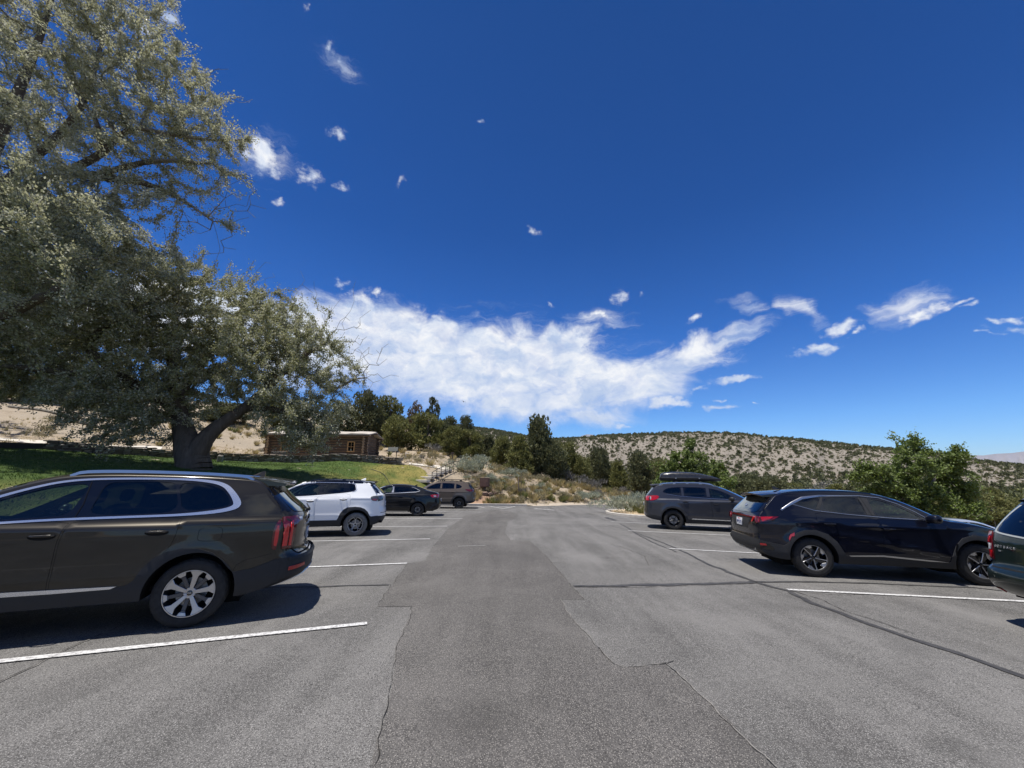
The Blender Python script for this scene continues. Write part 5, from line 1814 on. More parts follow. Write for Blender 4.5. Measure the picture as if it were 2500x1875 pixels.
def sedan(name, at, paint, label, key, z=None, cat='car'):
    sp = dict(at=at if z is None else (*at, z), W=.93, wb=2.83, rw=.338, ra=.395, sill=.215, rr=.235, tw=.225, yw=.915, key=key, turn=.4,
              wprof=[(.15, .90), (.25, .95), (.4, .985), (.65, .99), (.85, .985), (.98, .975), (1.06, .95), (1.15, .90), (1.3, .81), (1.5, .70), (1.7, .62)],
              plan=(-.2, .12, 2.5, .22), flare=.008, rear_x=-.4, rear_top=1.24, screen=(1.72, 2.62, 1.05),
              creases=[(-.9, 1.06, 2.6, .98, .012, .03), (.3, .42, 2.4, .46, .008, .05)],
              E=[(-.52, .26, -.06, 0), (-.86, .30, -.12, 0), (-.98, .40, -.18, 0), (-.99, .58, -.20, 0), (-.97, .72, -.20, 0), (-.945, .9, -.19, 0), (-.93, 1.05, -.18, 0), (-.90, 1.14, -.17, .0), (-.82, 1.20, -.13, .02), (-.62, 1.225, -.06, .04), (-.35, 1.28, -.05, .05), (.05, 1.415, -.02, .055), (.44, 1.525, 0, .055), (.98, 1.57, 0, .055), (1.40, 1.553, .04, .055), (1.75, 1.475, .09, .05), (2.06, 1.34, .12, .04), (2.4, 1.16, .14, .03), (2.62, 1.06, .12, .03), (2.75, 1.025, .08, .05),
                 (3.2, .98, .05, .06), (3.5, .90, .10, .03), (3.62, .77, .16, 0), (3.66, .6, .16, 0), (3.64, .4, .14, 0), (3.55, .28, .1, 0), (3.4, .22, .05, 0)])
    c = Car(name, sp, label, cat, 'cars parked along the lot')
    dlo = smooth_poly([(2.36, 1.125), (2.15, 1.245), (1.96, 1.35), (1.70, 1.46), (1.30, 1.508), (.66, 1.482), (.22, 1.39), (-.02, 1.275), (.0, 1.252), (.127, 1.22), (.9, 1.17), (1.75, 1.125)], 2)
    panes = [('front_window', smooth_poly([(2.24, 1.145), (1.95, 1.322), (1.69, 1.432), (1.40, 1.47), (1.36, 1.35), (1.40, 1.172), (1.8, 1.15)], 2), GLASS_F),
             ('rear_window', smooth_poly([(1.27, 1.48), (.67, 1.452), (.44, 1.40), (.40, 1.232), (1.27, 1.182)], 2), GLASS_R),
             ('quarter_window', smooth_poly([(.38, 1.395), (.23, 1.362), (.05, 1.275), (.14, 1.248), (.34, 1.235)], 2), GLASS_R)]
    fd = smooth_poly([(1.36, 1.135), (1.40, .95), (1.38, .6), (1.33, .27), (1.9, .27), (2.36, .27), (2.40, .6), (2.42, .9), (2.36, 1.08), (1.75, 1.10)], 1)
    rd = smooth_poly([(1.342, 1.136), (1.382, .95), (1.362, .6), (1.312, .27), (.8, .27), (.50, .27), (.48, .46), (.38, .62), (.26, .74), (.15, .9), (.12, 1.18), (.7, 1.155)], 1)
    c.body(paint, CLADDING, .32, holes=[dlo, fd, rd])
    c.glazing(dlo, panes)
    c.doors([('front_door', fd, (1.52, .99)), ('rear_door', rd, (.42, 1.03))], paint, paint)
    for sd in (1, -1):
        c.ribbon('bright_trim', [(2.36, 1.115), (1.75, 1.113), (.9, 1.16), (.127, 1.21), (-.03, 1.25), (-.06, 1.28), (.2, 1.405), (.40, 1.455)], [.014, .014, .016, .02, .03, .03, .02, .012], CHROME, off=.003, h=.006, sd=sd)
        c.patch('pillar_trim', [(1.275, 1.18), (1.29, 1.49), (1.385, 1.48), (1.345, 1.35), (1.385, 1.175)], SATIN, off=.0, sd=sd)  # silver patch puts a reflection into the pillar's colour
        c.patch('sill_trim', [(.48, .262), (.48, .24), (2.34, .24), (2.34, .262)], CHROME, off=.008, skirt=.006, sd=sd)
        a = c.patch('l', smooth_poly([(-.93, 1.09), (-.75, 1.085), (-.60, 1.06), (-.68, .96), (-.80, .93), (-.95, .93)], 1), REDLENS, off=.010, skirt=.012, sd=sd)
        b = c.rear('l', np.array([(sd * .84, 1.09), (sd * .84, .93), (sd * .55, .96), (sd * .45, 1.09)]), REDLENS, off=.010, skirt=.012)
        lamp = c.join('tail_light', [a, b])
        c.patch('light_lens', [(-.91, 1.045), (-.78, 1.045), (-.80, .985), (-.92, .985)], CLEARLENS, off=.016, skirt=.004, sd=sd, parent=lamp)
        c.patch('bumper_fin', [(-.98, .62), (-.80, .64), (-.70, .50), (-.60, .36), (-.68, .36), (-.80, .5), (-.97, .54)], CLADDING, off=.012, skirt=.012, sd=sd)
        c.mirror(2.18, 1.06, paint, sd, size=.9)
        c.patch('headlight', smooth_poly([(3.6, .80), (3.4, .88), (3.15, .90), (3.3, .78), (3.58, .70)], 1), CLEARLENS, off=.006, skirt=.01, sd=sd)
    # back window lies on the sloping roof: fill it from the body surface
    rows = [i for i in range(c.nE) if -.34 < c.E[i, 0] < .26 and c.E[i, 1] > 1.2]
    V, F = [], []
    qs = np.linspace(-.86, .86, 13)
    for i in rows:
        for q in qs:
            f = c.sq(abs(q))
            V.append((c.S[i, 0] + c.S[i, 2] * f, c.Sy[i] * q, c.S[i, 1] + c.S[i, 3] * f + .006))
    for a in range(len(rows) - 1):
        for b in range(12):
            F.append((a * 13 + b, a * 13 + b + 1, a * 13 + 14 + b, a * 13 + 13 + b))
    mb = MB(); mb.add(V, F); mb.build('rear_glass', GLASS_R, c.root, smooth=True)
    c.fin(.25, 0, paint).location = (0, 0, 1.525)
    c.rear('tailgate_seam', np.array([(-.42, 1.12), (-.42, .82), (-.405, .82), (-.405, 1.12)]), UNDER, off=.0015)
    c.plate(0, .80, '7KJM502', None)
    c.wheels('double', ALLOYDARK, ALLOYBLACK, RUBBER)
    c.seats((1.6, .6), .36, SEATM, True, 2.25)
    return c


def suv_taupe():
    sp = dict(at=(-3.68, 28.37, -178), W=.925, wb=2.706, rw=.366, ra=.45, sill=.30, rr=.225, tw=.235, yw=.905, key='star', turn=.1,
              wprof=[(.2, .90), (.33, .95), (.5, .985), (.8, .99), (1.05, .985), (1.2, .96), (1.3, .925), (1.5, .84), (1.7, .755), (1.95, .66)],
              plan=(-.1, .10, 2.5, .2), flare=.018, rear_x=.2, rear_top=1.71, screen=(1.9, 2.72, 1.22),
              creases=[(-.8, 1.14, 2.6, 1.1, .010, .03), (-.1, .66, 2.4, .60, .008, .05)],
              E=[(-.52, .32, -.06, 0), (-.78, .36, -.12, 0), (-.87, .46, -.19, 0), (-.88, .66, -.20, 0), (-.85, .82, -.20, 0), (-.84, 1.05, -.20, 0), (-.84, 1.22, -.19, 0), (-.79, 1.34, -.17, 0), (-.70, 1.48, -.15, 0), (-.60, 1.62, -.12, .02), (-.47, 1.70, -.06, .045),
                 (-.1, 1.742, 0, .055), (.4, 1.765, 0, .055), (1.1, 1.772, 0, .055), (1.5, 1.735, .03, .055), (1.9, 1.63, .08, .05), (2.2, 1.47, .12, .04), (2.5, 1.30, .14, .04), (2.68, 1.20, .12, .03), (2.8, 1.165, .1, .05), (3.1, 1.135, .05, .06), (3.38, 1.06, .1, .03), (3.48, .92, .14, 0), (3.5, .65, .14, 0), (3.48, .45, .12, 0), (3.42, .35, .1, 0), (3.28, .30, .06, 0)])
    c = Car('parked_suv', sp, 'taupe brown SUV with a low black roof rack at the far end of the row', 'car', 'cars parked along the lot')
    dlo = smooth_poly([(2.42, 1.285), (2.2, 1.40), (1.80, 1.60), (1.5, 1.67), (1.23, 1.695), (.36, 1.672), (-.06, 1.56), (-.185, 1.425), (.04, 1.322), (1.0, 1.298), (2.1, 1.275)], 2)
    panes = [('front_window', smooth_poly([(2.3, 1.30), (1.8, 1.562), (1.34, 1.655), (1.34, 1.32)], 2), GLASS_R),
             ('rear_window', smooth_poly([(1.20, 1.66), (.42, 1.642), (.38, 1.345), (1.20, 1.325)], 2), GLASS_R),
             ('quarter_window', smooth_poly([(.24, 1.63), (-.04, 1.545), (-.14, 1.425), (.05, 1.345), (.24, 1.345)], 2), GLASS_R)]
    fd = smooth_poly([(1.27, 1.275), (1.31, 1.1), (1.29, .7), (1.26, .33), (1.8, .33), (2.2, .33), (2.26, .6), (2.36, .95), (2.40, 1.24), (1.8, 1.255)], 1)
    rd = smooth_poly([(1.252, 1.276), (1.292, 1.1), (1.272, .7), (1.242, .33), (.8, .33), (.58, .33), (.55, .56), (.43, .76), (.30, .88), (.22, 1.0), (.22, 1.285), (.7, 1.285)], 1)
    c.body(PAINT_TAUPE, CLADDING, .55, holes=[dlo, fd, rd])
    c.glazing(dlo, panes)
    c.doors([('front_door', fd, (1.46, 1.08)), ('rear_door', rd, (.44, 1.10))], PAINT_TAUPE, PAINT_TAUPE)
    clad = c.below([(-.88, .52), (-.60, .50), (-.46, .52), (-.44, .62), (-.37, .75), (-.25, .85), (-.05, .905), (.12, .905), (.3, .86), (.43, .74), (.52, .58), (.58, .46), (1.3, .44), (2.14, .46), (2.2, .6), (2.35, .8), (2.6, .9), (2.8, .9), (3.0, .84), (3.14, .7), (3.2, .55), (3.49, .52)])
    for sd in (1, -1):
        c.patch('cladding', clad, CLADDING, off=.012, skirt=.012, sd=sd)
        for xa, xb in ((1.21, 1.33), (.25, .37)):
            c.patch('pillar_trim', [(xa, 1.32), (xa, 1.66), (xb, 1.66), (xb, 1.32)], PAINT_TAUPE, off=.0, sd=sd)
        a = c.patch('l', smooth_poly([(-.84, 1.27), (-.60, 1.285), (-.36, 1.285), (-.50, 1.2), (-.70, 1.14), (-.84, 1.13)], 1), REDDARK, off=.010, skirt=.012, sd=sd)
        b = c.rear('l', np.array([(sd * .85, 1.27), (sd * .85, 1.13), (sd * .60, 1.14), (sd * .45, 1.25)]), REDDARK, off=.012, skirt=.014)
        c.join('tail_light', [a, b])
        c.mirror(2.25, 1.24, PAINT_TAUPE, sd)
        c.patch('headlight', smooth_poly([(3.46, .95), (3.3, 1.02), (3.1, 1.02), (3.25, .9), (3.46, .84)], 1), CLEARLENS, off=.006, skirt=.01, sd=sd)
    c.rear('rear_glass', smooth_poly([(.62, 1.60), (-.62, 1.60), (-.72, 1.33), (0, 1.29), (.72, 1.33)], 2), GLASS_R, off=.008, skirt=.01)
    for sd in (1, -1):
        c.rear('glass_edge', np.array([(sd * .62, 1.63), (sd * .74, 1.60), (sd * .83, 1.34), (sd * .73, 1.31)]), GLOSSBLACK, off=.006, skirt=.008)
    c.rear('skid_plate', np.array([(-.7, .72), (-.7, .66), (.7, .66), (.7, .72)]), SATIN, off=.02, skirt=.02)
    c.spoiler(PAINT_TAUPE, -.40, -.78, 1.735, 1.70, .66, .04)
    c.rail(1.55, -.30, BLACKTRIM, .05, .016, 3, .06)
    mb = MB()
    for y in np.linspace(-.42, .42, 7):
        mb.box((.62, y, 1.905), (1.9, .03, .022))
    for x in (-.30, .05, .62, 1.2, 1.54):
        mb.box((x, 0, 1.888), (.05, 1.05, .025))
    mb.tube([(-.33, -.52, 1.925), (1.57, -.52, 1.925), (1.57, .52, 1.925), (-.33, .52, 1.925), (-.33, -.52, 1.925)], .022, 6)
    for x in (0, 1.25):
        for y in (-.50, .50):
            mb.box((x, y, 1.86), (.07, .05, .07))
    mb.build('roof_rack', BLACKTRIM, c.root)
    c.plate(0, .98, 'T83 2KV', None)
    c.wheels('star', ALLOYBLACK, ALLOYBLACK, RUBBER)
    c.seats((1.5, .5), .5, SEATM, True, 2.2)
    return c


def suv_grey():
    sp = dict(at=(6.78, 17.14, -18), W=.965, wb=2.89, rw=.375, ra=.455, sill=.262, rr=.255, tw=.245, yw=.95, key='splitdark', turn=.5,
              wprof=[(.2, .90), (.32, .95), (.5, .985), (.8, .992), (1.05, .990), (1.09, .984), (1.115, .972), (1.175, .928), (1.24, .912), (1.32, .888), (1.5, .825), (1.7, .745), (1.95, .66)],
              plan=(-.15, .10, 2.7, .2), flare=.012, rear_x=.0, rear_top=1.72, screen=(1.78, 2.72, 1.18),
              creases=[(-.8, 1.17, 2.8, 1.08, .012, .03), (-.1, .55, 2.4, .52, .008, .05)],
              E=[(-.52, .33, -.06, 0), (-.80, .37, -.12, 0), (-.92, .46, -.18, 0), (-.935, .62, -.20, 0), (-.91, .76, -.19, 0), (-.895, 1.0, -.19, 0), (-.88, 1.22, -.18, 0), (-.80, 1.33, -.17, 0), (-.68, 1.48, -.15, 0), (-.60, 1.62, -.12, .02), (-.48, 1.705, -.06, .045),
                 (-.15, 1.742, 0, .06), (.4, 1.762, 0, .06), (1.0, 1.762, 0, .06), (1.4, 1.742, .03, .06), (1.8, 1.64, .09, .05), (2.18, 1.465, .13, .04), (2.55, 1.26, .15, .04), (2.72, 1.17, .13, .03), (2.86, 1.13, .1, .05), (3.2, 1.10, .05, .06), (3.55, 1.03, .1, .04), (3.7, .92, .15, 0), (3.74, .7, .15, 0), (3.72, .45, .13, 0), (3.65, .33, .1, 0), (3.5, .26, .05, 0)])
    c = Car('parked_suv', sp, 'metallic grey three-row SUV carrying a black cargo box, beside the sagebrush island', 'car', 'cars parked along the lot')
    dlo = smooth_poly([(-.365, 1.452), (-.15, 1.605), (.2, 1.648), (.75, 1.66), (1.34, 1.638), (1.79, 1.548), (2.15, 1.375), (2.32, 1.25), (2.2, 1.205), (1.31, 1.242), (.293, 1.305), (-.17, 1.375)], 2)
    panes = [('front_window', smooth_poly([(1.455, 1.598), (1.77, 1.53), (2.08, 1.385), (2.24, 1.25), (1.8, 1.248), (1.44, 1.262)], 2), GLASS_F),
             ('rear_window', smooth_poly([(.53, 1.63), (.9, 1.63), (1.27, 1.615), (1.295, 1.27), (.485, 1.312)], 2), GLASS_R),
             ('quarter_window', smooth_poly([(-.31, 1.45), (-.13, 1.582), (.2, 1.62), (.37, 1.63), (.30, 1.335), (-.13, 1.385)], 2), GLASS_R)]
    fd = smooth_poly([(1.43, 1.215), (1.46, 1.05), (1.455, .7), (1.44, .32), (1.9, .32), (2.34, .32), (2.40, .6), (2.44, .9), (2.42, 1.15), (2.1, 1.185)], 1)
    rd = smooth_poly([(1.412, 1.217), (1.442, 1.05), (1.437, .7), (1.422, .32), (.9, .32), (.58, .32), (.55, .55), (.45, .77), (.31, .92), (.25, 1.05), (.295, 1.265), (.8, 1.245)], 1)
    c.body(PAINT_GREY, CLADDING, .5, holes=[dlo, fd, rd])
    c.glazing(dlo, panes)
    c.doors([('front_door', fd, (1.60, 1.02)), ('rear_door', rd, (.50, 1.09))], PAINT_GREY, PAINT_GREY)
    clad = c.below([(-.93, .56), (-.70, .54), (-.50, .50), (-.46, .52), (-.43, .62), (-.36, .74), (-.24, .85), (-.06, .895), (.1, .895), (.28, .85), (.42, .73), (.50, .58), (.56, .40), (.64, .44), (1.4, .44), (2.3, .42), (2.37, .55), (2.5, .76), (2.7, .87), (2.9, .895), (3.1, .87), (3.28, .76), (3.4, .55), (3.73, .5)])
    for sd in (1, -1):
        c.patch('cladding', clad, CLADDING, off=.010, skirt=.012, sd=sd)
        c.patch('sill_trim', [(.66, .43), (.70, .45), (2.28, .43), (2.3, .405), (.70, .42)], CHROME, off=.016, skirt=.008, sd=sd)
        for xa, xb in ((1.31, 1.42), (.385, .47)):
            c.patch('pillar_trim', [(xa + .0, 1.28), (xa, 1.63), (xb, 1.63), (xb, 1.28)], PAINT_GREY, off=.0, sd=sd)
        c.ribbon('bright_trim', [(2.33, 1.243), (2.2, 1.196), (1.31, 1.233), (.293, 1.296), (-.17, 1.366)], .012, SATIN, off=.003, h=.005, sd=sd)
        a = c.patch('l', smooth_poly([(-.88, 1.285), (-.65, 1.305), (-.48, 1.295), (-.50, 1.20), (-.68, 1.11), (-.90, 1.10)], 1), REDLENS, off=.010, skirt=.012, sd=sd)
        b = c.rear('l', np.array([(sd * .88, 1.285), (sd * .88, 1.10), (sd * .66, 1.10), (sd * .60, 1.26)]), REDLENS, off=.012, skirt=.014)
        lamp = c.join('tail_light', [a, b])
        c.patch('light_lens', [(-.87, 1.25), (-.79, 1.25), (-.80, 1.14), (-.88, 1.14)], CLEARLENS, off=.016, skirt=.004, sd=sd, parent=lamp)
        c.mirror(2.16, 1.18, BLACKTRIM, sd)
        c.patch('headlight', smooth_poly([(3.68, .95), (3.5, 1.0), (3.3, 1.0), (3.42, .86), (3.68, .82)], 1), CLEARLENS, off=.006, skirt=.01, sd=sd)
    c.rear('rear_glass', smooth_poly([(.64, 1.62), (-.64, 1.62), (-.76, 1.32), (0, 1.27), (.76, 1.32)], 2), GLASS_R, off=.008, skirt=.01)
    c.spoiler(BLACKTRIM, -.42, -.80, 1.735, 1.70, .68, .04)
    c.rail(1.65, -.42, SATIN, .05, .020, 3, .05, .022)
    for x in (.25, 1.15):
        mb = MB(); mb.box((x, 0, 1.872), (.08, 1.36, .028), bev=.008)
        mb.build('crossbar', BLACKTRIM, c.root)
    c.plate(0, .95, '3HX 915', None)
    c.wheels('split', ALLOYBLACK, ALLOYBLACK, RUBBER)
    c.seats((1.55, .55, -.2), .48, SEATM, True, 2.35)
    # the cargo box on its roof is a thing of its own
    t = empty('cargo_box', mat=c.root.matrix_world @ Matrix.Translation((0, -.12, 1.90)))
    tag(t, 'black tapered cargo box strapped on top of the metallic grey SUV', 'roof box')
    def boxhalf(zc, sgn):
        V, F = [], []
        st = [(-.37, .30, .02, .13), (-.33, .37, .05, .28), (-.2, .42, .07, .345), (.1, .43, .08, .375), (.55, .43, .08, .375), (.95, .42, .08, .35), (1.3, .40, .075, .29), (1.6, .36, .065, .215), (1.85, .29, .05, .135), (1.97, .22, .03, .09)]
        seam = lambda x: .125 - .03 * max(0, (x - .9)) / 1.1
        m = 13
        for (x, w, lo, hi) in st:
            for i in range(m):
                a = math.pi * i / (m - 1)
                cy = math.copysign(abs(math.cos(a)) ** .45, math.cos(a)); sz = math.sin(a) ** .6
                z = seam(x) + ((hi - seam(x)) * sz if sgn > 0 else -(seam(x) - .0) * sz)
                V.append((x, w * cy, z))
        for i in range(len(st) - 1):
            for k in range(m - 1):
                F.append((i * m + k, i * m + k + 1, i * m + m + k + 1, i * m + m + k))
        F += [tuple(range(m)), tuple((len(st) - 1) * m + k for k in range(m))]
        return V, F
    bx = M_('cargo_box_lid', (.022, .022, .024), .30, coat=.35, var=.15, vscale=10)
    mb = MB(); mb.add(*boxhalf(0, 1)); lid = mb.build('lid', bx, t, smooth=True, sharp=50)
    mb = MB(); mb.add(*boxhalf(0, -1)); mb.build('base', BLACKTRIM, t, smooth=True, sharp=50)
    V = []
    mb = MB()
    pts = [(-.372, 0, .122)]
    for x, w in ((-.37, .302), (-.33, .372), (-.2, .422), (.1, .432), (.55, .432), (.95, .422), (1.3, .402), (1.6, .362), (1.85, .292), (1.97, .222)):
        pts.append((x, -w - .004, .125 - .03 * max(0, (x - .9)) / 1.1))
    mb.tube(pts, .007, 5)
    mb.tube([(p[0], -p[1], p[2]) for p in pts], .007, 5)
    mb.build('seam_strip', CLADDING, t)
    for x in (.25, 1.15):
        for y in (-.3, .3):
            mb = MB(); mb.box((x, y, -.012), (.14, .07, .05), bev=.01); mb.build('clamp', BLACKTRIM, t)
    for x in (.25, 1.15):
        mb = MB(); mb.box((x, -.437, .105), (.06, .012, .03), bev=.004); mb.build('latch', SATIN, t)
    return c


def wagon_green():
    sp = dict(at=(7.46, 4.80, -9), W=.90, wb=2.67, rw=.34, ra=.41, sill=.27, rr=.215, tw=.225, yw=.885, key='six', turn=.1,
              wprof=[(.2, .90), (.33, .95), (.5, .985), (.75, .99), (.95, .985), (1.05, .965), (1.13, .93), (1.3, .85), (1.5, .75), (1.75, .66)],
              plan=(-.25, .13, 2.4, .2), flare=.01, rear_x=-.1, rear_top=1.57, screen=(1.6, 2.4, 1.05),
              creases=[(-.9, 1.02, 2.6, .96, .010, .03)],
              E=[(-.50, .31, -.06, 0), (-.80, .34, -.10, 0), (-.95, .40, -.13, 0), (-1.02, .50, -.14, 0), (-1.03, .62, -.14, 0), (-.99, .68, -.13, 0), (-.90, .72, -.12, 0), (-.885, .85, -.12, 0), (-.87, 1.0, -.12, 0), (-.83, 1.12, -.12, 0), (-.74, 1.26, -.11, 0), (-.60, 1.43, -.09, .01), (-.48, 1.555, -.04, .03),
                 (-.25, 1.60, 0, .045), (.3, 1.625, 0, .05), (.9, 1.615, 0, .05), (1.3, 1.57, .04, .05), (1.65, 1.47, .09, .05), (2.0, 1.29, .12, .04), (2.3, 1.11, .13, .03), (2.48, 1.04, .1, .04), (2.9, .98, .05, .06), (3.3, .89, .1, .03), (3.42, .75, .14, 0), (3.44, .5, .13, 0), (3.38, .34, .1, 0), (3.2, .27, .06, 0)])
    c = Car('parked_wagon', sp, 'dark green wagon at the edge of view showing its tailgate and tail lamp', 'car', 'cars parked along the lot')
    dlo = smooth_poly([(2.2, 1.10), (1.9, 1.27), (1.6, 1.42), (1.25, 1.505), (.3, 1.55), (-.25, 1.53), (-.42, 1.43), (-.52, 1.25), (-.46, 1.175), (.9, 1.13)], 2)
    panes = [('front_window', smooth_poly([(2.1, 1.12), (1.6, 1.39), (1.25, 1.475), (1.1, 1.48), (1.12, 1.15)], 2), GLASS_F),
             ('rear_window', smooth_poly([(1.03, 1.485), (.35, 1.52), (.25, 1.19), (1.05, 1.155)], 2), GLASS_R),
             ('quarter_window', smooth_poly([(.24, 1.52), (-.24, 1.50), (-.38, 1.42), (-.46, 1.25), (-.42, 1.205), (.16, 1.19)], 2), GLASS_R)]
    fd = smooth_poly([(1.07, 1.10), (1.10, .8), (1.05, .30), (1.6, .30), (2.15, .30), (2.2, .6), (2.22, 1.0), (2.15, 1.06)], 1)
    rd = smooth_poly([(1.052, 1.10), (1.082, .8), (1.032, .30), (.7, .30), (.5, .30), (.47, .5), (.36, .68), (.22, .8), (.16, .95), (.18, 1.13)], 1)
    c.body(PAINT_GREEN, CLADDING, .36, holes=[dlo, fd, rd])
    c.glazing(dlo, panes)
    c.doors([('front_door', fd, (1.22, .96)), ('rear_door', rd, (.38, .98))], PAINT_GREEN, PAINT_GREEN)
    for sd in (1, -1):
        a = c.patch('l', smooth_poly([(-.85, 1.115), (-.76, 1.12), (-.72, 1.0), (-.735, .85), (-.80, .78), (-.89, .78)], 1), REDDARK, off=.012, skirt=.014, sd=sd)
        b = c.rear('l', np.array([(sd * .83, 1.13), (sd * .83, .78), (sd * .715, .78), (sd * .70, .90), (sd * .715, 1.08), (sd * .74, 1.13)]), REDDARK, off=.014, skirt=.016)
        lamp = c.join('tail_light', [a, b])
        c.rear('light_lens', np.array([(sd * .82, 1.07), (sd * .82, .99), (sd * .735, .99), (sd * .74, 1.07)]), REDLENS, off=.021, skirt=.006, parent=lamp)
        c.rear('light_lens', np.array([(sd * .82, .98), (sd * .82, .905), (sd * .725, .905), (sd * .73, .98)]), CLEARLENS, off=.021, skirt=.006, parent=lamp)
        c.rear('light_lens', np.array([(sd * .82, .895), (sd * .82, .80), (sd * .73, .80), (sd * .722, .895)]), REDLENS, off=.021, skirt=.006, parent=lamp)
        c.rear('reflector', np.array([(sd * .80, .44), (sd * .62, .43), (sd * .62, .39), (sd * .80, .40)]), REDLENS, off=.012, skirt=.01)
        c.mirror(2.02, 1.06, PAINT_GREEN, sd)
        c.patch('headlight', smooth_poly([(3.4, .85), (3.2, .92), (3.05, .9), (3.2, .74), (3.4, .70)], 1), CLEARLENS, off=.006, skirt=.01, sd=sd)
    frame = smooth_poly([(.60, 1.50), (.54, 1.535), (-.54, 1.535), (-.60, 1.50), (-.715, 1.16), (-.66, 1.115), (0, 1.075), (.66, 1.115), (.715, 1.16)], 2)
    glass = smooth_poly([(.575, 1.485), (.52, 1.515), (-.52, 1.515), (-.575, 1.485), (-.685, 1.168), (-.64, 1.132), (0, 1.095), (.64, 1.132), (.685, 1.168)], 2)
    c.rear('glass_frame', frame, M_('weathered_trim', (.30, .32, .32), .5), holes=[glass], off=.008, skirt=.01)
    c.rear('rear_glass', glass, GLASS_R, off=.006)
    c.rear('tailgate_seam', np.array([(-.70, .70), (-.70, .688), (.70, .688), (.70, .70)]), UNDER, off=.0015)
    for sd in (1, -1):
        c.rear('tailgate_seam', np.array([(sd * .705, 1.10), (sd * .697, 1.10), (sd * .70, .70), (sd * .708, .70)]), UNDER, off=.0015)
    for i, ch in enumerate('OUTBACK'):
        c.rear_text('tailgate_letter', ch, .046, .655 - i * .046, .955, CHROME, off=.006)
    c.rear_text('badge_lettering', '2.5i', .03, .60, .90, CHROME, off=.006)
    c.spoiler(PAINT_GREEN, -.42, -.66, 1.595, 1.565, .60, .035)
    c.rail(1.2, -.35, BLACKTRIM, .04, .018, 3, .05)
    c.wiper(1.10)
    c.plate(0, .86, '268 VNB', None)
    c.wheels('six', ALLOY, ALLOYDARK, RUBBER)
    c.seats((1.3, .4), .42, SEATM, True, 2.1)
    return c
# ------------------------------------------------------------------ vegetation
def at(u, v, y):
    """a place y metres ahead that is seen at a given spot of the photograph (layout only)"""
    f = 939.0; p = R(12.5)
    a = (u - 1250) / f; b = -(v - 937.5) / f
    dx, dy, dz = a, math.cos(p) - b * math.sin(p), math.sin(p) + b * math.cos(p)
    k = y / dy
    return np.array([dx * k, y, CAM_H + dz * k])


def unit(n, rg):
    v = rg.normal(0, 1, (n, 3))
    return v / (np.linalg.norm(v, axis=1)[:, None] + 1e-9)


def leaf_quads(C, axis, L, Wd, rg, flat=0.0):
    """diamond leaves: centre, pointing direction, length, width"""
    n = len(C)
    a = axis / (np.linalg.norm(axis, axis=1)[:, None] + 1e-9)
    r = unit(n, rg)
    if flat:
        r = r * (1 - flat) + np.array([0, 0, 1.0]) * flat
        s = np.cross(r, a)
    else:
        s = np.cross(a, r)
    s /= np.linalg.norm(s, axis=1)[:, None] + 1e-9
    up = np.cross(s, a)
    L = L[:, None]; Wd = Wd[:, None]
    V = np.stack([C - a * L * .5, C + s * Wd * .5 + up * Wd * .10 - a * L * .05, C + a * L * .5, C - s * Wd * .5 + up * Wd * .10 - a * L * .05], 1).reshape(-1, 3)
    F = np.arange(4 * n, dtype=np.int32).reshape(-1, 4)
    return V, F


def tubes(pos, par, rad, name, mat, parent=None, big=.12):
    """branch segments; thick ones get more sides"""
    V, F, FI = [], [], []
    b = 0
    k = np.where(par >= 0)[0]
    for sides, sel in ((9, rad[k] > big), (5, (rad[k] <= big) & (rad[k] > .03)), (3, rad[k] <= .03)):
        q = k[sel]
        if len(q) == 0: continue
        A = pos[par[q]]; B = pos[q]
        ra = np.minimum(rad[par[q]], rad[q] * 1.35); rb = rad[q]
        d = B - A; ln = np.linalg.norm(d, axis=1)[:, None] + 1e-9; d = d / ln
        A = A - d * np.minimum(ra[:, None] * .35, ln * .3)
        up = np.where(np.abs(d[:, 2:3]) > .9, np.array([[1., 0, 0]]), np.array([[0, 0, 1.]]))
        s = np.cross(d, up); s /= np.linalg.norm(s, axis=1)[:, None]
        t = np.cross(d, s)
        an = np.arange(sides) * 2 * np.pi / sides
        ring = s[:, None, :] * np.cos(an)[None, :, None] + t[:, None, :] * np.sin(an)[None, :, None]
        va = A[:, None, :] + ring * ra[:, None, None]; vb = B[:, None, :] + ring * rb[:, None, None]
        vv = np.concatenate([va, vb], 1).reshape(-1, 3)
        i = np.arange(len(q))[:, None] * 2 * sides + b
        j = np.arange(sides)[None, :]; jn = (j + 1) % sides
        F.append(np.stack([i + j, i + jn, i + sides + jn, i + sides + j], -1).reshape(-1, 4))
        FI.append(0 if sides == 9 else 1)
        V.append(vv); b += len(vv)
        mats = mat if isinstance(mat, (list, tuple)) else [mat]
    return obj_np(name, np.vstack(V), np.ascontiguousarray(np.vstack(F)), mats, parent, smooth=True, mi=np.concatenate([np.full(len(f), min(i, len(mats) - 1)) for f, i in zip(F, FI)]))


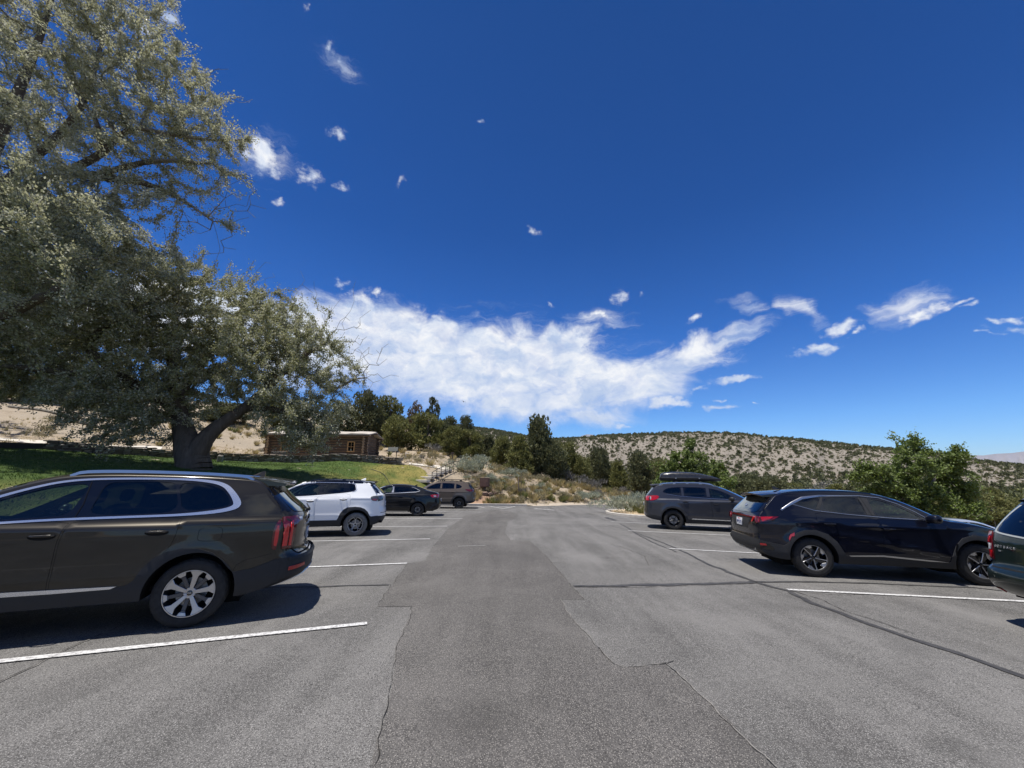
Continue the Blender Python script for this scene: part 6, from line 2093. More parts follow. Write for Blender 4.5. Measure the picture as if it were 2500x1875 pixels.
def grow(limbs, targets, leafy, rg, step=.45, seed_r=None):
    """limbs: polylines (k,4) x,y,z,radius; every target is tied to the nearest wood by a bent twig"""
    pos, par, fix, dep = [], [], [], []
    for L in limbs:
        L = np.asarray(L, float)
        Q = resample(chaikin(L, False, 2), .4)
        start = -1
        if pos:
            d = np.linalg.norm(np.array(pos) - Q[0, :3], axis=1)
            if d.min() < 1.2: start = int(d.argmin())
        for i, q in enumerate(Q):
            par.append(start if i == 0 else len(pos) - 1)
            dep.append(0 if start < 0 and i == 0 else dep[par[-1]] + .12)
            pos.append(q[:3]); fix.append(q[3])
    P = np.array(pos)
    d0 = np.array([np.min(np.linalg.norm(P - t, axis=1)) for t in targets])
    order = np.argsort(d0)
    cap = len(pos) + len(targets) * 14
    A = np.zeros((cap, 3)); A[:len(pos)] = P
    PR = np.full(cap, -1); PR[:len(pos)] = par
    FX = np.zeros(cap); FX[:len(pos)] = fix
    DP = np.zeros(cap); DP[:len(pos)] = dep
    n = len(pos)
    tips = np.zeros(len(targets), int)
    for t in order:
        q = targets[t]
        w = np.linalg.norm(A[:n] - q, axis=1) + .22 * DP[:n]
        k = int(w.argmin())
        a = A[k]; v = q - a; ln = np.linalg.norm(v)
        m = max(1, int(ln / step))
        side = rg.normal(0, 1, 3) * ln * .10
        side[2] += ln * .06
        prev = k
        for i in range(1, m + 1):
            s = i / m
            A[n] = a + v * s + side * math.sin(math.pi * s) + rg.normal(0, .03, 3) * (s < 1)
            PR[n] = prev; DP[n] = DP[prev] + ln / m
            prev = n; n += 1
            if n >= cap - 2: break
        tips[t] = prev
        if n >= cap - 20: break
    A, PR, FX = A[:n], PR[:n], FX[:n]
    r = np.zeros(n)
    acc = np.zeros(n)
    tipset = np.ones(n, bool); tipset[PR[PR >= 0]] = False
    acc[tipset] = .0105 ** 2.3
    for i in range(n - 1, -1, -1):
        if acc[i] == 0: acc[i] = .0105 ** 2.3
        if PR[i] >= 0: acc[PR[i]] += acc[i]
    r = acc ** (1 / 2.3)
    r = np.where(FX > 0, np.maximum(np.minimum(r, FX), FX * .85), r)
    return A, PR, r, tips


def blob_targets(blobs, k, rg, shell=.45):
    T = []
    for c, rad in blobs:
        n = max(4, int(k * rad[0] * rad[2]))
        d = unit(n, rg)
        s = rg.uniform(shell ** 3, 1, n) ** (1 / 3)
        T.append(np.array(c) + d * s[:, None] * np.array(rad))
    return np.vstack(T)


def big_tree(name, label, limbs, blobs, k, nleaf, leaf, leafmat, barkmat, spread, seed, bare=None, base=None, floor=None, droop=.0, shoots=.38):
    rg = np.random.default_rng(seed)
    T = blob_targets(blobs, k, rg)
    if floor is not None:
        T = T[T[:, 2] > floor(T)]
    # longer leafy shoots break up the outline of the crown
    cen = np.array([c for c, r in blobs]); rad = np.array([r for c, r in blobs])
    pick = rg.choice(len(T), int(len(T) * shoots), replace=False)
    out = []
    for i in pick:
        k2 = int(np.argmin(np.sum(((cen - T[i]) / rad) ** 2, axis=1)))
        d = (T[i] - cen[k2]) / rad[k2]; d = d / (np.linalg.norm(d) + 1e-6) + np.array([.15, 0, .35]) + rg.normal(0, .25, 3)
        out.append(T[i] + d / np.linalg.norm(d) * rg.uniform(.35, 1.25))
    if len(out): T = np.vstack([T, np.array(out)])
    nl = len(T)
    if bare is not None and len(bare):
        T = np.vstack([T, np.array(bare)])
    A, PR, r, tips = grow(limbs, T, None, rg)
    root = empty(name, tuple(base))
    tag(root, label, 'tree')
    off = np.array(base, float)
    o = tubes(A - off, PR, r, 'trunk', barkmat, root)
    # leaves sit along the last stretch of each twig and around its tip
    tp = tips[:nl]
    prev = PR[tp]; prev = np.where(prev < 0, tp, prev)
    pp = PR[prev]; pp = np.where(pp < 0, prev, pp)
    cnt = rg.integers(int(nleaf * .55), int(nleaf * 1.45), nl)
    idx = np.repeat(np.arange(nl), cnt)
    t = rg.uniform(0, 1, len(idx))[:, None]
    a = np.where(t < .5, A[pp[idx]] * (1 - 2 * t) + A[prev[idx]] * 2 * t, A[prev[idx]] * (2 - 2 * t) + A[tp[idx]] * (2 * t - 1))
    C = a + rg.normal(0, 1, (len(idx), 3)) * spread * (0.5 + .7 * t)
    dirv = (A[tp[idx]] - A[pp[idx]]) + unit(len(idx), rg) * .55
    dirv[:, 2] -= droop
    L = rg.uniform(.7, 1.3, len(idx)) * leaf[0]; Wd = L * leaf[1] * rg.uniform(.8, 1.2, len(idx))
    V, F = leaf_quads(C, dirv, L, Wd, rg, .35)
    obj_np('crown', V - off, F, leafmat, root)
    return root


LEAF_GREY = M_leaf('silvery_leaf', [(.20, .218, .098), (.26, .272, .125), (.32, .322, .160), (.39, .385, .21), (.225, .238, .108)], (.46, .46, .34), rough=.6, trans=.38, spec=.2)
LEAF_OLIVE = M_leaf('pale_olive_leaf', [(.29, .295, .175), (.36, .36, .22), (.43, .425, .27), (.32, .325, .195)], (.50, .50, .38), rough=.6, trans=.42, spec=.2)
LEAF_MAPLE = M_leaf('fresh_green_leaf', [(.075, .120, .020), (.110, .160, .028), (.165, .215, .042), (.09, .135, .023)], (.16, .205, .07), rough=.58, trans=.36, spec=.25)
NEEDLE_DARK = M_leaf('dark_needles', [(.080, .092, .044), (.110, .120, .054), (.150, .152, .070), (.095, .104, .05)], None, rough=.65, trans=.28)
NEEDLE_OLIVE = M_leaf('olive_needles', [(.125, .138, .045), (.165, .172, .055), (.21, .205, .075), (.14, .15, .05)], None, rough=.65, trans=.3)
NEEDLE_BROWN = M_leaf('rusty_needles', [(.16, .105, .055), (.20, .14, .08), (.12, .085, .05), (.09, .09, .045)], None, rough=.7, trans=.1)
NEEDLE_GREY = M_leaf('grey_twigs', [(.16, .15, .14), (.22, .21, .19), (.12, .12, .10)], None, rough=.8, trans=.05)
SAGE = M_leaf('sage_leaf', [(.25, .275, .195), (.33, .35, .255), (.40, .415, .32), (.28, .30, .21)], None, rough=.7, trans=.15)
STRAW = M_leaf('straw', [(.46, .37, .19), (.58, .47, .26), (.38, .32, .16), (.34, .32, .14)], None, rough=.7, trans=.25)
OLIVESHRUB = M_leaf('olive_shrub', [(.20, .18, .10), (.27, .235, .14), (.34, .29, .18), (.16, .165, .085)], None, rough=.7, trans=.15)
GREENGRASS = M_leaf('green_stem', [(.13, .16, .05), (.20, .22, .075), (.27, .26, .11)], None, rough=.6, trans=.25)
BARK_DARK = M_bark('dark_bark', (.085, .068, .052), (.15, .125, .10), 5.0)
BARK_GREY = M_bark('grey_bark', (.14, .125, .10), (.30, .275, .235), 7.0)
BARK_JUN = M_bark('juniper_bark', (.075, .058, .044), (.14, .115, .09), 9.0)


def P4(u, v, y, r):
    q = at(u, v, y)
    return (q[0], q[1], q[2], r)


def PB(u, v, y, rpx, flat=1.0):
    c = at(u, v, y); r = rpx * y / 939.0
    return (c, (r, r * 1.7, r * flat))


# the old cottonwood on the lawn, trunk in view
def cottonwood_a():
    b = at(475, 1145, 22.0); b[2] = gz(b[0], b[1]) - .15
    y = 22.0
    bx = b[0]
    limbs = [[(b[0] - .05, y, b[2] - .3, 1.15), (b[0] - .05, y, b[2] + .35, .98), P4(462, 1098, y, .86), P4(452, 1062, y, .66), P4(440, 1010, y, .52), P4(432, 965, y - .3, .44), P4(420, 900, y - .5, .34), P4(425, 820, y, .26), P4(430, 740, y, .16), P4(436, 680, y + .3, .08)],
             [P4(470, 1120, y - .1, .78), P4(500, 1070, y, .54), P4(545, 1030, y + .4, .42), P4(600, 995, y + 1.2, .34), P4(660, 940, y + 2, .30), P4(720, 880, y + 2.6, .22), P4(790, 840, y + 3, .12)],
             [P4(440, 1010, y, .40), P4(380, 960, y - .8, .36), P4(296, 925, y - 1.5, .31), P4(255, 885, y - 2, .27), P4(210, 855, y - 2.2, .24), P4(240, 805, y - 2.4, .20), P4(310, 770, y - 2.2, .15), P4(400, 720, y - 1.6, .10)],
             [P4(300, 928, y - 1.5, .24), P4(200, 915, y - 2.5, .20), P4(90, 900, y - 3, .15), P4(-40, 890, y - 3, .10)],
             [P4(600, 995, y + 1.2, .30), P4(680, 1000, y + 1.4, .22), P4(740, 1020, y + 1.5, .14), P4(780, 1060, y + 1.6, .07)],
             [P4(432, 965, y - .3, .34), P4(500, 880, y + 1.5, .26), P4(560, 800, y + 2.2, .18), P4(600, 740, y + 2.6, .09)],
             [P4(720, 880, y + 2.6, .14), P4(800, 960, y + 3, .12), P4(842, 938, y + 3.2, .10), P4(866, 925, y + 3.3, .08), P4(895, 922, y + 3.3, .045)]]
    blobs = [PB(140, 900, 24, 105, .9), PB(50, 860, 25, 110, .9), PB(40, 900, 21, 80, .7), PB(180, 840, 23, 90), PB(640, 850, 24, 80), PB(330, 890, 23, 90), PB(290, 845, 20.5, 120), PB(250, 770, 20, 90), PB(400, 765, 21.5, 115), PB(330, 710, 21, 75), PB(440, 700, 22, 66), PB(530, 760, 23, 90), PB(620, 800, 24, 82), PB(700, 815, 24.5, 70), PB(770, 850, 25, 62), PB(820, 890, 25.2, 48),
             PB(560, 890, 23, 95), PB(650, 900, 23.5, 85), PB(720, 950, 23.6, 72), PB(690, 1020, 23.2, 66, .9), PB(760, 1040, 23.4, 52, 1.0), PB(725, 1075, 23.2, 40, .8), PB(790, 985, 24, 50), PB(430, 870, 22, 105), PB(330, 950, 20.6, 85, .8), PB(220, 985, 20, 70, .8), PB(260, 1035, 20, 48, .7), PB(330, 1020, 20.5, 50, .7), PB(180, 1045, 19.8, 30, .6),
             PB(420, 985, 21.6, 55, .8), PB(380, 1040, 21, 46, .9), PB(300, 1062, 20.5, 34, .8), PB(360, 985, 21, 60), PB(232, 1068, 20, 28, .7), PB(760, 1080, 23.4, 30, .9), PB(800, 1050, 23.6, 24), PB(740, 1050, 23, 45), PB(-120, 760, 23, 150), PB(-300, 850, 21, 170), PB(-150, 620, 21, 130), PB(-260, 700, 26, 160), PB(200, 800, 22, 80), PB(250, 720, 22, 60), PB(130, 760, 23, 70), PB(150, 960, 19.6, 60, .6), PB(480, 940, 22, 70), PB(-60, 900, 19.5, 100), PB(590, 710, 24, 42), PB(690, 760, 25, 42), PB(480, 665, 23, 30)]  # clumps left of view are unseen, added to shade the lawn
    bare = []
    rg = np.random.default_rng(3)
    for (u, v, n, s) in ((900, 915, 12, 22), (930, 905, 8, 24), (880, 890, 9, 30), (905, 940, 6, 28), (860, 800, 16, 30), (800, 745, 18, 40), (740, 715, 12, 36), (880, 850, 18, 30), (660, 690, 6, 30)):
        for _ in range(n):
            bare.append(at(u + rg.normal(0, s), v + rg.normal(0, s * .7), 25 + rg.normal(0, .6)))
    big_tree('cottonwood_tree', 'spreading grey-green cottonwood with a thick forked trunk on the lawn', limbs, [(c, tuple(q * 1.08 for q in r)) for c, r in blobs], 34, 66, (.112, .60), LEAF_GREY, [BARK_DARK, BARK_GREY], .115, 11, bare, b, lambda T: np.full(len(T), -99.0), .1)


# the taller one whose trunk stands out of frame; its crown fills the upper corner
def cottonwood_b():
    y = 16.5
    b = at(-330, 1150, y); b[2] = gz(b[0], b[1]) - .1
    limbs = [[(b[0], y, b[2] - .2, .95), (b[0] + .1, y, b[2] + 1.5, .72), P4(-250, 900, y, .6), P4(-180, 760, y, .5), P4(-100, 600, y, .42), P4(-40, 420, y, .34), P4(40, 240, y, .26), P4(110, 60, y, .16), P4(150, -120, y, .08)],
             [P4(-200, 830, y, .42), P4(-60, 800, y - .4, .36), P4(20, 765, y - .6, .31), P4(80, 735, y - .8, .26), P4(135, 712, y - .6, .17), P4(170, 670, y - .2, .11), P4(190, 610, y + .3, .06)],
             [P4(-120, 640, y, .40), P4(-20, 490, y + .5, .34), P4(60, 460, y + .8, .32), P4(160, 420, y + 1, .28), P4(230, 430, y + 1, .24), P4(300, 440, y + 1.1, .19), P4(370, 450, y + 1.2, .14), P4(450, 490, y + 1.3, .10), P4(520, 540, y + 1.4, .05)],
             [P4(-60, 540, y + .3, .32), P4(60, 400, y + .4, .26), P4(150, 330, y + .5, .23), P4(200, 260, y + .5, .19), P4(230, 180, y + .5, .14), P4(260, 60, y + .5, .09)],
             [P4(160, 420, y + 1, .22), P4(245, 380, y + .8, .20), P4(285, 335, y + .6, .17), P4(330, 310, y + .6, .14), P4(420, 330, y + .7, .11), P4(530, 345, y + .8, .06), P4(610, 340, y + .9, .03)],
             [P4(230, 430, y + 1, .18), P4(330, 400, y + .6, .15), P4(400, 390, y + .5, .13), P4(520, 400, y + .6, .07)],
             [P4(245, 340, y + .8, .16), P4(235, 290, y + .4, .13), P4(205, 255, y + .2, .11), P4(160, 180, y, .08)],
             [P4(285, 335, y + .6, .13), P4(270, 300, y + .4, .10), P4(180, 200, y - .6, .07)]]
    blobs = [PB(100, 60, 16, 130), PB(270, 70, 16.5, 95), PB(340, 20, 17, 60), PB(390, 110, 17, 70), PB(450, 190, 17.2, 70), PB(500, 240, 17.4, 48), PB(130, 220, 15.5, 140), PB(320, 230, 17, 100), PB(380, 300, 17, 85), PB(480, 310, 17.2, 62), PB(560, 330, 17.4, 42), PB(620, 335, 17.5, 20), PB(540, 390, 17.6, 42),
             PB(240, 380, 16, 95), PB(60, 420, 15.5, 120), PB(420, 400, 17.3, 62), PB(500, 450, 17.6, 34), PB(120, 560, 21, 110, .8), PB(20, 620, 21.5, 95), PB(240, 560, 19, 85, .8), PB(330, 620, 19.5, 70, .8), PB(400, 640, 17, 48, .8), PB(180, 660, 21.5, 80, .7), PB(60, 700, 22, 70, .7), PB(300, 520, 16.6, 50), PB(90, 600, 16.5, 100), PB(170, 645, 17, 80), PB(20, 700, 15.8, 70), PB(120, 740, 15.6, 55, .7), PB(240, 690, 16.2, 60, .8), PB(30, 800, 16, 60, .7), PB(-60, 560, 17, 110), PB(200, 570, 14.5, 85), PB(80, 560, 14.5, 90), PB(205, 670, 14.6, 60), PB(300, 590, 15, 55), PB(130, 470, 14.6, 85), PB(20, 470, 14.5, 90),  # nearer clumps late in this row added to shade the front lawn
             PB(-150, 150, 16, 180), PB(-160, 420, 16, 170), PB(60, -130, 16, 150), PB(300, -100, 17, 100), PB(-150, 650, 16, 120), PB(-380, 300, 17, 190), PB(-380, 620, 17, 150), PB(-150, -120, 16.5, 150), PB(360, 480, 17, 45), PB(570, 560, 17.8, 24), PB(200, 480, 16, 60)]
    rg = np.random.default_rng(4)
    bare = []
    for (u, v, n, s) in ((470, 520, 26, 40), (540, 590, 12, 34), (560, 450, 14, 40), (430, 570, 14, 36), (600, 500, 8, 24), (600, 250, 5, 20), (500, 170, 6, 30)):
        for _ in range(n):
            bare.append(at(u + rg.normal(0, s), v + rg.normal(0, s * .7), 17.6 + rg.normal(0, .5)))
    big_tree('cottonwood_tree', 'tall pale-leaved cottonwood reaching in overhead, its trunk out of sight', limbs, [(c, tuple(q * 1.06 for q in r)) for c, r in blobs], 30, 66, (.108, .60), LEAF_OLIVE, [BARK_DARK, BARK_GREY], .115, 12, bare, b, None, .05)


def maple(label, specs, y, base_uv, seed, lf=.12, k=60, n=46):
    b = at(base_uv[0], base_uv[1], y); b[2] = gz(b[0], b[1]) - .1
    limbs = [[(b[0], b[1], b[2], .16), (b[0], b[1], b[2] + 1.0, .13), P4(base_uv[0], specs[0][1] + 60, y, .10), P4(specs[0][0], specs[0][1] + 20, y, .04)]]
    for (u, v, r) in specs[1:6]:
        limbs.append([(b[0], b[1], b[2] + .8, .10), P4((u + base_uv[0]) / 2, v + 30, y, .07), P4(u, v, y, .03)])
    rg = np.random.default_rng(seed)
    blobs = [(c, (r[0] * .70, r[0] * .80, r[2] * .74)) for c, r in (PB(u, v, y + rg.uniform(-.8, .8), r_) for (u, v, r_) in specs)]
    big_tree('leafy_tree', label, limbs, blobs, k, n, (lf, .85), LEAF_MAPLE, BARK_GREY, .12, seed, None, b, lambda T: np.full(len(T), b[2] + .5), .12, .06)


# ---- pinyon and juniper prototypes
def conifer_meshes(seed, shape, mat_needles, n_clump, n_tuft, tuft=.17, gap=.0):
    """crown and trunk of a tree one metre wide per unit radius; height 1 -> scaled when placed"""
    rg = np.random.default_rng(seed)
    H = 4.5
    C, Rr = [], []
    for i in range(n_clump):
        t = (i + rg.uniform(0, 1)) / n_clump
        if shape == 'round':
            z = .16 + .80 * t; w = 1.0 * math.sqrt(max(.05, 1 - ((t - .42) / .66) ** 2))
        elif shape == 'cone':
            z = .08 + .90 * t; w = 1.0 * (1 - t) ** .75 + .12
        elif shape == 'open':
            z = .45 + .52 * t; w = .75 * math.sqrt(max(.1, 1 - ((t - .5) / .6) ** 2))
        else:
            z = .10 + .87 * t; w = (.95 if t < .55 else .62) * (1 - .35 * abs(t - .3)) * rg.uniform(.8, 1.1)
        a = rg.uniform(0, 2 * math.pi); rr = w * rg.uniform(.25, .85) ** .6
        C.append((math.cos(a) * rr * 1.75, math.sin(a) * rr * 1.75, z * H)); Rr.append(rg.uniform(.50, .88) * (1.12 - .42 * t) * (1.0 if shape != 'open' else .72))
    C = np.array(C); Rr = np.array(Rr)
    idx = rg.choice(n_clump, n_tuft, p=Rr ** 2 / np.sum(Rr ** 2))
    d = unit(n_tuft, rg)
    s = rg.uniform(.62, 1.04, n_tuft)[:, None]
    Pp = C[idx] + d * s * Rr[idx][:, None] * np.array([1.15, 1.15, .85])
    ax = d + np.array([0, 0, .55]) + unit(n_tuft, rg) * .7
    L = rg.uniform(.7, 1.35, n_tuft) * tuft
    V, F = leaf_quads(Pp, ax, L * 1.25, L * .75, rg)
    crown = mesh_np('crown', V, F, mat_needles)
    mb = MB()
    lean = rg.normal(0, .12, 2)
    pts = [(0, 0, -.25), (.03, .02, .3), (lean[0] * .5, lean[1] * .5, H * .3), (lean[0], lean[1], H * .6), (lean[0] * 1.2, lean[1], H * .9)]
    mb.tube(pts, [.19, .15, .12, .08, .02], 8)
    for q in rg.choice(n_clump, min(n_clump, 16), replace=False):
        z0 = max(.5, C[q][2] * .62)
        f = z0 / (H * .6)
        a = np.array([lean[0] * f, lean[1] * f, z0])
        m = (a + C[q]) / 2 + np.array([0, 0, -.08])
        mb.tube([a, m, C[q]], [.055, .038, .012], 5)
    tr = mb.build('trunk', BARK_JUN, None, smooth=True)
    me = tr.data
    bpy.data.objects.remove(tr)
    return crown, me, H


PROTO = {}


def protos():
    PROTO['dark'] = [conifer_meshes(21 + i, sh, NEEDLE_DARK, 58, 6800, .19) for i, sh in enumerate(('round', 'column', 'round'))]
    PROTO['olive'] = [conifer_meshes(31 + i, sh, NEEDLE_OLIVE, 56, 6400, .19) for i, sh in enumerate(('round', 'round', 'cone'))]
    PROTO['brown'] = [conifer_meshes(41, 'round', NEEDLE_BROWN, 44, 3600, .18)]
    PROTO['open'] = [conifer_meshes(42, 'open', NEEDLE_DARK, 17, 2600, .18)]
    PROTO['grey'] = [conifer_meshes(43, 'round', NEEDLE_GREY, 34, 2200, .15)]


def conifer(x, y, h, w, kind, variant, label, group, rz=None, z=None):
    cr, tr, H = PROTO[kind][variant % len(PROTO[kind])]
    root = empty('conifer_tree', (x, y, (gz(x, y) if z is None else z) - .05), None, RNG.uniform(0, 6.28) if rz is None else rz)
    root.scale = (w / 4.2, w / 4.2, h / H)
    link_obj('crown', cr, root); link_obj('trunk', tr, root)
    tag(root, label, 'tree', group)
    return root


# trees one can single out: (column, row of the top, distance, width in columns, kind, variant, label)
TREES = [(897, 960, 50, 84, 'dark', 0, 'broad dark juniper rising directly behind the log cabin roof'),
         (835, 985, 49, 80, 'dark', 2, 'dark juniper behind the cabin, half hidden by cottonwood leaves'),
         (953, 972, 53, 74, 'olive', 0, 'olive pinyon just beyond the right end of the cabin roof'),
         (1016, 986, 56, 52, 'brown', 0, 'rust-brown dying pinyon with thin reddish foliage on the slope'),
         (1058, 974, 55, 50, 'open', 0, 'open crooked pine with bare stem standing above the other trees'),
         (975, 1015, 47, 80, 'olive', 1, 'bushy pinyon in front of the rust-brown tree'),
         (1044, 1012, 48, 88, 'olive', 0, 'wide green pinyon below the crooked open pine'),
         (1094, 1020, 51, 60, 'dark', 2, 'dull green pinyon between the wide pinyon and the round-topped juniper'),
         (1138, 1018, 57, 40, 'dark', 0, 'round-topped dark juniper peeping over the brighter pinyons'),
         (1108, 1042, 45, 58, 'olive', 1, 'bright green pinyon at the sandy slope edge, nearest the cabin'),
         (1147, 1050, 45, 66, 'olive', 0, 'bright green pinyon with its bare trunk showing on the sand'),
         (1188, 1062, 50, 62, 'dark', 1, 'grey-green juniper behind the bare-trunked pinyons'),
         (1225, 1066, 46, 58, 'olive', 1, 'small-trunked pinyon on the sand uphill of the two posts'),
         (1267, 1068, 42, 74, 'olive', 2, 'pinyon with a dark bent trunk beside the tallest dark pinyon'),
         (1316, 1020, 43, 92, 'dark', 1, 'tallest dark pinyon, standing alone at the middle of the slope'),
         (1345, 1078, 42.5, 78, 'dark', 2, 'low dark pinyon growing against the tallest one'),
         (1380, 1080, 46, 66, 'olive', 0, 'leafy pinyon to the right of the tallest dark pinyon'),
         (1418, 1112, 45, 46, 'olive', 1, 'small pinyon with the pale hill behind it'),
         (1462, 1094, 47, 54, 'dark', 0, 'upright dark juniper beyond the grey dead bushes'),
         (1508, 1130, 46, 56, 'olive', 2, 'low pinyon behind the sagebrush island'),
         (1560, 1104, 44, 60, 'dark', 2, 'dark juniper next to the leafy green tree'),
         (1600, 1120, 46, 50, 'olive', 0, 'pinyon partly hidden by the cargo box'),
         (45, 935, 44, 130, 'olive', 1, 'yellowish juniper on the sandy hillside at far left'),
         (170, 905, 47, 120, 'dark', 0, 'dark juniper on the hillside behind the cottonwood limbs'),
         (300, 930, 48, 110, 'olive', 0, 'juniper on the hillside left of the cottonwood trunk'),
         (560, 985, 52, 110, 'dark', 2, 'juniper up the slope behind the cottonwood fork'),
         (700, 985, 54, 90, 'olive', 1, 'pinyon on the slope behind the left end of the cabin')]


def merged(name, base_V, base_F, places, mat, label=None):
    """many small far plants as one mesh: places (x, y, z, sx, sz, rot)"""
    P = np.asarray(places, float)
    n = len(P); m = len(base_V)
    c, s = np.cos(P[:, 5]), np.sin(P[:, 5])
    X = base_V[None, :, 0] * P[:, 3:4]; Y_ = base_V[None, :, 1] * P[:, 3:4]; Z = base_V[None, :, 2] * P[:, 4:5]
    V = np.stack([X * c[:, None] - Y_ * s[:, None] + P[:, 0:1], X * s[:, None] + Y_ * c[:, None] + P[:, 1:2], Z + P[:, 2:3]], -1).reshape(-1, 3)
    F = (base_F[None] + (np.arange(n) * m)[:, None, None]).reshape(-1, base_F.shape[1])
    o = obj_np(name, V, np.ascontiguousarray(F), mat)
    tag(o, label, None, None, 'stuff')
    return o


def low_bush(seed, n, tuft):
    rg = np.random.default_rng(seed)
    d = unit(n, rg); d[:, 2] = np.abs(d[:, 2]) * 1.0 - .1
    s = rg.uniform(.6, 1.0, n)[:, None]
    lob = 1 + .25 * np.sin(3 * np.arctan2(d[:, 1], d[:, 0]) + seed)
    C = d * s * lob[:, None] * np.array([.5, .5, .75]); C[:, 2] += .2
    return leaf_quads(C, d + unit(n, rg) * .8, rg.uniform(.8, 1.2, n) * tuft, rg.uniform(.6, .9, n) * tuft, rg)


def woodland():
    rg = np.random.default_rng(99)
    pts = []
    tries = 0
    # the pinyon wood filling the low ground beyond the lot
    cand = []
    while len(cand) < 5200 and tries < 60000:
        tries += 1
        r = math.sqrt(rg.uniform(44 ** 2, 232 ** 2)); a = rg.uniform(R(11), R(60))
        x, y = r * math.sin(a), r * math.cos(a)
        cand.append((r, x, y))
    cand.sort()
    acc = []
    grid = {}
    for r, x, y in cand:
        if x < 17 and y < 50: continue
        if y < 36 + .12 * x: continue
        if 44 < x < 84 and 31 < y < 43 + (x - 44) * .16: continue         # the sandy clearing with the sign
        sp = 3.1 if r < 110 else 3.9
        g = (int(x / 4), int(y / 4)); ok = True
        for i in (-1, 0, 1):
            for j in (-1, 0, 1):
                for (px, py) in grid.get((g[0] + i, g[1] + j), ()):
                    if (px - x) ** 2 + (py - y) ** 2 < sp * sp: ok = False
        if not ok: continue
        grid.setdefault(g, []).append((x, y)); acc.append((r, x, y))
    return acc


def build_woodland():
    acc = woodland()
    rg = np.random.default_rng(98)
    zs = ground_h(np.array([(x, y) for r, x, y in acc]))
    near = acc[:262]; far = acc[262:]
    for i, (r, x, y) in enumerate(near):
        k = rg.choice(['dark', 'olive', 'olive', 'olive', 'grey'], p=[.34, .22, .22, .18, .04])
        h = rg.uniform(2.6, 4.4); w = rg.uniform(3.0, 4.8)
        lab = {'dark': 'dark green juniper among the trees filling the low ground', 'olive': 'olive green pinyon among the trees filling the low ground', 'grey': 'grey leafless tree among the trees filling the low ground'}[k]
        conifer(x, y, h, w, k, int(rg.integers(0, 3)), lab, {'dark': 'dark junipers in the low wood', 'olive': 'olive pinyons in the low wood', 'grey': 'grey dead trees in the low wood'}[k], z=float(zs[i]))
    bV, bF = low_bush(5, 150, .34)
    half = len(far) // 2
    pl = [(x, y, zs[262 + i] - .1, rg.uniform(3.0, 4.8), rg.uniform(2.8, 4.4), rg.uniform(0, 6.28)) for i, (r, x, y) in enumerate(far)]
    merged('distant_woods', bV, bF, pl[0::2], NEEDLE_OLIVE, 'far olive wood on the valley floor')
    merged('distant_woods', bV, bF, pl[1::2], NEEDLE_DARK, 'far dark wood on the valley floor')


def build_hill_scrub():
    rg = np.random.default_rng(77)
    n = 60000
    az = rg.uniform(R(-34), R(58), n); r = np.sqrt(rg.uniform(212 ** 2, 500 ** 2, n))
    x = np.sin(az) * r; y = np.cos(az) * r
    den = vnoise(x / 34, y / 34, 7) * .5 + vnoise(x / 13, y / 13, 8) * .5
    t = (r - 212) / 258
    left = np.clip((R(8) - az) / R(8), 0, 1)
    want = .088 + .20 * np.clip((den - .54) / .2, 0, 1) + .12 * np.clip((t - .90) / .06, 0, 1) + .35 * np.clip(.34 - t, 0, 1) / .34 + left * .22
    k = rg.uniform(0, 1, n) < want
    x, y, r = x[k], y[k], r[k]
    z = ground_h(np.stack([x, y], 1))
    m = len(x)
    s = 1.0 + 2.1 * rg.uniform(0, 1, m) ** 1.8; hh = s * rg.uniform(.8, 1.15, m)
    pl = np.stack([x, y, z - .15, s, hh, rg.uniform(0, 6.28, m)], 1)
    bV, bF = low_bush(9, 34, .46)
    merged('hillside_scrub', bV, bF, pl, NEEDLE_DARK, 'dark junipers dotting the pale hill across the valley')
    # smaller grey brush between them
    n = 9000
    az = rg.uniform(R(-10), R(56), n); r = np.sqrt(rg.uniform(212 ** 2, 475 ** 2, n))
    x = np.sin(az) * r; y = np.cos(az) * r
    z = ground_h(np.stack([x, y], 1))
    pl = np.stack([x, y, z - .1, rg.uniform(.6, 1.4, n), rg.uniform(.5, 1.0, n), rg.uniform(0, 6.28, n)], 1)
    bV, bF = low_bush(10, 10, .7)
    merged('hillside_brush', bV, bF, pl, OLIVESHRUB, 'low brush on the pale hill')


# ---- low desert plants
def shrub_mesh(seed, n, w, h, L, mat, up=.6, wd=.10, lobes=7):
    rg = np.random.default_rng(seed)
    c = np.stack([rg.normal(0, w * .28, lobes), rg.normal(0, w * .28, lobes), rg.uniform(.25, .75, lobes) * h], 1)
    rr = rg.uniform(.22, .36, lobes) * w
    i = rg.integers(0, lobes, n)
    d = unit(n, rg)
    d[:, 2] = np.abs(d[:, 2]) * .9 - .15
    C = c[i] + d * rr[i][:, None] * rg.uniform(.6, 1.05, n)[:, None]
    C[:, 2] = np.maximum(C[:, 2], .04)
    ax = d * .7 + np.array([0, 0, up]) + unit(n, rg) * .4
    ln = rg.uniform(.6, 1.3, n) * L
    V, F = leaf_quads(C, ax, ln, ln * wd / .3 * rg.uniform(.8, 1.2, n), rg)
    # a few woody stems
    return V, F, mat


